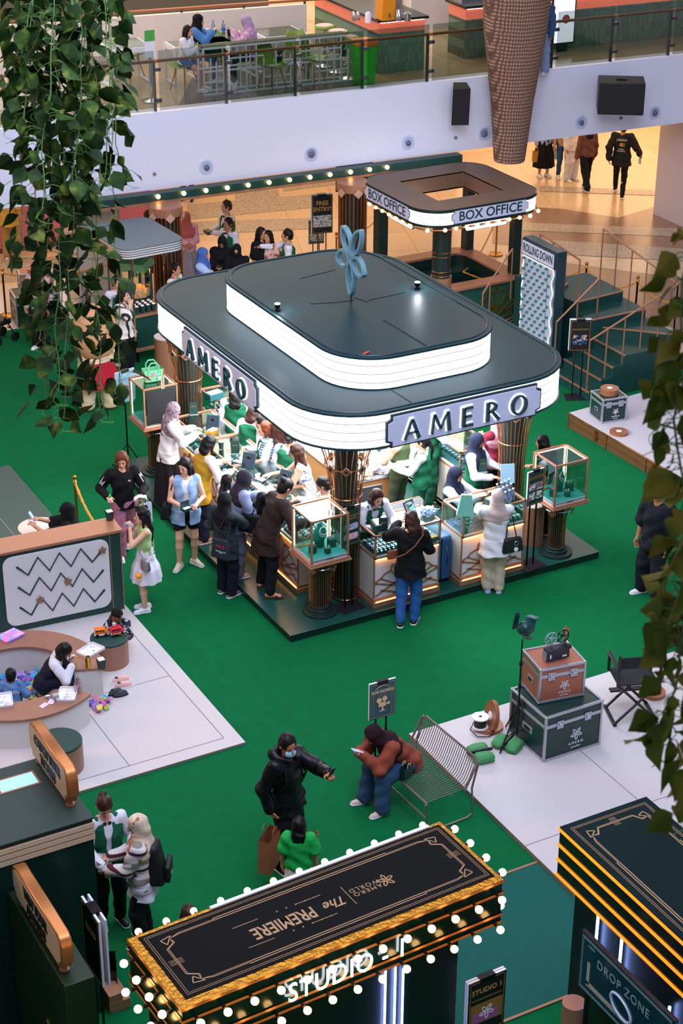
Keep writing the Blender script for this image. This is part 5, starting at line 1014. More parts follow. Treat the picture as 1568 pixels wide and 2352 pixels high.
bricks(230,pitpt,' toy brick in the heap inside the ring seat','toy bricks in the pit')
gq=P(238,1622,PZ); bricks(16,lambda i:(gq.x+rnd.uniform(-.13,.1),gq.y+rnd.uniform(-.16,.16),PZ+.02+rnd.random()*.05),' toy brick in the small pile by the ring seat opening','toy bricks on the floor')
seat_g=mat('dark green seat pad','#123C34',.6,noise=.12)
for (px,py,lab,r_) in ((250,1480,'round copper stool with a dark green pad under the two toy vehicles',.24),(135,1718,'round copper stool with a dark green pad behind the ticket sign',.27)):
    g=P(px,py-18,.42); t=thing('round_stool',lab,'stool',(g.x,g.y,PZ),0,'round stools'); MB().lathe([(r_,0),(r_,.34)],40).put('stool_body',mat('bronze seat top'),t); MB().lathe([(r_-.005,.34),(r_,.345),(r_,.37),(r_-.012,.38)],40).put('seat_pad',seat_g,t)
    if px==250: ST1=Vector((g.x,g.y,PZ+.38))
def tray(px,py,rz,label,w=.3,d=.22,cup=False):
    g=P(px,py,.46); t=thing('activity_tray',label,'tray',(g.x,g.y,PZ+.42),rz,'white activity trays on the ring seat'); MB().box(-w/2,w/2,-d/2,d/2,.0,.008).put('tray_base',white,t)
    for a in((-w/2,-w/2+.008,-d/2,d/2),(w/2-.008,w/2,-d/2,d/2),(-w/2,w/2,-d/2,-d/2+.008),(-w/2,w/2,d/2-.008,d/2)): MB().box(*a,.0,.035).put('tray_side',white,t)
    MB().box(-w/2+.02,w/2-.02,-d/2+.02,d/2-.02,.009,.012).put('activity_sheet',paper,t); mb=MB()
    for k in range(16): x=rnd.uniform(-w/2+.04,w/2-.05); y=rnd.uniform(-d/2+.04,d/2-.04); mb.tube([(x+.012*math.cos(a),y+.012*math.sin(a),.0128) for a in np.linspace(0,6,7)],.0012,3)
    mb.put('line_drawing',mat('pencil line','#6A6A78',.8),t); return t
tray(208,1497,R(25),'white tray with activity sheet on the ring seat, next to the stool'); tray(155,1598,R(60),'white tray with activity sheet on the near end of the ring seat'); tray(8,1612,R(75),'white tray with activity sheet at the left edge of the picture')
g=P(203,1532,.47); t=thing('gold_tumbler','tall gold metal tumbler on the ring seat end','tumbler',(g.x,g.y,PZ+.421)); MB().lathe([(.033,0),(.036,.02),(.036,.15)],20).put('cup_body',gold,t); MB().lathe([(.03,.15),(.03,.151)],16).put('drink',black,t)
g=P(180,1588,.47); t=thing('plastic_bag','clear plastic bag with pink sweets standing on the ring seat','bag',(g.x,g.y,PZ+.421)); MB().lathe([(.03,0),(.055,.04),(.05,.12),(.03,.2)],12,sy=.6).put('bag_body',glass('thin plastic','#E9E4F0',.9,.15),t)
for k in range(6): MB().sph((rnd.uniform(-.025,.025),rnd.uniform(-.012,.012),.03+k*.018),.011,8,6).put('sweet',mat('pink sweet','#F0605A',.4),t)
MB().tube([(.02,0,.2),(.04,0,.24),(.06,0,.2),(.05,0,.15)],.003,5).put('handle',white,t)
o=MB().box(-.035,.035,-.03,.03,0,.07).put('napkin_box',mat('grey plastic','#A8A8B0',.5),bevel=.005); o.location=P(128,1604,.48); o.location.z=PZ+.421; tag(o,'small grey holder beside the near activity tray','holder')
o=MB().lathe([(.035,0),(.045,.012),(.04,.014)],18).put('metal_dish',chrome); o.location=P(112,1602,.46); o.location.z=PZ+.421; tag(o,'small shiny metal dish on the ring seat','dish')
for k,(px,py) in enumerate(((101,1620),(118,1612))): o=MB().box(-.055,.055,-.035,.035,0,.002).put('activity_card',blotch('pink card','#E8B8D0','#F2E4EC','#D0C4E8',scale=60)); o.location=P(px,py,.466); o.location.z=PZ+.4215+k*.0025; o.rotation_euler=(0,0,.5+k*.4); tag(o,['pink printed card lying at the left of the pair','pink printed card overlapping the other one'][k],'card','pink cards on the ring seat')
g=P(24,1462,.47); t=thing('notebook','pink and blue marbled spiral notebook on the ring seat','notebook',(g.x,g.y,PZ+.421),R(20)); MB().box(-.15,.15,-.11,.11,0,.03).put('cover',blotch('marbled cover','#E888C8','#88A8E8','#F0A8D8',scale=9),t,bevel=.003)
for k in range(18): MB().at((-.14+k*.0165,-.11,.015)).tube([(0,.012*math.cos(a),.019*math.sin(a)) for a in np.linspace(0,2*PI,9)[:-1]],.002,4,closed=True).put('spiral_loop',mat('violet wire','#7060D0',.4),t)
def toyvan(px,py,rz,body,label,name):
    g=ST1; pp=P(px,py,ST1.z); t=thing(name,label,'toy vehicle',(pp.x,pp.y,ST1.z),rz,'toy vehicles on the stool')
    MB(mat4=VX).prism([(-.085,.03),(.085,.03),(.085,.07),(.06,.085),(.05,.115),(-.085,.115)],-.04,.04).put('vehicle_body',body,t,bevel=.008)
    MB().box(-.09,.09,-.043,.043,.02,.045).put('bumper',white,t,bevel=.004)
    for k in range(4): MB().box(-.07+k*.028,-.05+k*.028,-.0425,-.04,.082,.1).put('window',black,t)
    for x in(-.055,.055):
        for y in(-.042,.042): MB(mat4=Matrix.Translation((x,y,.024))@VX).lathe([(.024,-.01),(.024,.01)],16).put('wheel',black,t)
    return t
toyvan(233,1460,R(-15),mat('orange toy plastic','#F07A22',.35),'orange toy school bus with four small windows on the stool','toy_bus'); toyvan(269,1457,R(-5),mat('red toy plastic','#D8202A',.35),'red toy truck with a pale roof square on the stool','toy_truck')
o=MB().box(-.02,.02,-.02,.02,0,.04).put('grey_block',mat('grey toy plastic','#B8BCC4',.4),bevel=.004); o.location=P(262,1437,.56); tag(o,'small grey block held above the red toy truck','toy')
def shoes(px,py,rz,m,label,z=PZ,sc=1,straps=False,gp='shoes beside the ring seat'):
    g=P(px,py,z); t=thing('shoe',label,'shoe',(g.x,g.y,z),rz,gp)
    q=MB().lathe([(1,0),(1.05,.35),(.92,1)],20).put('sole',white if not straps else black,t); q.scale=(.125*sc,.045*sc,.022)
    q=MB().lathe([(1,0),(.98,.35),(.75,.8),(.4,1)],20).put('upper',m,t); q.scale=(.115*sc,.042*sc,.06); q.location=(0,0,.02)
    q=MB().lathe([(1,0),(.9,1)],16).put('opening',black,t); q.scale=(.035*sc,.024*sc,.012); q.location=(-.045*sc,0,.066)
    for k in range(3): q=MB().box(-.005,.005,-.03*sc,.03*sc,0,.004).put('strap' if straps else 'lace',black if straps else white,t); q.location=(.01+k*.02,0,.066-k*.008)
pinks=mat('pale pink mesh','#E3B0A8',.7,noise=.08); shoes(278,1566,R(-8),pinks,'pale pink sneaker on the beige platform, farther one of the pair'); shoes(284,1578,R(-14),pinks,'pale pink sneaker on the beige platform, nearer one of the pair')
gs=mat('dark grey webbing','#3A3F42',.7,noise=.1); shoes(265,1594,R(5),gs,'small dark grey strap sandal nearest the ring seat',sc=.8,straps=True); shoes(277,1598,R(-5),gs,'small dark grey strap sandal, outer one of the pair',sc=.8,straps=True)
# ---------------------------------------------------------------- film props on the right platform
def corner_case(loc,rz,w,d,h,panel,label,front=True,latch=True,name='flight_case',lid=.75,side_emblem=False,group='flight cases'):
    t=thing(name,label,'flight case',loc,rz,group); MB().box(.012,w-.012,.012,d-.012,.01,h-.01).put('panel',panel,t)
    mb=MB(); a=.028
    for x in(0,w-a):
        for y in(0,d-a): mb.box(x,x+a,y,y+a,0,h)
        for z in(0,h-a): mb.box(x,x+a,0,d,z,z+a)
    for y in(0,d-a):
        for z in(0,h-a): mb.box(0,w,y,y+a,z,z+a)
    mb.box(.004,w-.004,.006,.012,h*lid-.02,h*lid+.025).box(.006,.012,.004,d-.004,h*lid-.02,h*lid+.025).box(w-.012,w-.006,.004,d-.004,h*lid-.02,h*lid+.025); mb.put('edge_profile',alu,t,bevel=.002)
    for x in(.012,w-.012):
        for y in(.012,d-.012):
            for z in(.012,h-.012): MB().sph((x,y,z),.02,10,6).put('ball_corner',chrome,t)
    if latch:
        for x in(w*.26,w*.74):
            l=MB().box(x-.045,x+.045,-.006,.01,h*lid-.055,h*lid+.05).put('latch_plate',alu,t,bevel=.004); MB(mat4=plane_T((x,-.008,h*lid),(1,0,0),(0,0,1))).lathe([(.025,0),(.022,.008),(.012,.012)],14).put('butterfly_latch',chrome,l)
    MB().box(-.003,.012,d*.36,d*.62,h*.38,h*.52).put('handle_dish',alu,t,bevel=.003); MB().box(-.006,-.001,d*.41,d*.57,h*.41,h*.49).put('handle_grip',black,t)
    MB().box(w-.012,w+.003,d*.36,d*.62,h*.38,h*.52).put('handle_dish',alu,t,bevel=.003)
    if front:
        T=plane_T((w*.56,.009,h*.42),(1,0,0),(0,0,1)); mb=MB(mat4=T); emblem(mb,(0,0),h*.25,0,.003); mb.put('emblem',white,t)
        text('A M E R O',h*.075,white,plane_T((w*.56,.008,h*.22),(1,0,0),(0,0,1)),.001,t,'lettering',bold=.001); text('jewellery',h*.06,white,plane_T((w*.56,.008,h*.135),(1,0,0),(0,0,1)),.0008,t,'lettering',shear=.3)
    return t
tanp=mat('tan case panel','#A8644A',.4,noise=.06); gp_=mat('dark green case panel','#10332E',.35,noise=.08)
cA=P(1247,1752,.07); corner_case((cA.x,cA.y,.071),0,.82,.74,.62,gp_,'large dark green flight case marked AMERO, lower one of the stack')
cB=P(1232,1618,.70); corner_case((cB.x+.02,cB.y,.692),R(-9),.60,.50,.47,tanp,'tan flight case marked AMERO, stacked on the big green one')
TB=Tm((cB.x+.02,cB.y,.692+.47),R(-9))
t=thing('film_projector','old black film projector on top of the tan flight case','projector',TB@Vector((.28,.16,0)),R(-3))
MB().box(-.15,.15,-.05,.06,.02,.17).put('projector_body',mat('projector grey','#20242C',.4,noise=.05),t,bevel=.008); MB().box(-.16,-.13,-.03,.05,.03,.14).put('side_plate',alu,t); MB().box(.1,.17,-.055,.0,.14,.18).put('lens_hood',black,t)
MB().box(-.12,-.10,-.053,-.05,.06,.11).box(.05,.11,-.053,-.05,.05,.07).put('badge',white,t)
for x,m_ in((-.06,mat('clear reel','#9CA2AC',.4)),(.1,blackm)):
    mb=MB(mat4=Matrix.Translation((x,.04,.27))@VX@Matrix.Rotation(R(0),4,'X')); mb.tube([(.08*math.cos(a),.08*math.sin(a),0) for a in np.linspace(0,2*PI,25)[:-1]],.008,5,closed=True)
    for k in range(5): mb.bar((0,0,0),(.08*math.cos(k*1.257),.08*math.sin(k*1.257),0),.012,.006)
    mb.lathe([(.02,-.01),(.02,.01)],12); mb.put('film_reel',m_,t); MB().bar((x,.03,.12),(x,.03,.27),.018,.01).put('reel_arm',alu,t)
t=thing('star_award','small copper star award behind the projector','award',TB@Vector((.46,.30,0)),R(-5)); MB(mat4=Matrix.Translation((0,0,.28))@VX).prism([(x*.95,y*.95) for x,y in star],-.012,.012).put('star',copper_m,t,bevel=.004); MB().lathe([(.03,0),(.03,.02),(.01,.04),(.012,.23)],14).put('stem',copper_m,t)
# studio lamp on a tripod
g=P(1186,1705,.07); t=thing('studio_lamp','dark green studio lamp with barn doors on a black tripod','studio lamp',(g.x,g.y,.07)); tl=mat('dark green enamel','#123A38',.35,.2)
MB().cyl((0,0),.012,.12,1.1,10).cyl((0,0),.009,1.1,1.42,10).put('pole',blackm,t)
for a in(R(200),R(330),R(80)): MB().bar((0,0,.55),(math.cos(a)*.33,math.sin(a)*.33,.01),.014).put('tripod_leg',blackm,t); MB().bar((0,0,.16),(math.cos(a)*.22,math.sin(a)*.22,.19),.008).put('leg_brace',blackm,t)
for z in(.55,.78,1.1): MB().cyl((0,0),.022,z-.02,z+.02,12).put('collar',blackm,t)
Lh_=Matrix.Translation((.03,0,1.56))@Matrix.Rotation(R(25),4,'Z')@Matrix.Rotation(R(18),4,'Y')
MB(mat4=Lh_).sph((0,0,0),(.095,.09,.09),18,12).put('lamp_body',tl,t); MB(mat4=Lh_@Matrix.Rotation(R(-90),4,'Y')).lathe([(.045,.07),(.045,.12),(.03,.125)],16).put('rear_cap',tl,t)
MB().tube([(.03+.115*math.cos(a)*math.sin(.3),.115*math.cos(a),1.56-.115*abs(math.sin(a))) for a in np.linspace(0,PI,13)],.008,6).put('yoke',tl,t)
for c_,d_,m_ in(((.17,.04,.02),(.005,.15,.15),mat('blue gel','#1E5A6C',.4)),((.12,.0,.13),(.13,.11,.004),mat('grey blue door','#56727A',.5)),((-.03,.12,.06),(.12,.005,.2),tl),((.10,-.02,-.12),(.15,.08,.004),tl)): MB(mat4=Lh_).cbox(c_,d_).put('barn_door',m_,t,smooth=False)
# film cans and cable reel, sandbags
def filmcan(loc,rot,label,r=.13,hh=.04,lab_=True,thick=False):
    t=thing('film_can',label,'film can',loc,0,'copper film cans'); t.rotation_euler=rot; MB().lathe([(r,0),(r,.012),(r*.97,.014),(r*.97,hh-.014),(r,hh-.012),(r,hh)],36).put('can_body',mat('orange bronze can','#A86A48',.4,.3,noise=.06),t)
    if thick: MB().lathe([(r*.94,.014),(r*.94,hh-.014)],30).put('film_roll',black,t)
    MB().lathe([(r*.3,hh),(r*.3,hh+.001)],24).put('round_label',paper,t); return t
g=P(1128,1672,.07); filmcan((g.x-.02,g.y+.02,.072),(0,0,0),'flat film can lying under the cable reel',r=.17,hh=.045)
g=P(1150,1690,.07); filmcan((g.x-.0,g.y+.17,.26),(R(0),R(80),R(165)),'large film can standing on edge against the green case',r=.19,hh=.05)
g=P(1102,1668,.12); t=thing('cable_reel','white cable reel with black cable on the film can','cable reel',(g.x,g.y,.118)); MB().lathe([(.105,0),(.105,.012)],30).put('flange',white,t); MB().lathe([(.105,.13),(.105,.142)],30).put('flange',white,t); MB().lathe([(.075,.012),(.075,.13)],24).put('wound_cable',mat('black cable','#14161C',.5,bump=.8,nscale=40),t); MB().lathe([(.02,.142),(.02,.145)],12).put('hub',black,t)
MB().tube([(-.09,.0,.09),(-.16,-.03,.02),(-.13,-.15,-.02),(0,-.2,-.03),(.1,-.17,-.03)],.007,6).put('loose_cable',black,t)
bag_g=mat('green sandbag canvas','#3E8A50',.75,noise=.12,bump=.5,nscale=14)
for (px,py,rz,lab) in ((1103,1735,R(-10),'green sandbag with a black strap lying left of the lamp tripod'),(1165,1712,R(30),'green sandbag hanging under the lamp tripod')):
    g=P(px,py,.09); t=thing('sandbag',lab,'sandbag',(g.x,g.y,.071),rz,'green sandbags')
    for y in(-.09,.09):
        bm=bmesh.new(); bmesh.ops.create_icosphere(bm,subdivisions=4,radius=1)
        for v_ in bm.verts:
            k=mnoise.noise(v_.co*2.2+Vector((px,y*9,0)))*.18; v_.co*=1+k; sg=lambda q,e:math.copysign(abs(q)**e,q); v_.co.x=sg(v_.co.x,.5)*.13; v_.co.y=sg(v_.co.y,.6)*.085+y; v_.co.z=max(v_.co.z*.06,-.045)+.045
        me=bpy.data.meshes.new('pouch'); bm.to_mesh(me); bm.free(); me.materials.append(bag_g); me.polygons.foreach_set('use_smooth',[True]*len(me.polygons)); o=bpy.data.objects.new('pouch',me); COL.objects.link(o); o.parent=t
    MB().box(-.17,.15,-.014,.014,.07,.105).put('strap',black,t,bevel=.004)
# director chair
def dchair(loc,rz,label):
    t=thing('director_chair',label,'chair',loc,rz,'black folding director chairs'); m_=mat('black wood','#121318',.45,noise=.08)
    MB().box(-.25,.25,-.2,.2,.55,.57).put('seat',mat('black canvas','#15161B',.8,noise=.1),t); MB().box(-.25,.25,.2,.215,.80,.95).put('backrest',mat('black canvas'),t)
    for x in(-.26,.26): MB().box(x-.015,x+.015,-.2,-.175,.55,.78).put('arm_post',m_,t); MB().box(x-.015,x+.015,.195,.22,.55,.98).put('back_post',m_,t); MB().box(x-.025,x+.025,-.24,.22,.78,.80).put('armrest',m_,t,bevel=.004)
    for y in(-.19,.19): MB().bar((-.26,y,.03),(.24,y,.55),.03,.02,up=(0,1,0)).put('leg',m_,t); MB().bar((.26,y+.02,.03),(-.24,y+.02,.55),.03,.02,up=(0,1,0)).put('leg',m_,t)
    for x in(-.26,.26): MB().box(x-.02,x+.02,-.23,.23,.0,.03).put('foot_rail',m_,t)
    MB().box(-.2,.2,-.3,-.22,.2,.22).put('footrest',m_,t); return t
dchair(P(1448,1655)+Vector((.0,.02,.071)),R(160),'black folding director chair beside the stacked flight cases')
t=dup(bpy.data.objects['director_chair'],P(1600,1520)+Vector((.2,.2,.071)),R(150),'second black folding director chair at the right edge, mostly behind leaves')
g=P(1500,1620,.07); filmcan((g.x+.15,g.y+.2,.072),(0,0,0),'film can on the platform behind the director chair',r=.15,hh=.05)
ps=poster_stand('poster_stand','black easel with a teal poster reading NOW SHOWING on the green carpet','poster stand',P(873,1835)+Vector((0,0,.013)),R(-2),1.1,.33,.47,tealp,base=False); 
frame_lines(ps,.33,1.1,.47,goldink); mb=MB(mat4=plane_T((0,-.017,1.1),(1,0,0),(0,0,1))); mb.tube([(-.115,.04,0)]+[(.115*math.cos(a),.31+.11*math.sin(a),0) for a in np.linspace(PI,0,16)]+[(.115,.04,0)],.004,4); mb.put('arch_line',goldink,ps)
ptext(ps,'NOW SHOWING',.042,0,1.445,mat('pale gold print','#E8C890',.5),bold=.001,sx=.85,sy=1.3); ptext(ps,'A CINEMATIC JOURNEY',.012,0,1.405,goldink); ptext(ps,'of jewellery and light',.012,0,1.385,goldink)
mb=MB(mat4=plane_T((0,-.0175,1.1),(1,0,0),(0,0,1))); mb.cyl((-.045,.235),.032,0,.002,20).cyl((.025,.245),.032,0,.002,20).box(-.05,.04,.15,.205,0,.002).prism([(.04,.175),(.085,.205),(.085,.155)],0,.002).box(-.012,.008,.1,.15,0,.002).box(-.04,.035,.09,.1,0,.002); mb.put('camera_picture',mat('peach print','#F0C08A',.5),ps)
# outdoor wire bench
t=thing('wire_bench','taupe metal bench of curved wires where the woman in rust sits','bench',(8.74,15.06,.013),R(-87)); tp=mat('taupe metal tube','#7A6A64',.4,.3)
BL=1.1
for x in(0,BL): MB().tube([(x,-.02,.40),(x,-.0,.38),(x,.0,.0+.03),(x,.06,.012),(x,.55,.012),(x,.62,.05),(x,.60,.4),(x,.68,.72)],.012,8).put('leg_frame',tp,t)
MB().tube([(0,.0,.40),(BL,.0,.40)],.014,8).put('front_rail',tp,t); MB().tube([(0,.5,.40)]+[(0,.66,.70),(.06,.68,.74),(BL-.06,.68,.74),(BL,.66,.70)]+[(BL,.5,.40)],.014,8).put('back_rail',tp,t); MB().bar((0,0,.2),(BL,0,.2),.018).put('stretcher',tp,t); MB().bar((0,.33,.385),(BL,.33,.385),.012,.006).put('middle_rail',tp,t)
for i in range(1,30): x=BL*i/30; MB().tube([(x,0,.40),(x,.38,.395),(x,.50,.41),(x,.57,.48),(x,.62,.60),(x,.67,.735)],.0058,5).put('seat_wire',tp,t)
# ---------------------------------------------------------------- far left cases, pink counters
corner_case(P(40,758)+Vector((0,0,.013)),R(-8),.85,.55,.62,gp_,'dark green flight case by the left edge under the tan one',front=False,latch=False)
g=P(48,690,.64); corner_case((g.x,g.y,.636),R(-14),.62,.5,.5,tanp,'tan flight case stacked on the green one near the left edge')
g=P(80,620,1.2); filmcan((g.x+.1,g.y+.1,1.137),(0,0,0),'film can on the tan flight case behind the vine',r=.2,hh=.06)
pk=mat('pink counter laminate','#C9789E',.45,noise=.04); pk2=mat('pink pillar','#B86A86',.45,noise=.04)
T9=Tm(P(0,592)+Vector((0,0,.01)),BA)
t=thing('pink_counter','long pink sales counter under the balcony at the left','counter',P(-60,592)+Vector((0,0,.01)),BA); MB().box(-1,3.0,0,.6,.1,1.0).put('counter_body',pk,t); MB().box(-1,3.0,.03,.6,0,.1).put('kick_board',mat('grey kick board','#5E5652',.6),t); MB().box(-1,3.0,-.03,.62,1.0,1.03).put('counter_top',mat('pale top','#D9CBB8',.4),t)
for x in(.2,1.7,2.5): MB().box(x,x+.35,.2,.24,1.03,1.3).put('lit_screen',mat('lit screen','#BFD4FF',.4,emit='#B8D0FF',es=4,noise=0),t)
o=MB().box(0,.85,0,.7,0,1.55).put('pink_pillar',pk2); o.location=P(258,545)+Vector((.1,.1,.01)); o.rotation_euler=(0,0,BA); tag(o,'square pink display pillar behind the popcorn cart','pillar')
struct(MB().box(0,.9,0,.7,0,2.49).put('trim_3',mat('cream column','#C9BCB0',.5,noise=.03))); bpy.data.objects['trim_3'].location=P(182,700); bpy.data.objects['trim_3'].rotation_euler=(0,0,BA)
# stroller at the far left edge
t=thing('stroller','dark folded baby stroller cut by the left edge','stroller',P(2,785)+Vector((0,0,.013)),R(20)); MB().box(-.2,.15,-.18,.18,.35,.45).put('seat',black,t,bevel=.03)
for x in(-.2,.2):
    for y in(-.18,.18): MB(mat4=Matrix.Translation((x,y,.09))@VX).lathe([(.09,-.015),(.09,.015)],18).put('wheel',black,t); MB().bar((x,y,.1),(0,y,.5),.018).put('frame_tube',blackm,t)
MB().tube([(-.2,-.18,.4),(-.4,-.18,.95),(-.4,.18,.95),(-.2,.18,.4)],.012,6).put('push_handle',mat('teal foam','#6AA8A4',.6),t); MB().box(.2,.215,-.03,.03,.2,.23).put('reflector',mat('red reflector','#D02020',.3),t)
# blue poster stand and bag at the far left display
g=P(297,1075); ps=poster_stand('poster_stand','black tripod stand with a pale blue poster reading BAWA PULANG','poster stand',(g.x,g.y,.013),R(14),1.12,.36,.52,mat('pale blue poster','#9CC8DC',.45,noise=.1,nscale=4),posts=1,base=False)
for a in(R(250),R(10),R(130)): MB().bar((0,.02,.4),(.26*math.cos(a),.26*math.sin(a)+.02,0),.013).put('tripod_leg',blackm,ps)
ink=mat('navy print','#2C3F6A',.5); ptext(ps,'BAWA PULANG',.042,0,1.5,ink,sx=.9); ptext(ps,'Charms Rahasia',.03,0,1.465,mat('pink print 2','#C8607A',.5),shear=.3); ptext(ps,'SBC',.05,0,1.57,white)
mb=MB(mat4=plane_T((0,-.017,1.3),(1,0,0),(0,0,1))); mb.cyl((0,-.02),.045,0,.002,20); mb.put('jar_picture',mat('jar print','#8E7F78',.5),ps); mb=MB(mat4=plane_T((0,-.018,1.35),(1,0,0),(0,0,1))); mb.tube([(.045*math.cos(a),.04*math.sin(a)-.0,0) for a in np.linspace(-.3,PI+.3,14)],.011,5); mb.put('red_arch_picture',mat('coral print','#D8506A',.5),ps); MB().box(-.12,-.05,-.018,-.015,1.19,1.25).box(.05,.12,-.018,-.015,1.2,1.28).put('gift_picture',mat('rose print','#E0A0B8',.5),ps)
g=Vector((9.84,23.77,KZ+.89+.62)); t=thing('tote_bag','mint green rubber tote bag with charms on top of the far left display case','bag',g+Vector((0,0,.006)),R(-6)); mint=mat('mint green rubber','#6FC092',.5,noise=.03)
MB().add([(-.13,-.06,0),(.13,-.06,0),(.13,.06,0),(-.13,.06,0),(-.155,-.07,.2),(.155,-.07,.2),(.155,.07,.2),(-.155,.07,.2)],[(3,2,1,0),(0,1,5,4),(1,2,6,5),(2,3,7,6),(3,0,4,7)]).put('bag_body',mint,t,bevel=.01)
for y in(-.07,.07): MB().tube([(-.08,y,.16),(-.08,y,.26),(-.04,y,.31),(.04,y,.31),(.08,y,.26),(.08,y,.16)],.012,7).put('handle',mint,t)
mb=MB()
for i in range(5):
    for j in range(3): mb.cyl((0,0),.0001,0,.0001,3); mb.T=plane_T((-.1+i*.05,-.069,.05+j*.05),(1,0,0),(0,0,1)); mb.cyl((0,0),.006,0,.003,8)
mb.put('perforation',trim_d,t)
for x,z,r_,m_ in((-.09,.07,.025,mat('coral charm','#F0604A',.4)),(-.09,.11,.02,_M['coral charm']),(.0,.12,.03,mat('pink charm','#F07A9A',.4)),(.08,.06,.035,mat('grey charm','#A8A49C',.4))): MB(mat4=plane_T((x,-.07,z),(1,0,0),(0,0,1))).cyl((0,0),r_,0,.008,12).put('charm',m_,t,bevel=.002)
o=MB().tube([(.035*math.cos(a),0,.06+.055*math.sin(a)) for a in np.linspace(0,2*PI,18)[:-1]],.014,6,closed=True).put('coral_charm_ring',mat('coral charm')); o.location=g+Vector((.2,.1,.01)); tag(o,'coral red loop charm standing behind the mint tote bag','charm')
# posters and clutter on the kiosk
ps=poster_stand('poster_stand','poster stand reading AMERO WORLD\'S EVENT beside the front corner column','poster stand',P(802,1395,KZ)+Vector((0,0,.001)),R(8),.95,.30,.56,posterg); frame_lines(ps,.30,.95,.56,goldink); ptext(ps,"AMERO WORLD'S",.034,0,1.38,goldink); ptext(ps,'GIFT SAVING',.034,0,1.34,goldink)
for z,m_ in((1.22,'#C8CEDC'),(1.08,'#E8D0DA')): MB(mat4=plane_T((0,-.0155,z),(1,0,0),(0,0,1))).prism(rrect(-.12,.12,-.045,.045,.03,4),0,.002).put('poster_picture',blotch('label '+m_,m_,'#5A6A98' if m_=='#C8CEDC' else '#E890A0',m_,scale=30),ps)
ps=poster_stand('poster_stand','poster stand with four product pictures beside the right front display case','poster stand',P(1218,1300,KZ)+Vector((0,0,.001)),R(8),.97,.30,.52,posterg); frame_lines(ps,.30,.97,.52,goldink); ptext(ps,'EARN A POINTS AND BUY',.022,0,1.40,goldink); ptext(ps,'AMERO WORLD CUSTOMER',.022,0,1.375,goldink)
for x in(-.065,.065):
    for z in(1.25,1.11): MB().box(x-.055,x+.055,-.018,-.015,z-.055,z+.055).put('poster_picture',blotch('product print','#D9D6C8','#2E6A70','#B85A60',scale=26),ps)
def lump(t,r,name,m,f=9,a=.35):
    bm=bmesh.new(); bmesh.ops.create_icosphere(bm,subdivisions=4,radius=1)
    for v_ in bm.verts: k=mnoise.noise(v_.co*f*.3)*a+mnoise.noise(v_.co*f)*a*.4; c=v_.co*(1+k); v_.co=Vector((c.x*r[0],c.y*r[1],max(c.z,-.5)*r[2]+r[2]*.5))
    me=bpy.data.meshes.new(name); bm.to_mesh(me); bm.free(); me.materials.append(m); o=bpy.data.objects.new(name,me); COL.objects.link(o); o.parent=t; return o
def clutter(name,label,cat,px,py,z,rz,fn,group=None):
    g=P(px,py,z); t=thing(name,label,cat,(g.x,g.y,z),rz,group); fn(t); return t
CT=KZ+1.085
def f_tablet(t,m=None): MB(mat4=Matrix.Rotation(R(-25),4,'X')).box(-.1,.1,-.006,.006,0,.24).put('mirror_frame',m or mat('dark teal frame','#1E4A50',.4),t,bevel=.004); MB(mat4=Matrix.Rotation(R(-25),4,'X')).box(-.085,.085,-.009,-.006,.02,.22).put('mirror_glass',mat('mirror','#9FB0B8',.05,1,noise=0),t); MB().bar((0,.02,.2),(0,.14,0),.05,.008).put('easel_leg',black,t)
clutter('table_mirror','dark table mirror standing on the nearest left showcase','mirror',650,1118,CT,R(-60),f_tablet,'table mirrors on the showcases'); clutter('table_mirror','dark table mirror on the second left showcase beside the calculator','mirror',568,1078,CT,R(-50),f_tablet,'table mirrors on the showcases'); clutter('table_mirror','dark table mirror on the farthest left showcase','mirror',487,990,CT,R(-40),f_tablet,'table mirrors on the showcases'); clutter('table_mirror','teal table mirror on the front left showcase in front of the bow tie staff','mirror',948,1188,CT,R(20),f_tablet,'table mirrors on the showcases')
def f_box(w,d,h,m,top=None):
    def f(t):
        MB().box(-w/2,w/2,-d/2,d/2,0,h).put('box_body',m,t,bevel=.003)
        if top: MB().box(-w/2+.02,w/2-.02,-d/2+.02,d/2-.02,h,h+.012).put('box_top',top,t)
    return f
clutter('tissue_box','dark green tissue box on the front left showcase','tissue box',868,1215,CT,R(-10),f_box(.15,.22,.10,posterg,paper)); clutter('tissue_box','brass tissue box on the farthest left showcase','tissue box',487,1000,CT,R(25),f_box(.17,.11,.09,gold,paper)); clutter('gift_box','dark teal gift box with crumpled tissue at the back of the kiosk','gift box',492,915,CT+.02,R(10),f_box(.26,.16,.1,mat('teal gift box','#1C5A5E',.5),paper))
def f_holder(t): MB(mat4=Matrix.Rotation(R(-8),4,'X')).box(-.06,.06,-.004,.004,0,.2).put('menu_card',posterg,t); MB().box(-.065,.065,-.03,.03,0,.012).put('foot',mat('acrylic edge'),t); ptext(t,'QR PAY',.02,0,.15,goldink,y=-.03)
for (x,y,l) in((880,1222,'dark acrylic menu holder next to the green tissue box'),(445,953,'dark acrylic menu holder at the foot of the far left column'),(540,1043,'dark acrylic menu holder on the third left showcase'),(660,1130,'dark acrylic menu holder beside the brown coat customer'),(1108,1085,'small cream card holder by the water bottles')): clutter('menu_holder',l,'sign holder',x,y,CT,R(-20),f_holder,'acrylic menu holders on the showcases')
def f_calc(t):
    MB().box(-.055,.055,-.08,.08,0,.015).put('calculator_body',black,t,bevel=.003); MB().box(-.045,.045,.045,.07,.015,.018).put('display',alu,t)
    for i in range(4):
        for j in range(4): MB().box(-.045+i*.024,-.028+i*.024,-.07+j*.026,-.053+j*.026,.015,.02).put('key',alu,t)
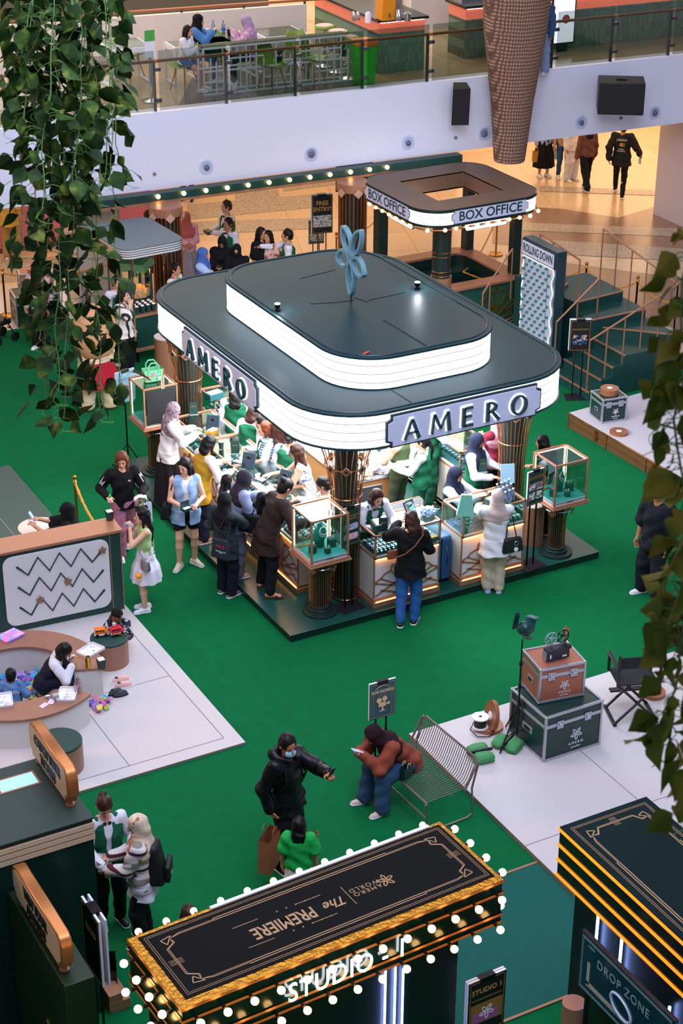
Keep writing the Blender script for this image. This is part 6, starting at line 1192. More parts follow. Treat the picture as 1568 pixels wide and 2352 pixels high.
clutter('calculator','black calculator on the second left showcase','calculator',548,1062,CT,R(30),f_calc,'calculators'); clutter('calculator','dark calculator in front of the floral dress','calculator',598,1103,CT,R(20),f_calc,'calculators')
clutter('snack_cup','dark paper cup with a white lid on the third left showcase','cup',508,1030,CT,0,lambda t:(MB().lathe([(.032,0),(.042,.11)],16).put('cup_body',posterg,t),MB().lathe([(.044,.11),(.04,.125)],16).put('lid',paper,t)))
def f_bag(t):
    c_=mat('mint paper bag','#7CC8AE',.5,noise=.04); MB().add([(-.12,-.06,0),(.12,-.06,0),(.12,.06,0),(-.12,.06,0),(-.06,-.02,.3),(.08,-.02,.3),(.08,.03,.3),(-.06,.03,.3)],[(3,2,1,0),(0,1,5,4),(1,2,6,5),(2,3,7,6),(3,0,4,7),(4,5,6,7)]).put('bag_body',c_,t,smooth=False); MB().tube([(-.03,0,.3),(-.02,0,.34),(.03,0,.34),(.04,0,.3)],.005,5).put('handle',white,t)
clutter('paper_bag','mint green paper gift bag standing on the front right showcase','bag',1068,1182,CT,R(-30),f_bag)
for i in range(3):
    for j in range(4):
        clutter('water_bottle','small clear water bottle in the crate on the front right showcase','bottle',1150+j*9-i*5,1160-j*4-i*11,CT+.012,0,lambda t:(MB().lathe([(.027,0),(.027,.11),(.012,.15),(.012,.165)],12).put('bottle_body',glass('bottle plastic','#BFD4E8',.4),t),MB().lathe([(.014,.165),(.014,.18)],10).put('cap',white,t)),'water bottles in the crate')
clutter('crate','dark green crate holding water bottles on the front right showcase','crate',1158,1172,CT,R(5),f_box(.26,.2,.06,posterg)); clutter('table_poster','pale blue table poster behind the water bottles','poster',1165,1110,CT,R(-20),lambda t:(MB(mat4=Matrix.Rotation(R(-10),4,'X')).box(-.1,.1,-.004,.004,0,.28).put('poster_sheet',mat('pale blue poster'),t),)); clutter('tissue_box','white topped dark box beside the water bottle crate','tissue box',1130,1165,CT,R(10),f_box(.2,.13,.14,posterg,paper))
clutter('paper_stack','loose white papers on the front left showcase','papers',985,1180,CT,R(20),lambda t:[MB().at((k*.01,k*.008,k*.003),.2*k).box(-.09,.09,-.06,.06,0,.002).put('sheet',paper,t) for k in range(4)]); clutter('plastic_bag','pale blue crumpled plastic bag at the end of the front left showcase','bag',984,1180,CT,0,lambda t:lump(t,(.11,.08,.07),'bag_body',mat('pale blue plastic','#A8CCE8',.3,noise=.2,bump=.9,nscale=25)))
for (x,y) in((905,1225),(935,1210)): clutter('leather_tray','tan leather tray on the front left showcase, %s one'%('left' if x<910 else 'right'),'tray',x,y,CT,R(15),f_box(.13,.1,.015,mat('tan leather tray','#C8842E',.5)),'tan trays')
clutter('green_case','open dark green jewellery box at the right of the front left showcase','jewellery box',990,1240,KZ+.80,R(5),f_box(.2,.12,.04,posterg,goldink))

g=P(1398,973,.28); corner_case((g.x-.12,g.y+.05,.281),R(-8),.46,.42,.42,gp_,'small dark green flight case marked AMERO on the side stage'); T0=Tm((g.x-.12,g.y+.05,.281),R(-8))
q=T0@Vector((.23,.21,.42)); filmcan(q,(0,0,0),'copper film reel lying on the small green flight case',r=.15,hh=.10,thick=True)
g=P(1412,990,.28); filmcan((g.x,g.y-.1,.281),(0,0,0),'flat copper film can at the edge of the side stage',r=.15,hh=.04)
# ---------------------------------------------------------------- people: continuous bodies from blended volumes
import openvdb
class Vol:
    def __init__(s,lo,hi,vox):
        s.v=vox; s.lo=np.array(lo,float); s.n=np.ceil((np.array(hi)-s.lo)/vox).astype(int)+1; s.F=np.full(s.n,.15,np.float32)
    def sub(s,lo,hi,m):
        a=np.clip(np.floor((np.minimum(lo,hi)-m-s.lo)/s.v).astype(int),0,s.n); b=np.clip(np.ceil((np.maximum(lo,hi)+m-s.lo)/s.v).astype(int)+1,0,s.n)
        if (b<=a).any(): return None
        ax=[s.lo[i]+np.arange(a[i],b[i])*s.v for i in range(3)]
        return (slice(a[0],b[0]),slice(a[1],b[1]),slice(a[2],b[2])),ax[0][:,None,None],ax[1][None,:,None],ax[2][None,None,:]
    def mix(s,sl,d,k,op):
        A=s.F[sl]; d=d.astype(np.float32)
        if op=='-':
            s.F[sl]=np.maximum(A,-d); return
        if k<=0: s.F[sl]=np.minimum(A,d); return
        h=np.clip(.5+.5*(d-A)/k,0,1); s.F[sl]=d*(1-h)+A*h-k*h*(1-h)
    def cap(s,a,b,ra,rb=None,k=.02,op='+',flat=None):
        rb=ra if rb is None else rb; a=np.array(a,float); b=np.array(b,float); q=s.sub(a,b,max(ra,rb)+k+.03)
        if q is None: return
        sl,x,y,z=q; d=b-a; L=max(d@d,1e-9); t=np.clip(((x-a[0])*d[0]+(y-a[1])*d[1]+(z-a[2])*d[2])/L,0,1)
        s.mix(sl,np.sqrt((x-a[0]-t*d[0])**2+(y-a[1]-t*d[1])**2+(z-a[2]-t*d[2])**2)-(ra+(rb-ra)*t),k,op)
    def ell(s,c,r,k=.02,op='+',M=None):
        c=np.array(c,float); r=np.array(r,float); q=s.sub(c,c,r.max()+k+.03)
        if q is None: return
        sl,x,y,z=q; X,Y,Z=x-c[0],y-c[1],z-c[2]
        if M is not None:
            M=np.array(M); X,Y,Z=[M[0,i]*X+M[1,i]*Y+M[2,i]*Z for i in range(3)]
        k0=np.sqrt((X/r[0])**2+(Y/r[1])**2+(Z/r[2])**2); k1=np.sqrt((X/r[0]**2)**2+(Y/r[1]**2)**2+(Z/r[2]**2)**2)+1e-6
        s.mix(sl,k0*(k0-1)/k1,k,op)
    def loft(s,o,ax,prof,k=.02,side=(1,0,0),n=0,amp=0,flatend=True,op='+'):
        "elliptic body of revolution along ax; prof=[(u,rx,ry,dy)]"
        o=np.array(o,float); ax=np.array(ax,float); ax/=np.linalg.norm(ax); sd=np.array(side,float); sd-=ax*(sd@ax); sd/=np.linalg.norm(sd); dp=np.cross(ax,sd)
        u=[p[0] for p in prof]; e0=o+ax*u[0]; e1=o+ax*u[-1]; R_=max(max(p[1],p[2]) for p in prof)
        q=s.sub(e0,e1,R_+k+.03)
        if q is None: return
        sl,x,y,z=q; X,Y,Z=x-o[0],y-o[1],z-o[2]
        U=X*ax[0]+Y*ax[1]+Z*ax[2]; A=X*sd[0]+Y*sd[1]+Z*sd[2]; B=X*dp[0]+Y*dp[1]+Z*dp[2]
        rx=np.interp(U,u,[p[1] for p in prof]); ry=np.interp(U,u,[p[2] for p in prof]); B=B-np.interp(U,u,[p[3] if len(p)>3 else 0 for p in prof])
        if n: f_=1+amp*np.cos(n*np.arctan2(B,A)+3*U); rx=rx*f_; ry=ry*f_
        k0=np.sqrt((A/rx)**2+(B/ry)**2); d=(k0-1)*np.minimum(rx,ry); d=np.maximum(d,np.maximum(u[0]-U,U-u[-1]))
        s.mix(sl,d,k,op)
    def clip(s,p,nrm):
        "remove what lies on the side nrm points to"
        ax=[s.lo[i]+np.arange(s.n[i])*s.v for i in range(3)]; n=np.array(nrm,float); n/=np.linalg.norm(n)
        d=(ax[0][:,None,None]-p[0])*n[0]+(ax[1][None,:,None]-p[1])*n[1]+(ax[2][None,None,:]-p[2])*n[2]; s.F=np.maximum(s.F,d.astype(np.float32))
    def wrinkle(s,a,f=1,seed=0):
        a*=1.25
        ax=[s.lo[i]+np.arange(s.n[i])*s.v for i in range(3)]; x,y,z=ax[0][:,None,None],ax[1][None,:,None],ax[2][None,None,:]
        s.F=s.F+(a*np.sin(f*(23*x+9*z+seed))*np.sin(f*(19*y-13*z+seed*2))+a*.6*np.sin(f*(31*z+17*x+11*y+seed))).astype(np.float32)
    def build(s,name,m,parent=None,scale=1,offs=(0,0,0)):
        F=np.pad(s.F,2,constant_values=.1); g=openvdb.FloatGrid(background=.1); g.copyFromArray(np.clip(F,-.1,.1))
        pts,tri,qd=g.convertToPolygons(isovalue=0.0,adaptivity=0.0)
        pts=(np.asarray(pts)-2)*s.v+s.lo; me=bpy.data.meshes.new(name)
        fs=[tuple(int(i) for i in q[::-1]) for q in qd]+[tuple(int(i) for i in q[::-1]) for q in tri]
        me.from_pydata((pts*scale+np.array(offs)).tolist(),[],fs); me.polygons.foreach_set('use_smooth',[True]*len(fs)); me.materials.append(m); me.update()
        o=bpy.data.objects.new(name,me); COL.objects.link(o)
        if parent: o.parent=parent
        return o
def ik(S,T,l1,l2,hint):
    S=np.array(S,float);T=np.array(T,float); d=T-S; L=np.linalg.norm(d); Lm=min(L,l1+l2-.004); u=d/max(L,1e-6); T=S+u*Lm
    a=(l1*l1-l2*l2+Lm*Lm)/(2*Lm); a=max(min(a,l1),-l1); h=math.sqrt(max(l1*l1-a*a,0)); hv=np.array(hint,float); hv-=u*(hv@u); hv/=max(np.linalg.norm(hv),1e-6)
    return S+u*a+hv*h,T
def rotm(yaw,pitch,roll=0):
    cy,sy=math.cos(yaw),math.sin(yaw); cp,sp=math.cos(pitch),math.sin(pitch); cr,sr=math.cos(roll),math.sin(roll)
    Rz=np.array([[cy,-sy,0],[sy,cy,0],[0,0,1]]); Rx=np.array([[1,0,0],[0,cp,sp],[0,-sp,cp]]); Ry=np.array([[cr,0,sr],[0,1,0],[-sr,0,cr]])
    return Rz@Rx@Ry      # yaw + turns left, pitch + looks down
SK={k:mat('skin '+k,c,.5,noise=.05,nscale=12) for k,c in dict(a='#C98E6C',b='#B0764F',c='#DDAA8C',d='#8A5A3C').items()}
lipm=mat('lips','#9C3F42',.45,noise=0); eyem=mat('eye','#1A1210',.2,noise=0); eyew=mat('eye white','#E8E0DC',.3,noise=0); browm=mat('eyebrow','#231814',.8,noise=0)
def cl(name,c='#808080',rough=.85,b=.45,n=.14): return mat('cloth '+name,c,rough,noise=n,nscale=12,bump=b,spec=.25)
HB=cl('black hair','#100C0B',.45,.5,.4); HBr=cl('brown hair','#3A221A',.45,.5,.35); HRd=cl('auburn hair','#6A3420',.45,.5,.35)
PERSONS={}
def person(key,label,pos,rel,h=1.6,z=.013,lean=0,tw=0,head=(0,.1),Rh=None,Lh=None,stance='stand',seat=.45,feet=None,top=None,bot=None,hair=('short',None),skin='a',shoe=('shoe',None),face=True,vox=.011,hs=1.0,build=1.0,cr=.35,rolls=0,pant_r=.0,group=None,scarf=None,mask=None,palm='auto',glasses=False,hy=1):
    """pos: ground pixel (or 3-D point); rel: 0 faces the camera, 90 faces the right of the picture, 180 away.
       Rh/Lh: wrist targets in body units of a 1.65 m figure, x = own right, y = forward, z = up"""
    ang=R(241+rel)-PI/2; s=h/1.65
    pv=.90; hipz=.88
    if stance=='sit': pv=seat/s+.09
    if stance=='squat': pv=.30
    PV=np.array([0,0,pv]); l=R(lean); sp=np.array([0,math.sin(l),math.cos(l)]); dp=np.array([0,math.cos(l),-math.sin(l)])
    t=R(tw); sd=np.array([math.cos(t),math.sin(t),0]); fw=np.array([-math.sin(t)*math.cos(l),math.cos(t)*math.cos(l),-math.sin(l)]); 
    if lean: sd=sd-sp*(sd@sp); sd/=np.linalg.norm(sd)
    C_=lambda u,x=0,y=0: PV+sp*u+sd*x+fw*y
    SR,SL=C_(.445,.165*build),C_(.445,-.165*build); NK=C_(.50,0,-.005); HD=C_(.64,0,.02)+np.array([0,math.sin(l*.3)*.03,0])
    if pos[0]=='h':
        g=P(pos[1],pos[2],z+(HD[2]+.122)*s); off=Matrix.Rotation(ang,3,'Z')@Vector((HD[0]*s,HD[1]*s,0)); loc=Vector((g.x-off.x,g.y-off.y,z))
    else: loc=P(pos[0],pos[1],z) if len(pos)==2 else Vector(pos)
    HM=rotm(R(head[0])+t,R(head[1])+l*.6,R(rolls)); H=lambda x,y,zz: HD+HM@(np.array([x,y,zz])*hs)
    hands=[]
    for S,T,sg in((SR,Rh,1),(SL,Lh,-1)):
        if T is None: T=C_(-.08,.235*sg,.05) if stance!='sit' else (.14*sg,.30,pv+.12)
        E,W=ik(S,T,.285,.245,(.55*sg,-.6,-.55)); hands.append((S,E,W,sg))
    if feet is None: feet=((.10,0,0,8),(-.10,.02,0,-8)) if stance=='stand' else ((.10,.16,0,0),(-.1,-.30,.06,0)) if stance=='walk' else ((.12,.42,0,6),(-.12,.40,0,-6))
    legs=[]
    for (fx,fy,fz,fa),sg in zip(feet,(1,-1)):
        HP=PV+np.array([.085*sg,0,-.02]); A=np.array([fx,fy,fz+.085])
        K,A=ik(HP,A,.408,.394,(.12*sg,1,.0 if stance=='stand' or stance=='walk' else .9)); legs.append((HP,K,A,fa))
    allp=np.array([HD]+[p for q in hands for p in q[:3]]+[p for q in legs for p in q[:3]]+[PV]); lo=allp.min(0)-.26; hi=allp.max(0)+.26; lo[2]=min(lo[2],-.02); hi[2]=max(hi[2],HD[2]+.2)
    V=lambda: Vol(lo,hi,vox)
    root_m=SK[skin]; B=V(); b_=build
    prof=[(-.06,.155*b_,.11*b_),(0.0,.165*b_,.115*b_,-.005),(.14,.128*b_,.09*b_),(.30,.15*b_,.10*b_,.005),(.40,.16*b_,.085),(.465,.12,.06),(.50,.055,.05)]
    B.loft(PV,sp,prof,.03,side=sd); B.cap(C_(.44),HD-HM@np.array([0,.02,.03]),.052,.048,.02)
    for S,E,W,sg in hands:
        B.cap(C_(.43,.09*sg),S,.06,.05,.03); B.cap(S,E,.047,.038,.02); B.cap(E,W,.037,.026,.015)
    for HP,K,A,fa in legs:
        B.cap(HP,K,.082*b_,.055,.03); B.cap(K,K+(A-K)*.35,.052,.053,.02); B.cap(K+(A-K)*.35,A,.052,.034,.02)
        fd=np.array([math.sin(R(fa)),math.cos(R(fa)),0]); g=A[2]-.085
        B.cap(A-fd*.035+[0,0,-.045],A+fd*.13+[0,0,-.058],.034,.026,.02); B.cap(A+[0,0,-.01],A+fd*.06+[0,0,-.045],.034,.03,.02)
    # head with face
    B.ell(H(0,-.005,.02),np.array([.075,.093,.10])*hs,.02,M=HM); B.ell(H(0,.025,-.045),np.array([.055,.062,.068])*hs,.025,M=HM)
    B.cap(H(0,.088,.005),H(0,.104,-.022),.011*hs,.015*hs,.012)
    for e in(-1,1):
        B.ell(H(.031*e,.098,.008),np.array([.020,.016,.013])*hs,0,'-',M=HM); B.ell(H(.078*e,-.005,-.002),np.array([.012,.02,.032])*hs,.006,M=HM); B.ell(H(.031*e,.078,.008),np.array([.014,.014,.012])*hs,.004,M=HM)
    B.ell(H(0,.082,-.054),np.array([.024,.014,.009])*hs,.006,M=HM); B.ell(H(0,.07,-.093),np.array([.024,.02,.02])*hs,.012,M=HM)
    # hands: palm, four unequal bent fingers, thumb from the side of the palm
    HW=[]
    for S,E,W,sg in hands:
        d=W-E; d/=np.linalg.norm(d); ref=np.array([0,0,-1.0]) if abs(d[2])<.75 else np.array([-sg*1.0,.25,0])
        pn=ref-d*(ref@d); pn/=np.linalg.norm(pn); wd_=np.cross(d,pn)*sg   # towards the thumb side
        Pm=W+d*.052; B.ell(Pm,(.040,.05,.016),.012,M=np.stack([wd_,d,pn],1)); B.cap(W-d*.01,W+d*.03,.025,.026,.012)
        for i,(off,ln,) in enumerate(((.030,.062),(.010,.072),(-.011,.066),(-.030,.052))):
            a=W+d*.09+wd_*off; c=cr+.12*i; m1=a+(d*math.cos(c)+pn*math.sin(c))*ln*.55; m2=m1+(d*math.cos(c*2.1)+pn*math.sin(c*2.1))*ln*.5
            B.cap(a-d*.02,m1,.0095,.009,.004); B.cap(m1,m2,.009,.0075,.003)
        a=W+d*.03+wd_*.03; m1=a+(d*.65+wd_*.7+pn*.2)*.038; m2=m1+(d*.9+wd_*.2+pn*.35)*.032; B.cap(a,m1,.013,.011,.006); B.cap(m1,m2,.011,.009,.003)
        HW.append(W+d*.09+pn*.03)
    root=B.build('person',root_m,None,s); root.location=loc; root.rotation_euler=(0,0,ang); tag(root,label,'person',group)
    ok=dict(parent=root,scale=s)
    # ------- face details
    if face:
        def blob(n,c,r,m): mb=MB(); mb.T=Matrix.Translation(Vector(c*s))@Matrix(HM.tolist()).to_4x4(); mb.sph((0,0,0),tuple(np.array(r)*hs*s),10,6); return mb.put(n,m,root)
        for e in(-1,1): blob('eye',H(.031*e,.089,.008),(.0125,.006,.0055),eyem); blob('eyebrow',H(.032*e,.094,.030),(.019,.006,.0038),browm)
        if not mask: blob('mouth',H(0,.093,-.054),(.019,.007,.0065),lipm)
        if mask: blob('face_mask',H(0,.068,-.05),(.062,.046,.055),mask)
        if glasses:
            mb=MB(); mb.T=Matrix.Translation(Vector(HD*s))@Matrix(HM.tolist()).to_4x4()
            for e in(-1,1): mb.tube([((.031*e+.023*math.cos(a))*hs*s,.106*hs*s,(.006+.019*math.sin(a))*hs*s) for a in np.linspace(0,2*PI,14)[:-1]],.0028*s,5,closed=True); mb.tube([(.054*e*hs*s,.104*hs*s,.01*s),(.08*e*hs*s,.0,.01*s)],.0025*s,4)
            mb.put('glasses',black,root)
    # ------- hair or scarf
    st,hm=hair; hm=hm or HB
    if st:
        X=V(); G=np.array([0,0,-1.0]); bk=-(HM@np.array([0,1,0])); bk[2]=0
        if st=='hijab':
            X.ell(H(0,-.015,.02),np.array([.095,.11,.122])*hs,.03,M=HM); X.ell(H(0,.01,-.07),np.array([.082,.085,.08])*hs,.04,M=HM)
            X.cap(H(0,-.03,-.07),C_(.43,0,-.03),.075,.11,.05); X.loft(PV,sp,[(.24,.17*b_,.135,.01),(.34,.222*b_,.15,.01),(.43,.225*b_,.125),(.49,.15,.09),(.55,.08,.075)],.05,side=sd)
            X.ell(H(0,.102,-.012),np.array([.050,.052,.066])*hs,0,'-',M=HM); X.wrinkle(.004,1.3,len(key))
        else:
            X.ell(H(0,-.014,.032),np.array([.087,.100,.102])*hs,.02,M=HM); X.ell(H(0,-.045,-.02),np.array([.076,.068,.085])*hs,.03,M=HM)
            cut=[.066,.085,.094] if st!='short' else [.070,.08,.1]
            X.ell(H(0,.085,-.028),np.array(cut)*hs,0,'-',M=HM)
            if st=='short': X.clip(H(0,0,-.055),HM@np.array([0,.3,-1.0])) ; X.ell(H(.09,.02,-.04),(.03,.05,.045),0,'-',M=HM); X.ell(H(-.09,.02,-.04),(.03,.05,.045),0,'-',M=HM)
            if st in('long','bob'):
                L_=.36 if st=='long' else .17
                for xx,w_ in((-.05,.042),(0,.052),(.05,.042)):
                    a=H(xx,-.05,-.02); X.cap(a,a+G*L_*.5+bk*.05,w_,w_*.95,.03); X.cap(a+G*L_*.5+bk*.05,a+G*L_+bk*.06,w_*.95,w_*.55,.03)
                for e in(-1,1): a=H(.07*e,.0,-.0); X.cap(a,a+G*L_*.62,.026,.02,.02)
            if st=='bun': X.ell(H(0,-.10,.075),(.045,.045,.042),.01)
            if st=='lowbun': X.ell(H(0,-.105,-.01),(.05,.045,.045),.01)
            if st=='pony': a=H(0,-.10,.02); X.cap(a,a+G*.12+bk*.06,.028,.03,.01); X.cap(a+G*.12+bk*.06,a+G*.30+bk*.05,.03,.012,.01)
            X.wrinkle(.003,2.2,1)
        X.build('headscarf' if st=='hijab' else 'hair',hm,**ok)
    # ------- lower clothing
    if bot:
        kind,bm_=bot[0],bot[1]; X=V(); lr=bot[2] if len(bot)>2 else .0
        if kind in('pants','shorts'):
            X.loft(PV,sp if stance!='stand' else (0,0,1),[(-.07,.175*b_,.13*b_),(.0,.178*b_,.13*b_),(.12,.145*b_,.107*b_)],.02)
            for HP,K,A,fa in legs:
                X.cap(HP,K,.098*b_+lr*.4,.068+lr,.03)
                if kind=='pants': e=A+(K-A)*.02; X.cap(K,e,.066+lr,.052+lr*1.25,.03)
                else: pass
            if kind=='shorts':
                for HP,K,A,fa in legs: X.ell(K+(HP-K)*.1,(.12,.13,.13),0,'-')
            X.wrinkle(.004,1.2,2); 
            if kind=='pants':
                X.clip((0,0,.035+min(f[2] for f in feet)),(0,0,-1))
        elif kind=='skirt':
            hem=bot[2]; fl_=bot[3] if len(bot)>3 else .24
            if stance in('stand','walk'): X.loft((0,0,0),(0,0,1),[(hem,fl_,fl_*.92),(hem+(pv-hem)*.55,(fl_+.20)/2,(fl_*.9+.165)/2),(pv-.05,.183*b_,.14),(pv,.182*b_,.135),(pv+.13,.14*b_,.105)],.0,n=9,amp=.05)
            else:
                for HP,K,A,fa in legs: X.cap(HP,K,.115,.10,.08); X.cap(K,K+(A-K)*.75,.10,.12,.08)
                X.loft(PV,(0,0,1),[(-.07,.17,.14),(.12,.14,.11)],.04)
        X.build({'pants':'trousers','shorts':'shorts','skirt':'skirt'}[kind],bm_,**ok)
    # ------- upper clothing
    def upper(name,m,sleeve,hem,lo_,open_=False,neck=.475,ex=.0,flare=0,sl=None):
        X=V(); b=lo_
        X.loft(PV,sp,[(max(hem,-.10),.168*b_+b+flare*.3,.118*b_+b+flare*.3),(.0,.17*b_+b,.12*b_+b),(.14,.138*b_+b*1.2,.10*b_+b*1.2),(.30,.158*b_+b,.112*b_+b,.005),(.40,.168*b_+b,.093+b),(.46,.125+b*.6,.068+b*.5),(neck+.01,.072,.062)],.02,side=sd)
        if hem<-.10 and stance in('stand','walk'): X.loft(PV,(0,0,1),[(hem,.19*b_+b+flare,.145*b_+b+flare),(-.08,.172*b_+b+flare*.3,.122*b_+b+flare*.3),(0,.17*b_+b,.12*b_+b)],.03,n=7,amp=.03)
        for S,E,W,sg in hands:
            if sleeve=='none': X.cap(C_(.43,.08*sg),S-(S-C_(.43))*.12,.055+b*.6,.05+b*.5,.03); continue
            X.cap(C_(.43,.09*sg),S,.066+b*.7,.056+b*.8,.03)
            r=.010+b*.8
            if sleeve=='short': X.cap(S,S+(E-S)*.7,.052+r,.050+r*1.5,.02)
            elif sleeve=='half': X.cap(S,E,.052+r,.044+r*1.6,.02)
            else: X.cap(S,E,.052+r,.042+r,.02); X.cap(E,W-(W-E)*.03,.042+r,.030+r,.02)
        X.cap(C_(neck+.02,0,.01),C_(neck+.12,0,.02),.064,.085,0,'-')
        if open_: X.loft(PV,sp,[(-.9,.035,.4,.36),(.30,.04,.4,.36),(.47,.075,.4,.36)],0,side=sd,op='-')
        if open_=='deep': X.ell(C_(.40,0,.12),(.05,.085,.115),0,'-')
        X.wrinkle(.004+lo_*.08,1.1,hem*9+lo_*50); return X.build(name,m,**ok)
    for tp in (top or []): upper(*tp) if not isinstance(tp,dict) else upper(**tp)
    # ------- shoes
    sk,smt=shoe; 
    for HP,K,A,fa in legs:
        if sk=='none': continue
        fd=np.array([math.sin(R(fa)),math.cos(R(fa)),0]); gz=A[2]-.085; X=Vol(A-[.2,.2,.12],A+[.2,.22,.08],min(vox,.009))
        if sk=='sandal':
            X.cap(A-fd*.05+[0,0,-.083],A+fd*.15+[0,0,-.083],.034,.038,.01); X.clip((0,0,gz+.018),(0,0,1)); X.clip((0,0,gz),(0,0,-1)); X.cap(A+fd*.07+[-.04,0,-.06],A+fd*.07+[.04,0,-.06],.022,.022,.01)
            X.build('sandal',smt,**ok); continue
        X.cap(A-fd*.045+[0,0,-.05],A+fd*.135+[0,0,-.062],.041,.036,.02); X.cap(A+[0,0,-.02 if sk!='boot' else .06],A+fd*.06+[0,0,-.045],.042,.036,.02); X.clip((0,0,gz+.012),(0,0,-1)); o=X.build('shoe',smt,**ok)
        X=Vol(A-[.2,.2,.12],A+[.2,.22,.08],min(vox,.009)); X.cap(A-fd*.047+[0,0,-.07],A+fd*.137+[0,0,-.07],.045,.042,.02); hh=.026 if sk!='platform' else .05; X.clip((0,0,gz+hh),(0,0,1)); X.clip((0,0,gz),(0,0,-1)); X.build('sole',shoe_sole if sk!='platform' else smt,parent=o,scale=s)
    Wf=lambda p: root.matrix_basis@Vector([c*s for c in p])
    root.matrix_basis=Matrix.Translation(loc)@Matrix.Rotation(ang,4,'Z')
    info=dict(root=root,W=Wf,hand=(Wf(HW[0]),Wf(HW[1])),ang=ang,H=lambda x,y,zz: Wf(H(x,y,zz)),S=(Wf(SR),Wf(SL)),s=s,C=lambda u,x=0,y=0: Wf(C_(u,x,y)),local=lambda p:Vector([c*s for c in p]),Cl=lambda u,x=0,y=0: Vector(C_(u,x,y)*s),HWl=[Vector(p*s) for p in HW],Hl=lambda x,y,zz: Vector(H(x,y,zz)*s))
    PERSONS[key]=info; return info
shoe_sole=mat('white rubber sole','#E4E2E2',.6,noise=.03)
# ---------------------------------------------------------------- the crowd
C=cl
gvest=C('green vest','#0E5C3E'); wsh=C('white shirt','#D9D8E0',.75,.15,.03); blk=C('black','#0E0E11'); blkp=C('black trousers','#0F1014'); navy=C('navy','#161C30'); jean=C('denim','#2C4F80',.85,.2,.18); djean=C('dark denim','#1B2740',.85,.2,.15); grn_t=C('green trousers','#0C4A36')
def staff(key,label,pos,rel,hair=('lowbun',None),pants=None,**k):
    k.setdefault('z',KZ); i=person(key,label,pos,rel,hair=hair,top=[('shirt',wsh,'long',-.02,.010),('waistcoat',gvest,'none',-.06,.027,'deep',.44)],bot=('pants',pants or grn_t,.01),shoe=('shoe',black),**k)
    if hair[0]!='hijab':
        mb=MB(); p=i['Cl'](.455,0,.085); mb.cbox((p.x-.025,p.y,p.z),(.035,.015,.025)); mb.cbox((p.x+.025,p.y,p.z),(.035,.015,.025)); mb.put('bow_tie',black,i['root'])
    return i
def item(name,label,cat,loc,rz,fn,group=None,rx=0,ry=0):
    t=thing(name,label,cat,loc,rz,group); t.rotation_euler=(rx,ry,rz); fn(t); return t
def phone(label,info,which=0,off=(0,0,.03),rx=R(50),col=None,rz=0):
    loc=info['hand'][which]+Vector(off); m=col or black
    return item('smartphone',label,'phone',loc,info['ang']+rz,lambda t:(MB().box(-.036,.036,-.005,.005,-.075,.075).put('phone_case',m,t,bevel=.003),MB().box(-.032,.032,-.0065,-.005,-.07,.07).put('phone_screen',mat('phone screen','#9FB4CC',.1,emit='#B8C8E0',es=.4),t)),'smartphones in hands',rx=-rx)
def handbag(label,loc,rz,m,w=.3,d=.1,h=.2,strap=None,name='handbag',rx=0,soft=True):
    "strap: list of world points over a shoulder"
    t=thing(name,label,'bag',loc,rz); T=t.matrix_basis=Matrix.Translation(loc)@Matrix.Rotation(rz,4,'Z'); MB().add([(-w/2,-d/2,0),(w/2,-d/2,0),(w/2,d/2,0),(-w/2,d/2,0),(-w/2*.8,-d/3,h),(w/2*.8,-d/3,h),(w/2*.8,d/3,h),(-w/2*.8,d/3,h)],[(3,2,1,0),(0,1,5,4),(1,2,6,5),(2,3,7,6),(3,0,4,7),(4,5,6,7)]).put('bag_body',m,t,bevel=.03 if soft else .01,seg=3)
    if strap: iT=T.inverted(); MB().tube([iT@Vector(p) for p in strap],.009,6).put('strap',m,t)
    return t
def backpack(label,i,m,w=.30,h=.40,d=.14,marks=False):
    c=i['C'](.20,0,-.115-d*.3); t=thing('backpack',label,'backpack',c,i['ang']); MB().add([(-w/2,-d/2,-h/2),(w/2,-d/2,-h/2),(w/2,d/2,-h/2),(-w/2,d/2,-h/2),(-w*.36,-d*.1,h/2),(w*.36,-d*.1,h/2),(w*.36,d/2,h/2),(-w*.36,d/2,h/2)],[(3,2,1,0),(0,1,5,4),(1,2,6,5),(2,3,7,6),(3,0,4,7),(4,5,6,7)]).put('bag_body',m,t,bevel=.06,seg=5); MB().box(-w*.38,w*.38,-d/2-.045,-d/2+.01,-h*.42,h*.0).put('front_pocket',m,t,bevel=.02,seg=3)
    iT=(Matrix.Translation(c)@Matrix.Rotation(i['ang'],4,'Z')).inverted()
    for sx in(-1,1):
        pts=[i['C'](.40,.10*sx,-.12),i['C'](.475,.105*sx,-.02),i['C'](.46,.11*sx,.08),i['C'](.3,.14*sx,.14),i['C'](.12,.165*sx,.05),i['C'](.06,.13*sx,-.1)]; MB().tube([iT@p for p in pts],.014,6).put('shoulder_strap',m,t)
    if marks: text('USEF',.03,white,plane_T((0,-d/2-.047,-h*.3),(1,0,0),(0,0,1)),.001,t)
    return t
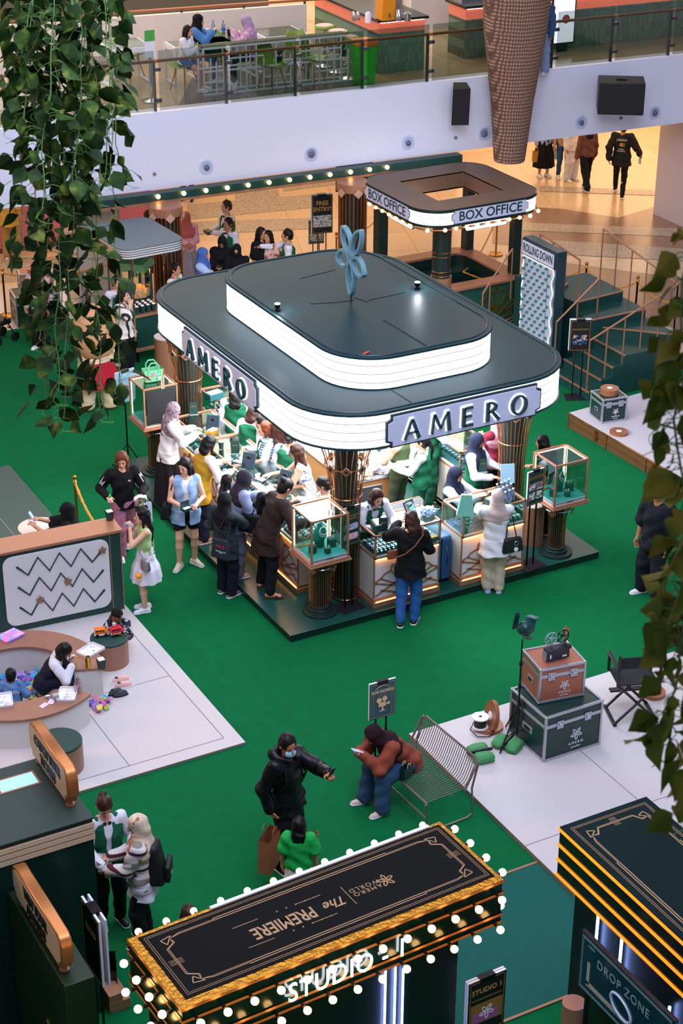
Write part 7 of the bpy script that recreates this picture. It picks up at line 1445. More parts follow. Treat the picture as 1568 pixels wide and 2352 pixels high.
# --- left side customers
pat=blotch('patterned scarf','#5A4A58','#A08C92','#7A6068',scale=30); wbl=C('cream white blouse','#DEDCDD',.75,.25,.03)
person('p1','person in a patterned headscarf, white blouse and long black skirt at the far left counter',('h',398,926),105,h=1.6,z=KZ,top=[dict(name='blouse',m=wbl,sleeve='long',hem=-.16,lo_=.028)],bot=('skirt',C('black skirt','#17151A'),.05,.27),hair=('hijab',pat),Rh=(.12,.40,1.14),Lh=(-.08,.42,1.16),lean=8,head=(0,.25*50),shoe=('shoe',black),glasses=True)
person('p2','person in a mustard vest and white sleeves leaning on the left counter',('h',480,1002),125,h=1.62,z=KZ,lean=16,top=[('shirt',wsh,'long',-.02,.014),dict(name='mustard_vest',m=C('mustard','#B08A20'),sleeve='none',hem=-.22,lo_=.036)],bot=('pants',djean,.015),hair=('bob',None),Rh=(.22,.40,1.10),Lh=(-.05,.42,1.15),shoe=('shoe',C('tan shoe','#B08860')),head=(0,20))
pd=C('light denim','#8FB0D8',.8,.2,.15)
i=person('p3','person in a sleeveless pale denim shirt and black shorts holding a dark box',(432,1298),12,h=1.66,top=[('undershirt',white,'none',.05,.004),dict(name='denim_shirt',m=pd,sleeve='none',hem=-.20,lo_=.022,open_=True)],bot=('shorts',blk,.012),hair=('bob',None),Rh=(.10,.27,1.07),Lh=(-.12,.27,1.08),skin='c',shoe=('shoe',C('cream canvas','#D8CBB8')),head=(-38,12),cr=.8,vox=.010,feet=((.13,.06,0,30),(-.10,-.02,0,-35)))
item('wallet_box','small dark open box held by the person in pale denim','box',i['hand'][0]+Vector((0,0,.02)),i['ang']+.5,lambda t:(MB().box(-.07,.07,-.01,.0,0,.12).put('lid',posterg,t),MB().box(-.07,.07,0,.08,0,.03).put('tray',posterg,t),MB().box(-.05,.05,.01,.07,.03,.033).put('paper_slip',paper,t)))
s=i['S'][0]; W=i['W']; handbag('black shoulder bag hanging beside the pale denim shirt',W((.27,-.04,.78)),i['ang']+1.2,blk,.30,.12,.2,strap=[W((.27,.0,.95)),W((.20,.07,1.25)),W((.13,0,1.455)),W((.16,-.10,1.3)),W((.27,-.1,.95))])
pkt=C('dusty pink','#A86A80'); i=person('p4','person in a black long sleeve top with white arm stripes and pink trousers',(291,1278),18,h=1.64,top=[('sweater',blk,'long',-.10,.014)],bot=('pants',pkt,.025),hair=('long',HRd),Rh=(.26,.18,1.08),Lh=(-.20,.30,1.10),skin='c',shoe=('shoe',C('pale shoe','#D8CCC4')),head=(-15,22),vox=.010,cr=.8,feet=((.09,.04,0,4),(-.06,-.28,.03,0)))
mb=MB(); 
for k in(-1,0,1): 
    S_w=i['local']((.165,0,1.36)); 
for sg in(1,-1):
    S=Vector((.165*sg,0,1.345)); 
    E,Wp=ik(S,np.array((.26,.18,1.08) if sg>0 else (-.20,.30,1.10)),.285,.245,(.55*sg,-.6,-.55)); E=Vector(E); d=(E-S).normalized(); cdir=Vector((sg*.75,.65,0)); cdir=(cdir-d*cdir.dot(d)).normalized(); w2=d.cross(cdir)
    for k in(-1,0,1): mb.bar((S+d*.07+cdir*.066+w2*k*.024)*i['s'],(S+d*.20+cdir*.064+w2*k*.024)*i['s'],.011,.004,up=cdir)
mb.put('arm_stripe',white,i['root']); p=i['Cl'](.36,-.07,.135); MB(mat4=plane_T(p,(-1,0,0),(0,0,1))).prism([(-.022,-.01),(-.014,-.01),(-.004,.008),(-.010,.012)],0,.004).prism([(-.008,-.01),(0,-.01),(.008,.006),(0,.012)],0,.004).prism([(.006,-.01),(.022,-.01),(.006,.016),(.0,.018)],0,.004).put('chest_emblem',white,i['root'])
item('flower_pick','small green leaf pick held by the person in the black striped sleeve top','toy',i['hand'][0],0,lambda t:(MB().tube([(0,0,-.03),(0,0,.06)],.006,6).put('stick',paper,t),MB().sph((0,0,.085),(.02,.01,.03),10,6).put('leaf',mat('bright leaf','#3CD030',.5),t)))
hb=i['hand'][1]; paper_bag(hb+Vector((0,-.02,-.30)),i['ang'],.17,.08,.19,posterg,'small dark green paper bag held by the person in pink trousers',.07,goldink); paper_bag(hb+Vector((.1,.08,-.42)),i['ang']+.3,.18,.05,.30,mat('thin white bag','#D8DCEA',.6),'white shopping bag behind the small dark green one',.08,white)
item('leaflet','pale folded leaflet in the hand above the green bag','paper',hb+Vector((0,.0,.03)),i['ang'],lambda t:(MB().quad((-.09,-.05,0),(.02,-.06,.02),(.03,.06,.03),(-.08,.07,.01)).quad((.02,-.06,.02),(.09,-.03,-.005),(.10,.08,0),(.03,.06,.03)).put('sheet',paper,t)))
lime_t=C('lime vest','#A4C880'); wsk=C('white skirt','#DCD8E2',.75,.2,.03)
i=person('p5','child in a lime top and white balloon skirt drinking from a can',(340,1400),288,h=1.52,hs=1.04,build=.85,top=[('lime_top',lime_t,'none',.06,.010)],bot=('skirt',wsk,.52,.25),hair=('long',None),Rh=(.05,.20,1.33),Lh=(-.04,.21,1.38),skin='c',shoe=('shoe',C('white sneaker','#E6E4E8')),head=(0,2),vox=.010,cr=.9,feet=((.07,.02,0,8),(-.07,.06,0,-4)))
item('drink_can','patterned drink can held to the mouth of the child in the white skirt','can',i['hand'][0]+Vector((0,0,.03)),i['ang'],lambda t:MB().lathe([(.022,-.06),(.026,-.05),(.026,.06),(.022,.07)],16).put('can_body',blotch('can print','#D0D0D8','#2A3A3A','#C86A8A',scale=60),t),rx=R(-60))
W=i['W']; handbag('silver crossbody bag with an orange mushroom charm on the child in the lime top',W((-.22,.05,.78)),i['ang']+.4,mat('silver sequins','#9A9CA4',.25,.8,noise=.4,nscale=50,bump=.8),.17,.09,.17,strap=[W((-.22,.05,.93)),W((-.10,.14,1.12)),W((.08,.13,1.32)),W((.125,.0,1.43)),W((.05,-.12,1.3)),W((-.15,-.1,.98))])
item('mushroom_charm','orange plush mushroom charm hanging from the silver bag','charm',W((-.25,.16,.66)),0,lambda t:(MB().sph((0,0,.06),(.05,.05,.035)).put('cap',mat('orange plush','#F0982C',.8),t),MB().sph((0,0,0),(.032,.032,.04)).put('stalk',mat('orange plush light','#F0B878',.8),t)))
person('p6','child with straight black hair standing between the mustard vest and the grey headscarf',('h',522,1090),120,h=1.35,z=KZ,top=[('top',wsh,'short',-.05,.015)],bot=('pants',djean),hair=('long',None),shoe=('shoe',black))
gsat=C('grey blue satin','#7F89A8',.4,.3,.08); i=person('p7','person in a dark grey headscarf and grey blue top reaching over the left counter',('h',562,1082),112,h=1.58,z=KZ,lean=14,top=[dict(name='grey_top',m=gsat,sleeve='long',hem=-.14,lo_=.026)],bot=('pants',C('grey satin trousers','#5F6270',.35,.3,.08),.035),hair=('hijab',C('dark grey scarf','#2C2630')),Rh=(.14,.36,1.08),Lh=(-.12,.50,1.16),shoe=('shoe',C('tan clog','#C09070')),cr=.2)
plaid=mat('dark plaid','#101C1E',.85,noise=0); N,L,b=nodes(plaid); v=coord(plaid); ck=N.new('ShaderNodeTexChecker'); ck.inputs['Scale'].default_value=34; ck.inputs['Color1'].default_value=(*lin('#0E1A1C'),1); ck.inputs['Color2'].default_value=(*lin('#1C3034'),1); L.new(v,ck.inputs[0]); L.new(ck.outputs[0],b.inputs['Base Color'])
i=person('p8','person in a black headscarf and dark plaid shirt standing on the carpet by the step',(520,1366),140,h=1.54,top=[dict(name='plaid_shirt',m=plaid,sleeve='long',hem=-.24,lo_=.026)],bot=('pants',C('blue black jeans','#121624'),.02),hair=('hijab',C('black scarf','#0D0C11')),Lh=(-.14,.16,1.02),Rh=(.17,.42,1.02),shoe=('shoe',C('grey sneaker','#6A5E58')),vox=.010)
W=i['W']; t=handbag('dark tote bag with red lettering on the back of the plaid shirt',W((.10,-.20,.72)),i['ang']+.15,mat('navy tote','#1C2230',.8,noise=.1),.30,.07,.30,strap=[W((.0,-.20,1.0)),W((.10,-.14,1.28)),W((.14,0,1.46)),W((.2,-.1,1.2)),W((.2,-.18,1.0))],name='tote_bag'); text('AKG',.07,mat('red print 2','#C8304A',.6),plane_T((.02,-.04,.20),(1,0,0),(0,0,1)),.001,t); text('LEGACY & CO\n2024',.025,white,plane_T((.03,-.042,.12),(1,0,0),(0,0,1)),.001,t)
brc=C('brown coat','#2A1C1A'); i=person('p9','person in a dark brown jacket leaning over the nearest left showcase with a black bag',(615,1358),118,h=1.68,z=KZ,lean=24,top=[dict(name='brown_jacket',m=brc,sleeve='long',hem=-.26,lo_=.03,flare=.03)],bot=('pants',blkp,.012),hair=('bun',None),Rh=(.34,.46,1.08),Lh=(-.02,.48,1.18),shoe=('sandal',C('brown sandal','#4A2A20')),feet=((.17,-.05,0,30),(-.17,-.02,0,-30)),vox=.010,head=(0,25))
W=i['W']; handbag('black bucket handbag on the back of the brown jacket',W((-.28,-.10,.80)),i['ang']+.6,blk,.34,.16,.26,strap=[W((-.30,.0,1.04)),W((-.22,.22,1.3)),W((-.15,.26,1.40)),W((-.22,.0,1.3)),W((-.26,-.1,1.04))])
person('p10','person mostly hidden behind the brown jacket, in orange clogs',(604,1326),120,h=1.3,z=KZ,lean=0,top=[('dark_top',blk,'long',-.1,.02)],bot=('pants',blkp),hair=('long',None),shoe=('shoe',C('orange clog','#E08858')),face=False)
# --- staff inside
staff('s1','shop assistant with long wavy hair seen from behind, farthest left inside the kiosk',('h',540,880),175,hair=('long',None),h=1.62)
staff('s2','shop assistant with curly hair bending beside the long haired one',('h',582,930),150,hair=('bob',HBr),h=1.55,lean=18)
staff('s3','shop assistant in green bending forward with a dark ponytail',('h',600,955),290,hair=('pony',None),h=1.52,lean=22,Rh=(.1,.45,1.0))
i=staff('s4','shop assistant with a straight auburn bob holding up a necklace',('h',608,968),283,hair=('bob',HRd),h=1.58,Rh=(.06,.28,1.22),Lh=(-.1,.3,1.05),skin='c')
item('chain_necklace','thin silver chain dangling from the auburn haired assistant','necklace',i['hand'][0],0,lambda t:MB().tube([(0,0,0),(.005,0,-.08),(.0,.0,-.15),(-.01,0,-.08),(-.004,0,0)],.002,5).put('chain',silver,t))
person('s5','person in a striped pale blue shirt inside the kiosk under the canopy edge',('h',636,968),200,h=1.6,z=KZ,top=[('striped_shirt',stripes('blue stripes',[(0,'#B8D8E0'),(.5,'#3A6A78')],26,'Z',.8),'short',-.1,.02)],bot=('pants',C('pale jeans','#8AA8C8')),hair=('long',HBr),shoe=('shoe',white))
staff('s6','shop assistant with a black low bun facing away beside the floral dress',('h',666,985),165,h=1.58,lean=8)
flor=blotch('floral dress','#E2E0E6','#DADCE4','#5A6E8A',scale=17)
i=person('s7','person with long wavy brown hair, glasses and a white floral dress reaching left',('h',680,1020),268,h=1.64,z=KZ,lean=12,top=[('dress_top',flor,'none',-.1,.012)],bot=('skirt',flor,.30,.24),hair=('long',HBr),Rh=(.10,.52,1.12),Lh=(-.16,.44,1.06),skin='c',shoe=('shoe',white),glasses=True,head=(0,12),vox=.010,cr=.2)
staff('s8','seated shop assistant with hair pulled back behind the front corner column',('h',742,1096),262,h=1.6,stance='sit',seat=.5,Rh=(.1,.4,.95),Lh=(-.1,.4,.95),head=(0,25))
i=staff('s9','shop assistant with a black bow tie leaning over the front left showcase',('h',866,1124),28,hair=('bob',HBr),h=1.60,lean=26,Rh=(.12,.50,1.10),Lh=(-.16,.50,1.10),skin='c',head=(0,8),vox=.010)
i=staff('s10','shop assistant with glasses and a blond tipped ponytail holding a phone',('h',968,996),262,hair=('pony',HB),h=1.6,Rh=(.06,.36,1.12),Lh=(-.06,.38,1.10),glasses=True)
phone('white phone held by the shop assistant with glasses',i,0,col=white)
staff('s11','shop assistant in green cut by the canopy sign reaching to the right',('h',998,932),75,h=1.6,Rh=(.1,.45,1.08))
person('s12','person in a dark green waistcoat lit orange above the packing paper',('h',918,972),235,h=1.62,z=KZ,top=[('shirt',C('orange lit shirt','#C8A88A'),'long',-.02,.012),('waistcoat',C('orange lit vest','#3A4A28'),'none',-.06,.02,'deep',.44)],bot=('pants',C('olive trousers','#3A4230')),hair=('short',None),Rh=(.1,.38,1.05),Lh=(-.1,.36,1.1),skin='b')  # the warm light on shirt and waistcoat is mixed into their colours
nh=C('navy scarf','#1A2036')
staff('s13','seated shop assistant in a navy headscarf behind the front right showcase',('h',1046,1074),60,hair=('hijab',nh),h=1.6,stance='sit',seat=.56,Rh=(.06,.42,1.08),Lh=(-.16,.40,1.06),head=(0,18))
staff('s14','standing shop assistant in a navy headscarf by the right side showcases',('h',1096,996),62,hair=('hijab',nh),h=1.6,Rh=(.12,.32,1.08),Lh=(-.12,.36,1.15),head=(0,20))
person('s15','person in maroon with crossed forearms behind the right side showcase',('h',1142,948),225,h=1.6,z=KZ,top=[('maroon_top',C('maroon','#7A1E34'),'short',-.1,.02)],bot=('pants',blkp),hair=('hijab',C('pink scarf','#C88A98')),Rh=(-.02,.30,1.15),Lh=(.02,.32,1.18))
i=person('s16','person with long black hair and a pink strap behind the right column',('h',1246,1000),238,h=1.55,z=KZ,lean=18,top=[('dark_top',blk,'short',-.1,.02)],bot=('pants',blkp),hair=('long',None),Rh=(.05,.40,1.05),shoe=('sandal',black))
W=i['W']; handbag('pink strapped bag of the person behind the right column',W((-.25,-.05,.8)),i['ang'],mat('pink leather','#D83A78',.5),.2,.08,.14,strap=[W((-.25,0,.93)),W((-.05,.2,1.3)),W((.12,.1,1.44)),W((.05,-.1,1.3)),W((-.25,-.08,.93))])
# --- front customers
crm=C('beige scarf','#BCA79C',.8,.2,.05); i=person('p11','person in a beige headscarf, white blouse and cream trousers at the front right showcase',(1132,1360),188,h=1.55,top=[dict(name='white_blouse',m=wbl,sleeve='long',hem=-.24,lo_=.03,flare=.02)],bot=('pants',C('cream trousers','#BFAF98'),.025),hair=('hijab',crm),Rh=(.06,.42,1.18),Lh=(-.16,.44,1.2),shoe=('platform',C('lilac platform','#A8A4C8')),vox=.010,feet=((.08,0,0,10),(-.09,.04,0,-10)),cr=.2)
W=i['W']; t=handbag('black rectangular handbag with a round white charm hanging from a shoulder',W((.22,-.12,.72)),i['ang']+.25,mat('black leather bag','#131318',.35,noise=.08),.32,.10,.22,strap=[W((.12,-.14,.95)),W((.16,-.06,1.25)),W((.15,.02,1.455)),W((.24,.02,1.2)),W((.28,-.1,.95))]); MB(mat4=plane_T((.03,-.055,.06),(1,0,0),(0,0,1))).cyl((0,0),.032,0,.01,18).put('round_charm',white,t); MB(mat4=plane_T((.03,-.06,.15),(1,0,0),(0,0,1))).tube([(.03*math.cos(a),.03*math.sin(a),0) for a in np.linspace(0,2*PI,12)[:-1]],.005,5,closed=True).put('charm_chain',chrome,t)
msk=mat('pale blue mask','#A8D0E0',.7,noise=.03)
i=person('p12','person in a black jacket, blue jeans and brown crossbody strap at the front showcase',(938,1428),172,h=1.63,top=[dict(name='black_jacket',m=blk,sleeve='long',hem=-.17,lo_=.026,flare=.01)],bot=('pants',C('blue jeans','#2A5C9C',.85,.2,.2),.012),hair=('bob',HBr),Lh=(-.20,.36,1.30),Rh=(.16,.30,1.05),shoe=('shoe',black),vox=.010,mask=msk,glasses=True,head=(35,10),feet=((.08,-.02,0,10),(-.10,-.14,0,-5)),cr=.2)
ta=mat('tan leather','#8A4A30',.5); W=i['W']; t=handbag('brown leather crossbody bag worn over the black jacket',W((-.24,.05,.93)),i['ang']+.5,ta,.16,.07,.12,strap=[W((-.20,-.12,1.02)),W((-.05,-.17,1.12)),W((.08,-.165,1.25)),W((.17,-.10,1.38)),W((.16,.0,1.45)),W((.05,.17,1.3)),W((-.18,.15,1.02))],soft=False)
# --- crowd behind the kiosk
lb=C('light blue print','#A8BCE0'); bsc=C('blue scarf','#4668B0')
person('b1','person in a blue headscarf and pale blue shirt reaching right behind the kiosk',('h',466,570),75,h=1.58,z=.005,top=[('blue_shirt',lb,'long',-.15,.025)],bot=('pants',blkp),hair=('hijab',bsc),Rh=(.12,.50,1.05),vox=.013)
staff('b2','young shop assistant with short black hair beside the left striped column',('h',402,604),70,hair=('short',None),h=1.6,z=.005,Rh=(.14,.42,1.12),vox=.013)
person('b3','person in a coral headscarf, pink blouse and long grey skirt by the left column',('h',427,488),15,h=1.55,z=.005,top=[('pink_blouse',C('pink blouse','#D8A0B0'),'long',-.05,.02)],bot=('skirt',C('grey skirt','#8E8890'),.06,.25),hair=('hijab',C('coral scarf','#B8605A')),Rh=(.05,.26,1.08),Lh=(-.05,.26,1.06),vox=.013,skin='b')
person('b4','person in olive clothes half hidden by the left striped column',('h',342,484),30,h=1.6,z=.005,top=[('olive_coat',C('olive coat','#4A3C1C'),'long',-.5,.03)],bot=('pants',blkp),hair=('hijab',C('olive scarf','#3E3220')),vox=.013)
i=staff('b5','tall shop assistant with swept brown hair holding a dark box',('h',519,460),300,hair=('short',HBr),h=1.70,z=.005,pants=blkp,Rh=(.1,.3,1.08),Lh=(-.05,.32,1.08),vox=.013,skin='c')
item('dark_box','dark box held by the tall shop assistant behind the kiosk','box',i['hand'][0]+Vector((0,0,.03)),i['ang'],f_box(.2,.12,.06,posterg) if 0 else (lambda t:MB().box(-.1,.1,-.06,.06,-.03,.03).put('box_body',posterg,t)))
staff('b6','shop assistant with a black low bun in front of the tall one',('h',523,500),318,h=1.6,z=.005,pants=blkp,vox=.013,skin='b')
i=person('b7','person in a black headscarf and abaya looking down at a phone',('h',510,543),350,h=1.58,z=.005,top=[('black_top',blk,'long',-.4,.035)],bot=('skirt',blk,.05,.26),hair=('hijab',blk),Rh=(.05,.26,1.12),Lh=(-.05,.26,1.12),head=(0,30),vox=.013,skin='b'); phone('phone held by the person in the black abaya',i,0,off=(0,0,.02))
i=person('b8','person in a black headscarf with a dark face mask and backpack straps',('h',543,562),355,h=1.52,z=.005,top=[('black_top',blk,'long',-.2,.03)],bot=('pants',blkp),hair=('hijab',blk),mask=C('black mask','#121216'),vox=.013,Rh=(.05,.3,1.2),Lh=(-.05,.28,1.18)); backpack('black backpack worn by the person with the dark face mask',i,blk,.24,.34,.1)
person('b9','person with very long black hair and a black short sleeve top behind the kiosk',('h',600,522),55,h=1.62,z=.005,top=[('black_tee',blk,'short',-.05,.025)],bot=('pants',blkp),hair=('long',None),vox=.013)
person('b10','person in a peach printed t-shirt beside the very long black hair',('h',615,530),330,h=1.56,z=.005,top=[('peach_tee',blotch('peach print tee','#E0B0A0','#DCA898','#8A4A3A',scale=9),'short',-.1,.025)],bot=('pants',C('lilac trousers','#B0A0B8')),hair=('long',None),vox=.013)
staff('b11','shop assistant with short hair pointing left behind the kiosk',('h',659,526),272,hair=('short',None),h=1.68,z=.005,pants=blkp,Rh=(.16,.50,1.28),vox=.013)
person('b12','popcorn seller in a black cap and white shirt behind the vine',('h',268,634),40,h=1.62,z=.005,top=[('shirt',wsh,'long',-.05,.015),('waistcoat',gvest,'none',-.06,.02,'deep',.44)],bot=('pants',blkp),hair=('short',C('black cap','#101014')),vox=.013)
st_=stripes('black and white stripes',[(0,'#DCD8D2'),(.45,'#DCD8D2'),(.5,'#1A1A1E'),(.75,'#1A1A1E'),(.8,'#DCD8D2')],7,'X',.8)
person('b13','person in a black and white striped shirt eating by the popcorn cart',('h',283,662),70,h=1.62,top=[('striped_shirt',st_,'half',-.12,.03)],bot=('pants',blkp,.015),hair=('bob',None),Rh=(.12,.20,1.42),vox=.012,skin='c')
person('b14','person in long black clothes behind the vine by the green flight case',(97,800),340,h=1.6,top=[('black_top',C('pale blouse','#C8A8A0'),'long',-.1,.03)],bot=('pants',blk,.03),hair=('hijab',blk),vox=.013)
person('b15','person in a khaki outfit standing at the pink counter at the left edge',(28,596),175,h=1.62,z=.01,top=[('khaki_shirt',C('khaki shirt','#B89A48'),'short',-.15,.02)],bot=('pants',C('khaki trousers','#A08658'),.03),hair=('long',None),vox=.013)
# costumed figure
cream_f=C('cream plush','#D0BE9C',.95,.3,.05); i=person('b16','costumed performer in cream plush with a red tulle skirt and red boots behind the vine',(228,940),205,h=1.6,build=1.2,top=[('plush_suit',cream_f,'long',-.1,.05)],bot=('pants',cream_f,.07),hair=(None,None),hs=1.0,face=False,shoe=('none',None),feet=((.20,0,0,15),(-.20,.06,0,-15)),vox=.014)
red_t=C('red tulle','#A01828',.9,.5,.2)
Xv=Vol((-.7,-.7,.7),(.7,.7,2.0),.018); Xv.ell((0,0,1.42),(.40,.30,.52)); Xv.build('plush_head_shell',C('tan plush','#C8956C',.95,.2,.05),i['root'],i['s'])
Xv=Vol((-.6,-.6,.3),(.6,.6,1.1),.016); Xv.loft((0,0,0),(0,0,1),[(.50,.42,.40),(.72,.33,.32),(.92,.27,.26)],0,n=17,amp=.05); Xv.build('tulle_skirt',red_t,i['root'],i['s'])
for fx,fy,a in((.20,0,15),(-.20,.06,-15)): Xv=Vol((fx-.25,fy-.25,-.02),(fx+.25,fy+.35,.4),.014); Xv.cap((fx,fy-.02,.10),(fx+.15*math.sin(R(a)),fy+.18,.09),.11,.10); Xv.cap((fx,fy,.08),(fx,fy,.18),.10,.09,.04); Xv.clip((0,0,0),(0,0,-1)); Xv.build('red_boot',C('red boot','#A81A26',.7),i['root'],i['s'])
# --- far walkers at the upper right
i=person('w1','person in a light blue shirt and black skirt holding a yellow and a white bag',(1246,405),20,h=1.6,z=.003,top=[('blue_shirt',C('pale blue shirt','#98A8D0'),'long',-.1,.02)],bot=('skirt',blk,.25,.27),hair=('hijab',C('beige scarf 2','#B8A898')),vox=.014); paper_bag(i['hand'][0]+Vector((0,0,-.32)),i['ang'],.24,.08,.26,mat('mustard paper','#A87C28',.6),'yellow brown paper bag held by the person in the black skirt',.06,black); paper_bag(i['hand'][1]+Vector((0,0,-.3)),i['ang']+.3,.26,.1,.22,mat('pale mint bag','#BCD0C8',.5),'pale handbag held by the person in the black skirt',.08,mat('pink strap','#D898A8',.5))
person('w2','person in blue jeans and a beige vest in the far group of shoppers',(1290,408),10,h=1.62,z=.003,top=[('beige_vest',C('beige vest','#A88A68'),'short',-.1,.02)],bot=('pants',jean),hair=('short',None),vox=.014)
person('w3','person all in white with a tote in the far group of shoppers',(1308,414),40,h=1.62,z=.003,top=[('white_top',wbl,'long',-.15,.03)],bot=('pants',C('white trousers','#D0CCD4'),.035),hair=('hijab',C('white scarf','#D0CCD4')),vox=.014)
person('w4','person in a brown sweater and black trousers walking away at the upper right',(1342,437),200,h=1.58,z=.003,stance='walk',top=[('brown_sweater',C('brown sweater','#6E4A44'),'long',-.06,.025)],bot=('pants',blkp,.02),hair=('long',None),shoe=('shoe',navy),feet=((.10,.14,0,0),(-.1,-.34,.05,0)),vox=.013)
i=person('w5','person in a black jacket with printed back walking at the upper right',(1420,450),165,h=1.70,z=.003,stance='walk',top=[dict(name='black_jacket',m=C('charcoal jacket','#1E2024'),sleeve='long',hem=-.2,lo_=.035)],bot=('pants',blkp),hair=('short',None),shoe=('shoe',navy),Rh=(.38,.12,.95),Lh=(-.26,-.10,.86),feet=((.10,-.22,.02,0),(-.12,.30,0,0)),vox=.012)
for tx,sz,zz,m_ in(('URBAN',.07,.40,white),('Street\nAcademy',.05,.18,white)): text(tx,sz,m_,plane_T(i['Cl'](zz,0,-.17),(1,0,0),(0,0,1)),.002,i['root'],'back_print')
p=i['Cl'](.30,0,-.168); MB(mat4=plane_T(p,(1,0,0),(0,0,1))).cyl((0,0),.045,0,.004,16).put('back_print',mat('orange print','#D8803A',.6),i['root']); MB(mat4=plane_T(p,(1,0,0),(0,0,1))).box(.03,.08,-.05,.04,0,.004).put('back_print',mat('green print','#2E7A4A',.6),i['root'])
item('water_bottle','small water bottle in the hand of the walker in the black jacket','bottle',i['hand'][0]+Vector((0,0,-.06)),0,lambda t:(MB().lathe([(.03,-.1),(.03,.05),(.012,.09)],12).put('bottle_body',glass('bottle plastic'),t),MB().lathe([(.013,.09),(.013,.11)],10).put('cap',white,t)))
person('w6','person of whom only the trousers and dark shoes show under the bulb beam',(432,462),350,h=1.65,z=.003,top=[('grey_top',C('grey top','#6A6A74'),'long',-.1,.02)],bot=('pants',C('dark trousers','#2A2018')),vox=.014,shoe=('shoe',black))
# --- lower part of the picture
rust=C('rust cardigan','#8C4230',.85,.3,.1); i=person('l1','person in a maroon headscarf and rust cardigan sitting on the wire bench',(9.02+(P(972,1795,.5).x-9.02)*.5,15.05+(P(972,1795,.5).y-15.05)*.42,.013),300,h=1.60,stance='sit',seat=.42,lean=42,top=[('undershirt',blk,'long',-.02,.01),dict(name='rust_cardigan',m=rust,sleeve='long',hem=-.10,lo_=.034,open_=False)],bot=('pants',C('flared jeans','#2C4A66',.85,.2,.25),.035),hair=('hijab',C('dark maroon scarf','#2A1018')),Rh=(.03,.62,.80),Lh=(-.06,.60,.78),skin='c',shoe=('shoe',C('pale pink clog','#D8BCB4')),head=(0,8),vox=.009,cr=.9,feet=((.10,.50,0,10),(-.20,.44,0,-6)),glasses=True)
phone('lilac phone held by the person sitting on the bench',i,0,off=(0,0,.03),rx=R(60),col=mat('lilac phone','#B8A8D0',.4))
paper_bag(P(932,1785,.46),R(20),.13,.08,.15,posterg,'small dark green gift bag on the wire bench beside the rust cardigan',.05,mat('cream cord','#D8C89C',.6))
i=person('l2','person in a pale blue mask and black jacket looking at a raised phone',('h',660,1688),48,h=1.70,top=[dict(name='black_hood_jacket',m=C('shiny black jacket','#0C0C0E',.35,.35,.1),sleeve='long',hem=-.14,lo_=.03)],bot=('pants',blkp,.012),hair=('short',None),Lh=(-.10,.48,1.36),Rh=(.24,.0,.86),skin='b',mask=mat('sky mask','#A8DCF0',.6,noise=.03),shoe=('shoe',black),head=(-15,12),vox=.009,cr=.9)
X=Vol((-.25,-.3,1.2),(.25,.25,1.6),.012); X.cap((-.09,-.10,1.42),(.09,-.10,1.42),.06,.06,.04); X.cap((-.11,-.05,1.40),(-.05,.08,1.40),.04,.03,.04); X.cap((.11,-.05,1.40),(.05,.08,1.40),.04,.03,.04); X.wrinkle(.004,1.5,3); X.build('hood',_M['cloth shiny black jacket'],i['root'],i['s'])
phone('phone raised by the masked person in the black jacket',i,1,off=(0,0,.06),rx=R(20)); backpack('black backpack on the masked person in the black jacket',i,blk,.28,.42,.12)
kraft=mat('brown kraft paper','#9C5E3C',.7,noise=.1,nscale=6); paper_bag(P(640,2000,.25)+Vector((-.05,.12,0)),R(40),.3,.14,.42,kraft,'brown kraft paper bag at the left side of the masked person',.1,kraft,'kraft bags of the masked person'); paper_bag(P(716,2010,.25)+Vector((.02,.05,0)),R(60),.3,.14,.42,kraft,'brown kraft paper bag at the right side of the masked person',.1,kraft,'kraft bags of the masked person')
person('l3','child in a bright green puff sleeve top seen from behind next to the masked person',('h',686,1878),178,h=1.22,hs=1.12,top=[('green_top',C('bright green','#18A848',.8,.3,.08),'short',-.04,.03)],bot=('skirt',C('white child skirt','#D8D4D4'),.35,.2),hair=('bob',HB),shoe=('shoe',white),vox=.009)
i=staff('l4','shop assistant with a high bun looking down beside the ticket booth',('h',238,1828),25,hair=('bun',HBr),h=1.58,z=.013,pants=blkp,Lh=(-.20,.22,1.0),Rh=(.15,.30,1.0),skin='c',head=(0,38),vox=.009)
crs=blotch('cream checked scarf','#D8C0A4','#E0CDB4','#B86A4A',scale=9); strp=stripes('maroon grey cream stripes',[(0,'#D6CEC8'),(.28,'#4A1628'),(.42,'#D6CEC8'),(.6,'#8C8478'),(.9,'#D6CEC8')],4.2,'Z',.85)
i=person('l5','person in a cream patterned headscarf and striped sweater reading a dark card',('h',315,1874),268,h=1.56,top=[('undershirt',wsh,'long',-.22,.02),('striped_sweater',strp,'long',-.10,.032)],bot=('pants',blkp,.02),hair=('hijab',crs),Rh=(.10,.34,1.06),Lh=(-.08,.34,1.02),shoe=('shoe',black),head=(0,25),vox=.009,glasses=True,cr=.7)
backpack('black backpack with a small red white print on the striped sweater',i,mat('black backpack nylon','#101012',.6,bump=.3,noise=.1,nscale=12),.32,.46,.18,marks=True)
item('stamp_card','dark card with printed pictures held by the person in the striped sweater','card',i['hand'][0]+Vector((0,0,.025)),i['ang']+.3,lambda t:(MB().box(-.10,.10,-.08,.08,0,.004).put('card_sheet',mat('blue grey card','#46525E',.5),t),MB().box(-.02,.08,-.05,.06,.004,.006).put('card_print',blotch('card print','#D8C8A0','#B8B0A0','#5A5A5A',scale=50),t)),rx=R(15)); item('wallet','dark wallet under the printed card','wallet',i['hand'][1]+Vector((0,0,.03)),i['ang'],lambda t:MB().box(-.06,.06,-.04,.04,0,.015).put('wallet_body',mat('slate leather','#3A4658',.5),t,bevel=.004))
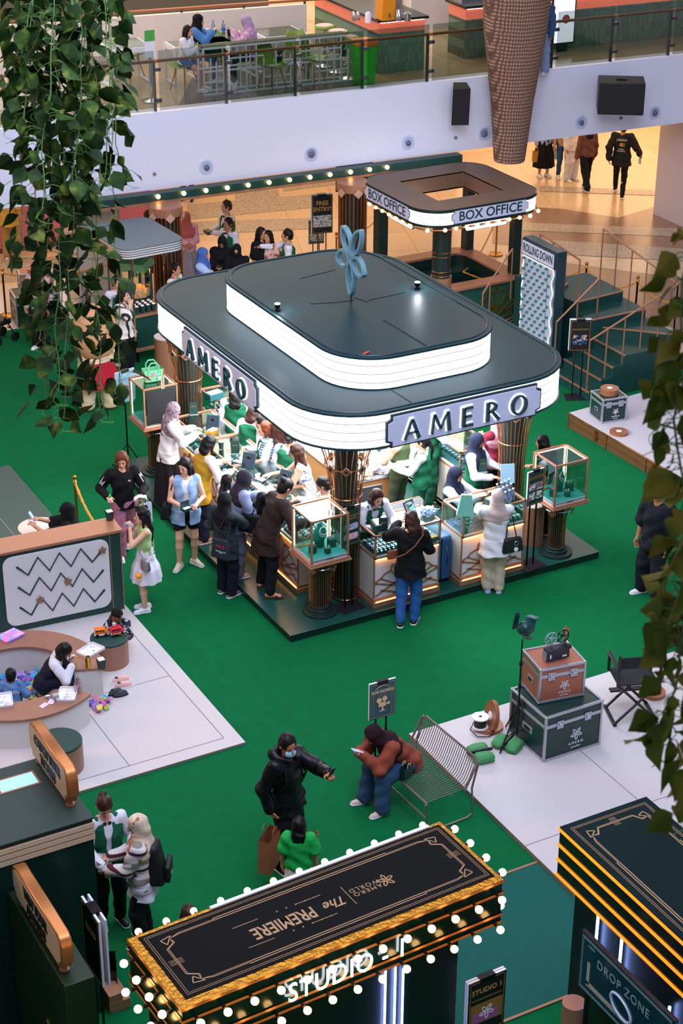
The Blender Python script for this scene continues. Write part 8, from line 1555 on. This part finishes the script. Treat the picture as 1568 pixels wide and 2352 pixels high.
person('l6','person with dark brown hair of whom only the head shows behind the studio roof',('h',432,2080),200,h=1.45,top=[('dark_top',blk,'short',-.1,.02)],bot=('pants',blkp),hair=('bob',HBr),vox=.010,face=False)
hawi=blotch('dark printed shirt','#12161E','#1A2230','#B8B8C0',scale=22)
i=person('l7','small child with cropped hair leaning over the two toy vehicles on the stool',(ST1.x+.30,ST1.y+.22,PZ),335,h=1.02,hs=1.28,lean=22,stance='sit',seat=.16,top=[('printed_shirt',hawi,'short',-.04,.024)],bot=('shorts',C('grey shorts','#4A4E5C')),hair=('short',C('cropped hair','#14100E',.9)),feet=((.16,.30,0,10),(-.16,.30,0,-10)),Rh=(.14,.50,.66),Lh=(-.18,.50,.66),skin='d',shoe=('sandal',C('blue sandal','#2A5AC0')),head=(0,16),vox=.009,z=PZ)
i=person('l8','child with long black hair in a navy pinafore writing at the ring seat',(RC.x+.28,RC.y-.12,PZ+.03),92,h=1.32,hs=1.12,stance='sit',seat=.18,lean=30,top=[('white_blouse',wsh,'long',-.02,.022),('navy_pinafore',navy,'none',-.10,.03,False,.40)],bot=('skirt',navy,.3),hair=('long',None),Rh=(.12,.46,.66),Lh=(-.12,.46,.66),feet=((.12,.34,0,0),(-.12,.34,0,0)),skin='b',shoe=('none',None),head=(0,22),vox=.009)
i=person('l9','toddler in a blue shirt sitting among the toy bricks',('h',24,1540),185,z=PZ+.03,h=.92,hs=1.35,stance='sit',seat=.08,lean=12,top=[('blue_shirt',C('toddler blue','#5A80B0'),'half',-.06,.03)],bot=('shorts',navy),hair=('short',None),feet=((.14,.38,0,0),(-.14,.38,0,0)),Rh=(.24,.26,.42),skin='b',shoe=('none',None),vox=.010); text('HAREN',.06,white,plane_T(i['Cl'](.30,0,-.155),(1,0,0),(0,0,1)),.002,i['root'],'back_print')
i=person('l10','person in a black headscarf and glasses with a phone at the round table',('h',152,1156),262,h=1.58,stance='sit',seat=.46,top=[('black_top',blk,'half',-.06,.03)],bot=('pants',blkp),hair=('hijab',blk),Rh=(.06,.46,1.02),Lh=(-.10,.46,.98),glasses=True,z=.052,vox=.010); phone('pale blue phone held over the round table',i,0,off=(0,0,.05),rx=R(30),col=mat('pale blue phone','#9AB4D0',.4))
i=person('l11','person in dark clothes and white sneakers behind the leaves at the right edge',(1492,1368),318,h=1.70,top=[dict(name='navy_tee',m=C('navy tee','#14161F'),sleeve='half',hem=-.16,lo_=.03)],bot=('pants',C('dark trousers 2','#16171F'),.03),hair=('short',None),shoe=('shoe',C('white sneaker')),skin='b',feet=((.14,0,0,25),(-.13,.03,0,-20)),vox=.010)
# --- mezzanine visitors
MZf=MZ+.003
person('m1','child with long black hair and a white top sitting on a lime chair upstairs',(*P(425,205,MZ)[:2],MZf),70,h=1.45,stance='sit',seat=.46,lean=8,z=MZf,top=[('white_top',wsh,'long',-.06,.02)],bot=('shorts',jean),hair=('long',None),Rh=(.05,.36,.92),vox=.014)
person('m2','person in a black headscarf and blue denim top at the upstairs table',('h',455,33),85,h=1.58,stance='sit',seat=.46,lean=10,z=MZf,top=[('denim_top',C('mid denim','#4A78B0'),'long',-.1,.03)],bot=('pants',jean),hair=('hijab',blk),Rh=(.1,.42,1.0),Lh=(-.1,.42,1.0),vox=.014)
i=person('m3','person in a lilac headscarf looking at a phone at the upstairs table',('h',565,36),275,h=1.56,stance='sit',seat=.46,lean=10,z=MZf,top=[('lilac_top',blotch('lilac print','#B88AA8','#A87898','#D8B8C8',scale=20),'long',-.1,.03)],bot=('pants',djean),hair=('hijab',C('lilac scarf','#A890B0')),Rh=(.08,.40,1.0),Lh=(-.06,.40,1.0),head=(0,25),vox=.014); phone('dark phone held by the person in the lilac headscarf upstairs',i)
person('m4','person in a black headscarf, blue shirt and wide pale jeans beside the wicker column upstairs',(1240,166),330,h=1.52,z=MZf,top=[dict(name='blue_shirt',m=C('blue overshirt','#34587E'),sleeve='long',hem=-.14,lo_=.035)],bot=('pants',C('wide pale jeans','#7E94B8'),.04),hair=('hijab',blk),shoe=('shoe',C('cream canvas')),Rh=(.05,.24,1.08),feet=((.13,0,0,10),(-.14,.08,0,-8)),vox=.013)
# ---------------------------------------------------------------- hanging vines in the foreground
leafm=mat('dark pothos leaf','#1B3A1C',.6,noise=0,spec=.12); N,L,b=nodes(leafm); v=coord(leafm); tn=N.new('ShaderNodeTexNoise'); tn.inputs['Scale'].default_value=9; tn.inputs['Detail'].default_value=3; L.new(v,tn.inputs[0]); L.new(ramp(leafm,tn.outputs['Fac'],[(0,'#0B180A'),(.42,'#15290D'),(.58,'#2A4210'),(.72,'#6A722C')]),b.inputs['Base Color'])
leafy=mat('olive pothos leaf','#4A5A1C',.6,noise=0,spec=.12); N,L,b=nodes(leafy); v=coord(leafy); tn=N.new('ShaderNodeTexNoise'); tn.inputs['Scale'].default_value=7; L.new(v,tn.inputs[0]); L.new(ramp(leafy,tn.outputs['Fac'],[(0,'#243408'),(.45,'#4C5C12'),(.65,'#8A7C2C')]),b.inputs['Base Color'])
stemm=mat('vine stem','#4E7030',.6,noise=.2)
def leaf(mb,base,d,size,rr):
    d=d.normalized(); side=d.cross(Vector((rr.uniform(-1,1),rr.uniform(-1,1),rr.uniform(-1,1)))).normalized(); up=side.cross(d)
    n=6; prof=[0,.62,.92,.86,.62,.30,0]; fold=rr.uniform(.1,.45); curl=rr.uniform(.05,.5); vs=[];fs=[]
    for i in range(n+1):
        u=i/n; c=base+d*size*u-up*curl*size*u*u*.6; w_=prof[i]*size*.42; w_*=1+.12*math.sin(i*5+size*50)
        vs+=[tuple(c-side*w_+up*w_*fold),tuple(c),tuple(c+side*w_+up*w_*fold)]
    for i in range(n): a=i*3; fs+=[(a,a+1,a+4,a+3),(a+1,a+2,a+5,a+4)]
    mb.add(vs,fs)
def vine(name,label,pts,n,size,mt,seed,spread=.07,group='hanging vines'):
    rr=random.Random(seed); o0=Vector(pts[0]); t=thing(name,label,'hanging vine',o0,0,group); q=[Vector(p)-o0 for p in pts]
    path=[]
    for a,c in zip(q,q[1:]):
        m=max(2,int((c-a).length/.05))
        for i in range(m): p=a.lerp(c,i/m); path.append(p+Vector((math.sin(len(path)*.7+seed)*.008,math.cos(len(path)*.9)*.008,0)))
    path.append(q[-1]); mb=MB(); ts=MB().tube(path,.0032,5)
    for k in range(n):
        p=path[int((k+rr.random())*len(path)/n)%len(path)]; a=rr.uniform(0,2*PI); d=Vector((math.cos(a),math.sin(a),rr.uniform(-.9,.25))); s_=rr.uniform(.35,1); e=p+d*spread*s_; ts.tube([p,p.lerp(e,.6)+Vector((0,0,.01)),e],.0016,4); leaf(mb,e,Vector((d.x,d.y,-rr.uniform(.3,1.6))),size*rr.uniform(.6,1.15),rr)
    mb.put('foliage',mt,t)
    ts.put('stem',stemm,t)
    for c_ in(0,1):
        tn_=MB(); p=path[-1 if c_ else len(path)//2]; tn_.tube([p+Vector((.05*math.cos(x*.9)*min(1,x/6),.05*math.sin(x*.9)*min(1,x/6),-.012*x)) for x in np.linspace(0,9,26)],.0014,4); tn_.put('tendril',mat('bright tendril','#6A9A30',.5),t)
    return t
def D(px,py,d=7.6): return PD(px,py,d*1.32)
left=[(30,-40,290,7.4,30),(60,-40,560,7.2,56),(95,-40,930,7.6,78),(130,-40,820,7.9,74),(160,-40,960,7.5,80),(190,-40,700,7.7,64),(215,-40,930,7.8,72),(240,-40,420,7.4,44),(110,-40,480,7.1,56),(75,-40,250,7.3,36),(265,240,880,7.6,40),(175,-40,420,7.2,54),(140,300,900,7.4,54),(230,420,940,7.6,44),(50,-40,180,7.5,30),(100,380,780,7.5,40)]
names=['first','second','third','fourth','fifth','sixth','seventh','eighth','ninth','tenth','eleventh','twelfth','thirteenth','fourteenth','fifteenth','sixteenth']
for i,(x,y0,y1,d,n) in enumerate(left):
    m=4; pts=[D(x+math.sin(i*1.7+k)*(14 if y0<0 else 10),y0+(y1-y0)*k/m,d) for k in range(m+1)]; 
    if y0>0: pts=[D(x-20,-40,d+.1),D(x-12,y0*.5,d+.05)]+pts
    vine('hanging_vine','dark green trailing pothos vine in the left foreground cluster',pts,int(n*.92),.125,leafm,100+i,.11,'vines of the left foreground cluster')
v0=vine('hanging_vine','thin bare trailing stem curling right in front of the white balcony',[D(255,60),D(262,260),D(268,330),D(285,385),D(300,400)],9,.11,leafm,40,.06,'thin trailing stems'); 
for i,(pts,n,sz,lab) in enumerate((([(1600,480),(1560,540),(1545,640),(1552,760),(1570,860)],22,.10,'olive leaved vine at the upper right edge by the stair rail'),([(1600,700),(1560,820),(1530,960),(1545,1080),(1560,1200)],30,.11,'olive leaved vine hanging at the right edge level with the box stage'),([(1590,1100),(1560,1180),(1550,1300),(1530,1420),(1545,1500)],38,.11,'olive leaved vine hanging in front of the dark clothed person'),([(1590,1380),(1545,1480),(1525,1580),(1500,1640),(1520,1700)],34,.11,'olive leaved vine in front of the director chair'),([(1610,1600),(1575,1700),(1560,1780),(1570,1860)],14,.11,'lowest olive leaved vine at the right edge'),([(1590,850),(1540,880),(1500,870)],4,.10,'short olive sprig reaching left above the flight case'),([(1595,1000),(1550,990),(1495,975)],4,.10,'short olive sprig reaching left beside the flight case'))):
    vine('hanging_vine',lab,[D(x+20,y,3.5) for x,y in pts],int(n*1.25),sz*.86,leafy,70+i,.055,'olive vines of the right foreground')
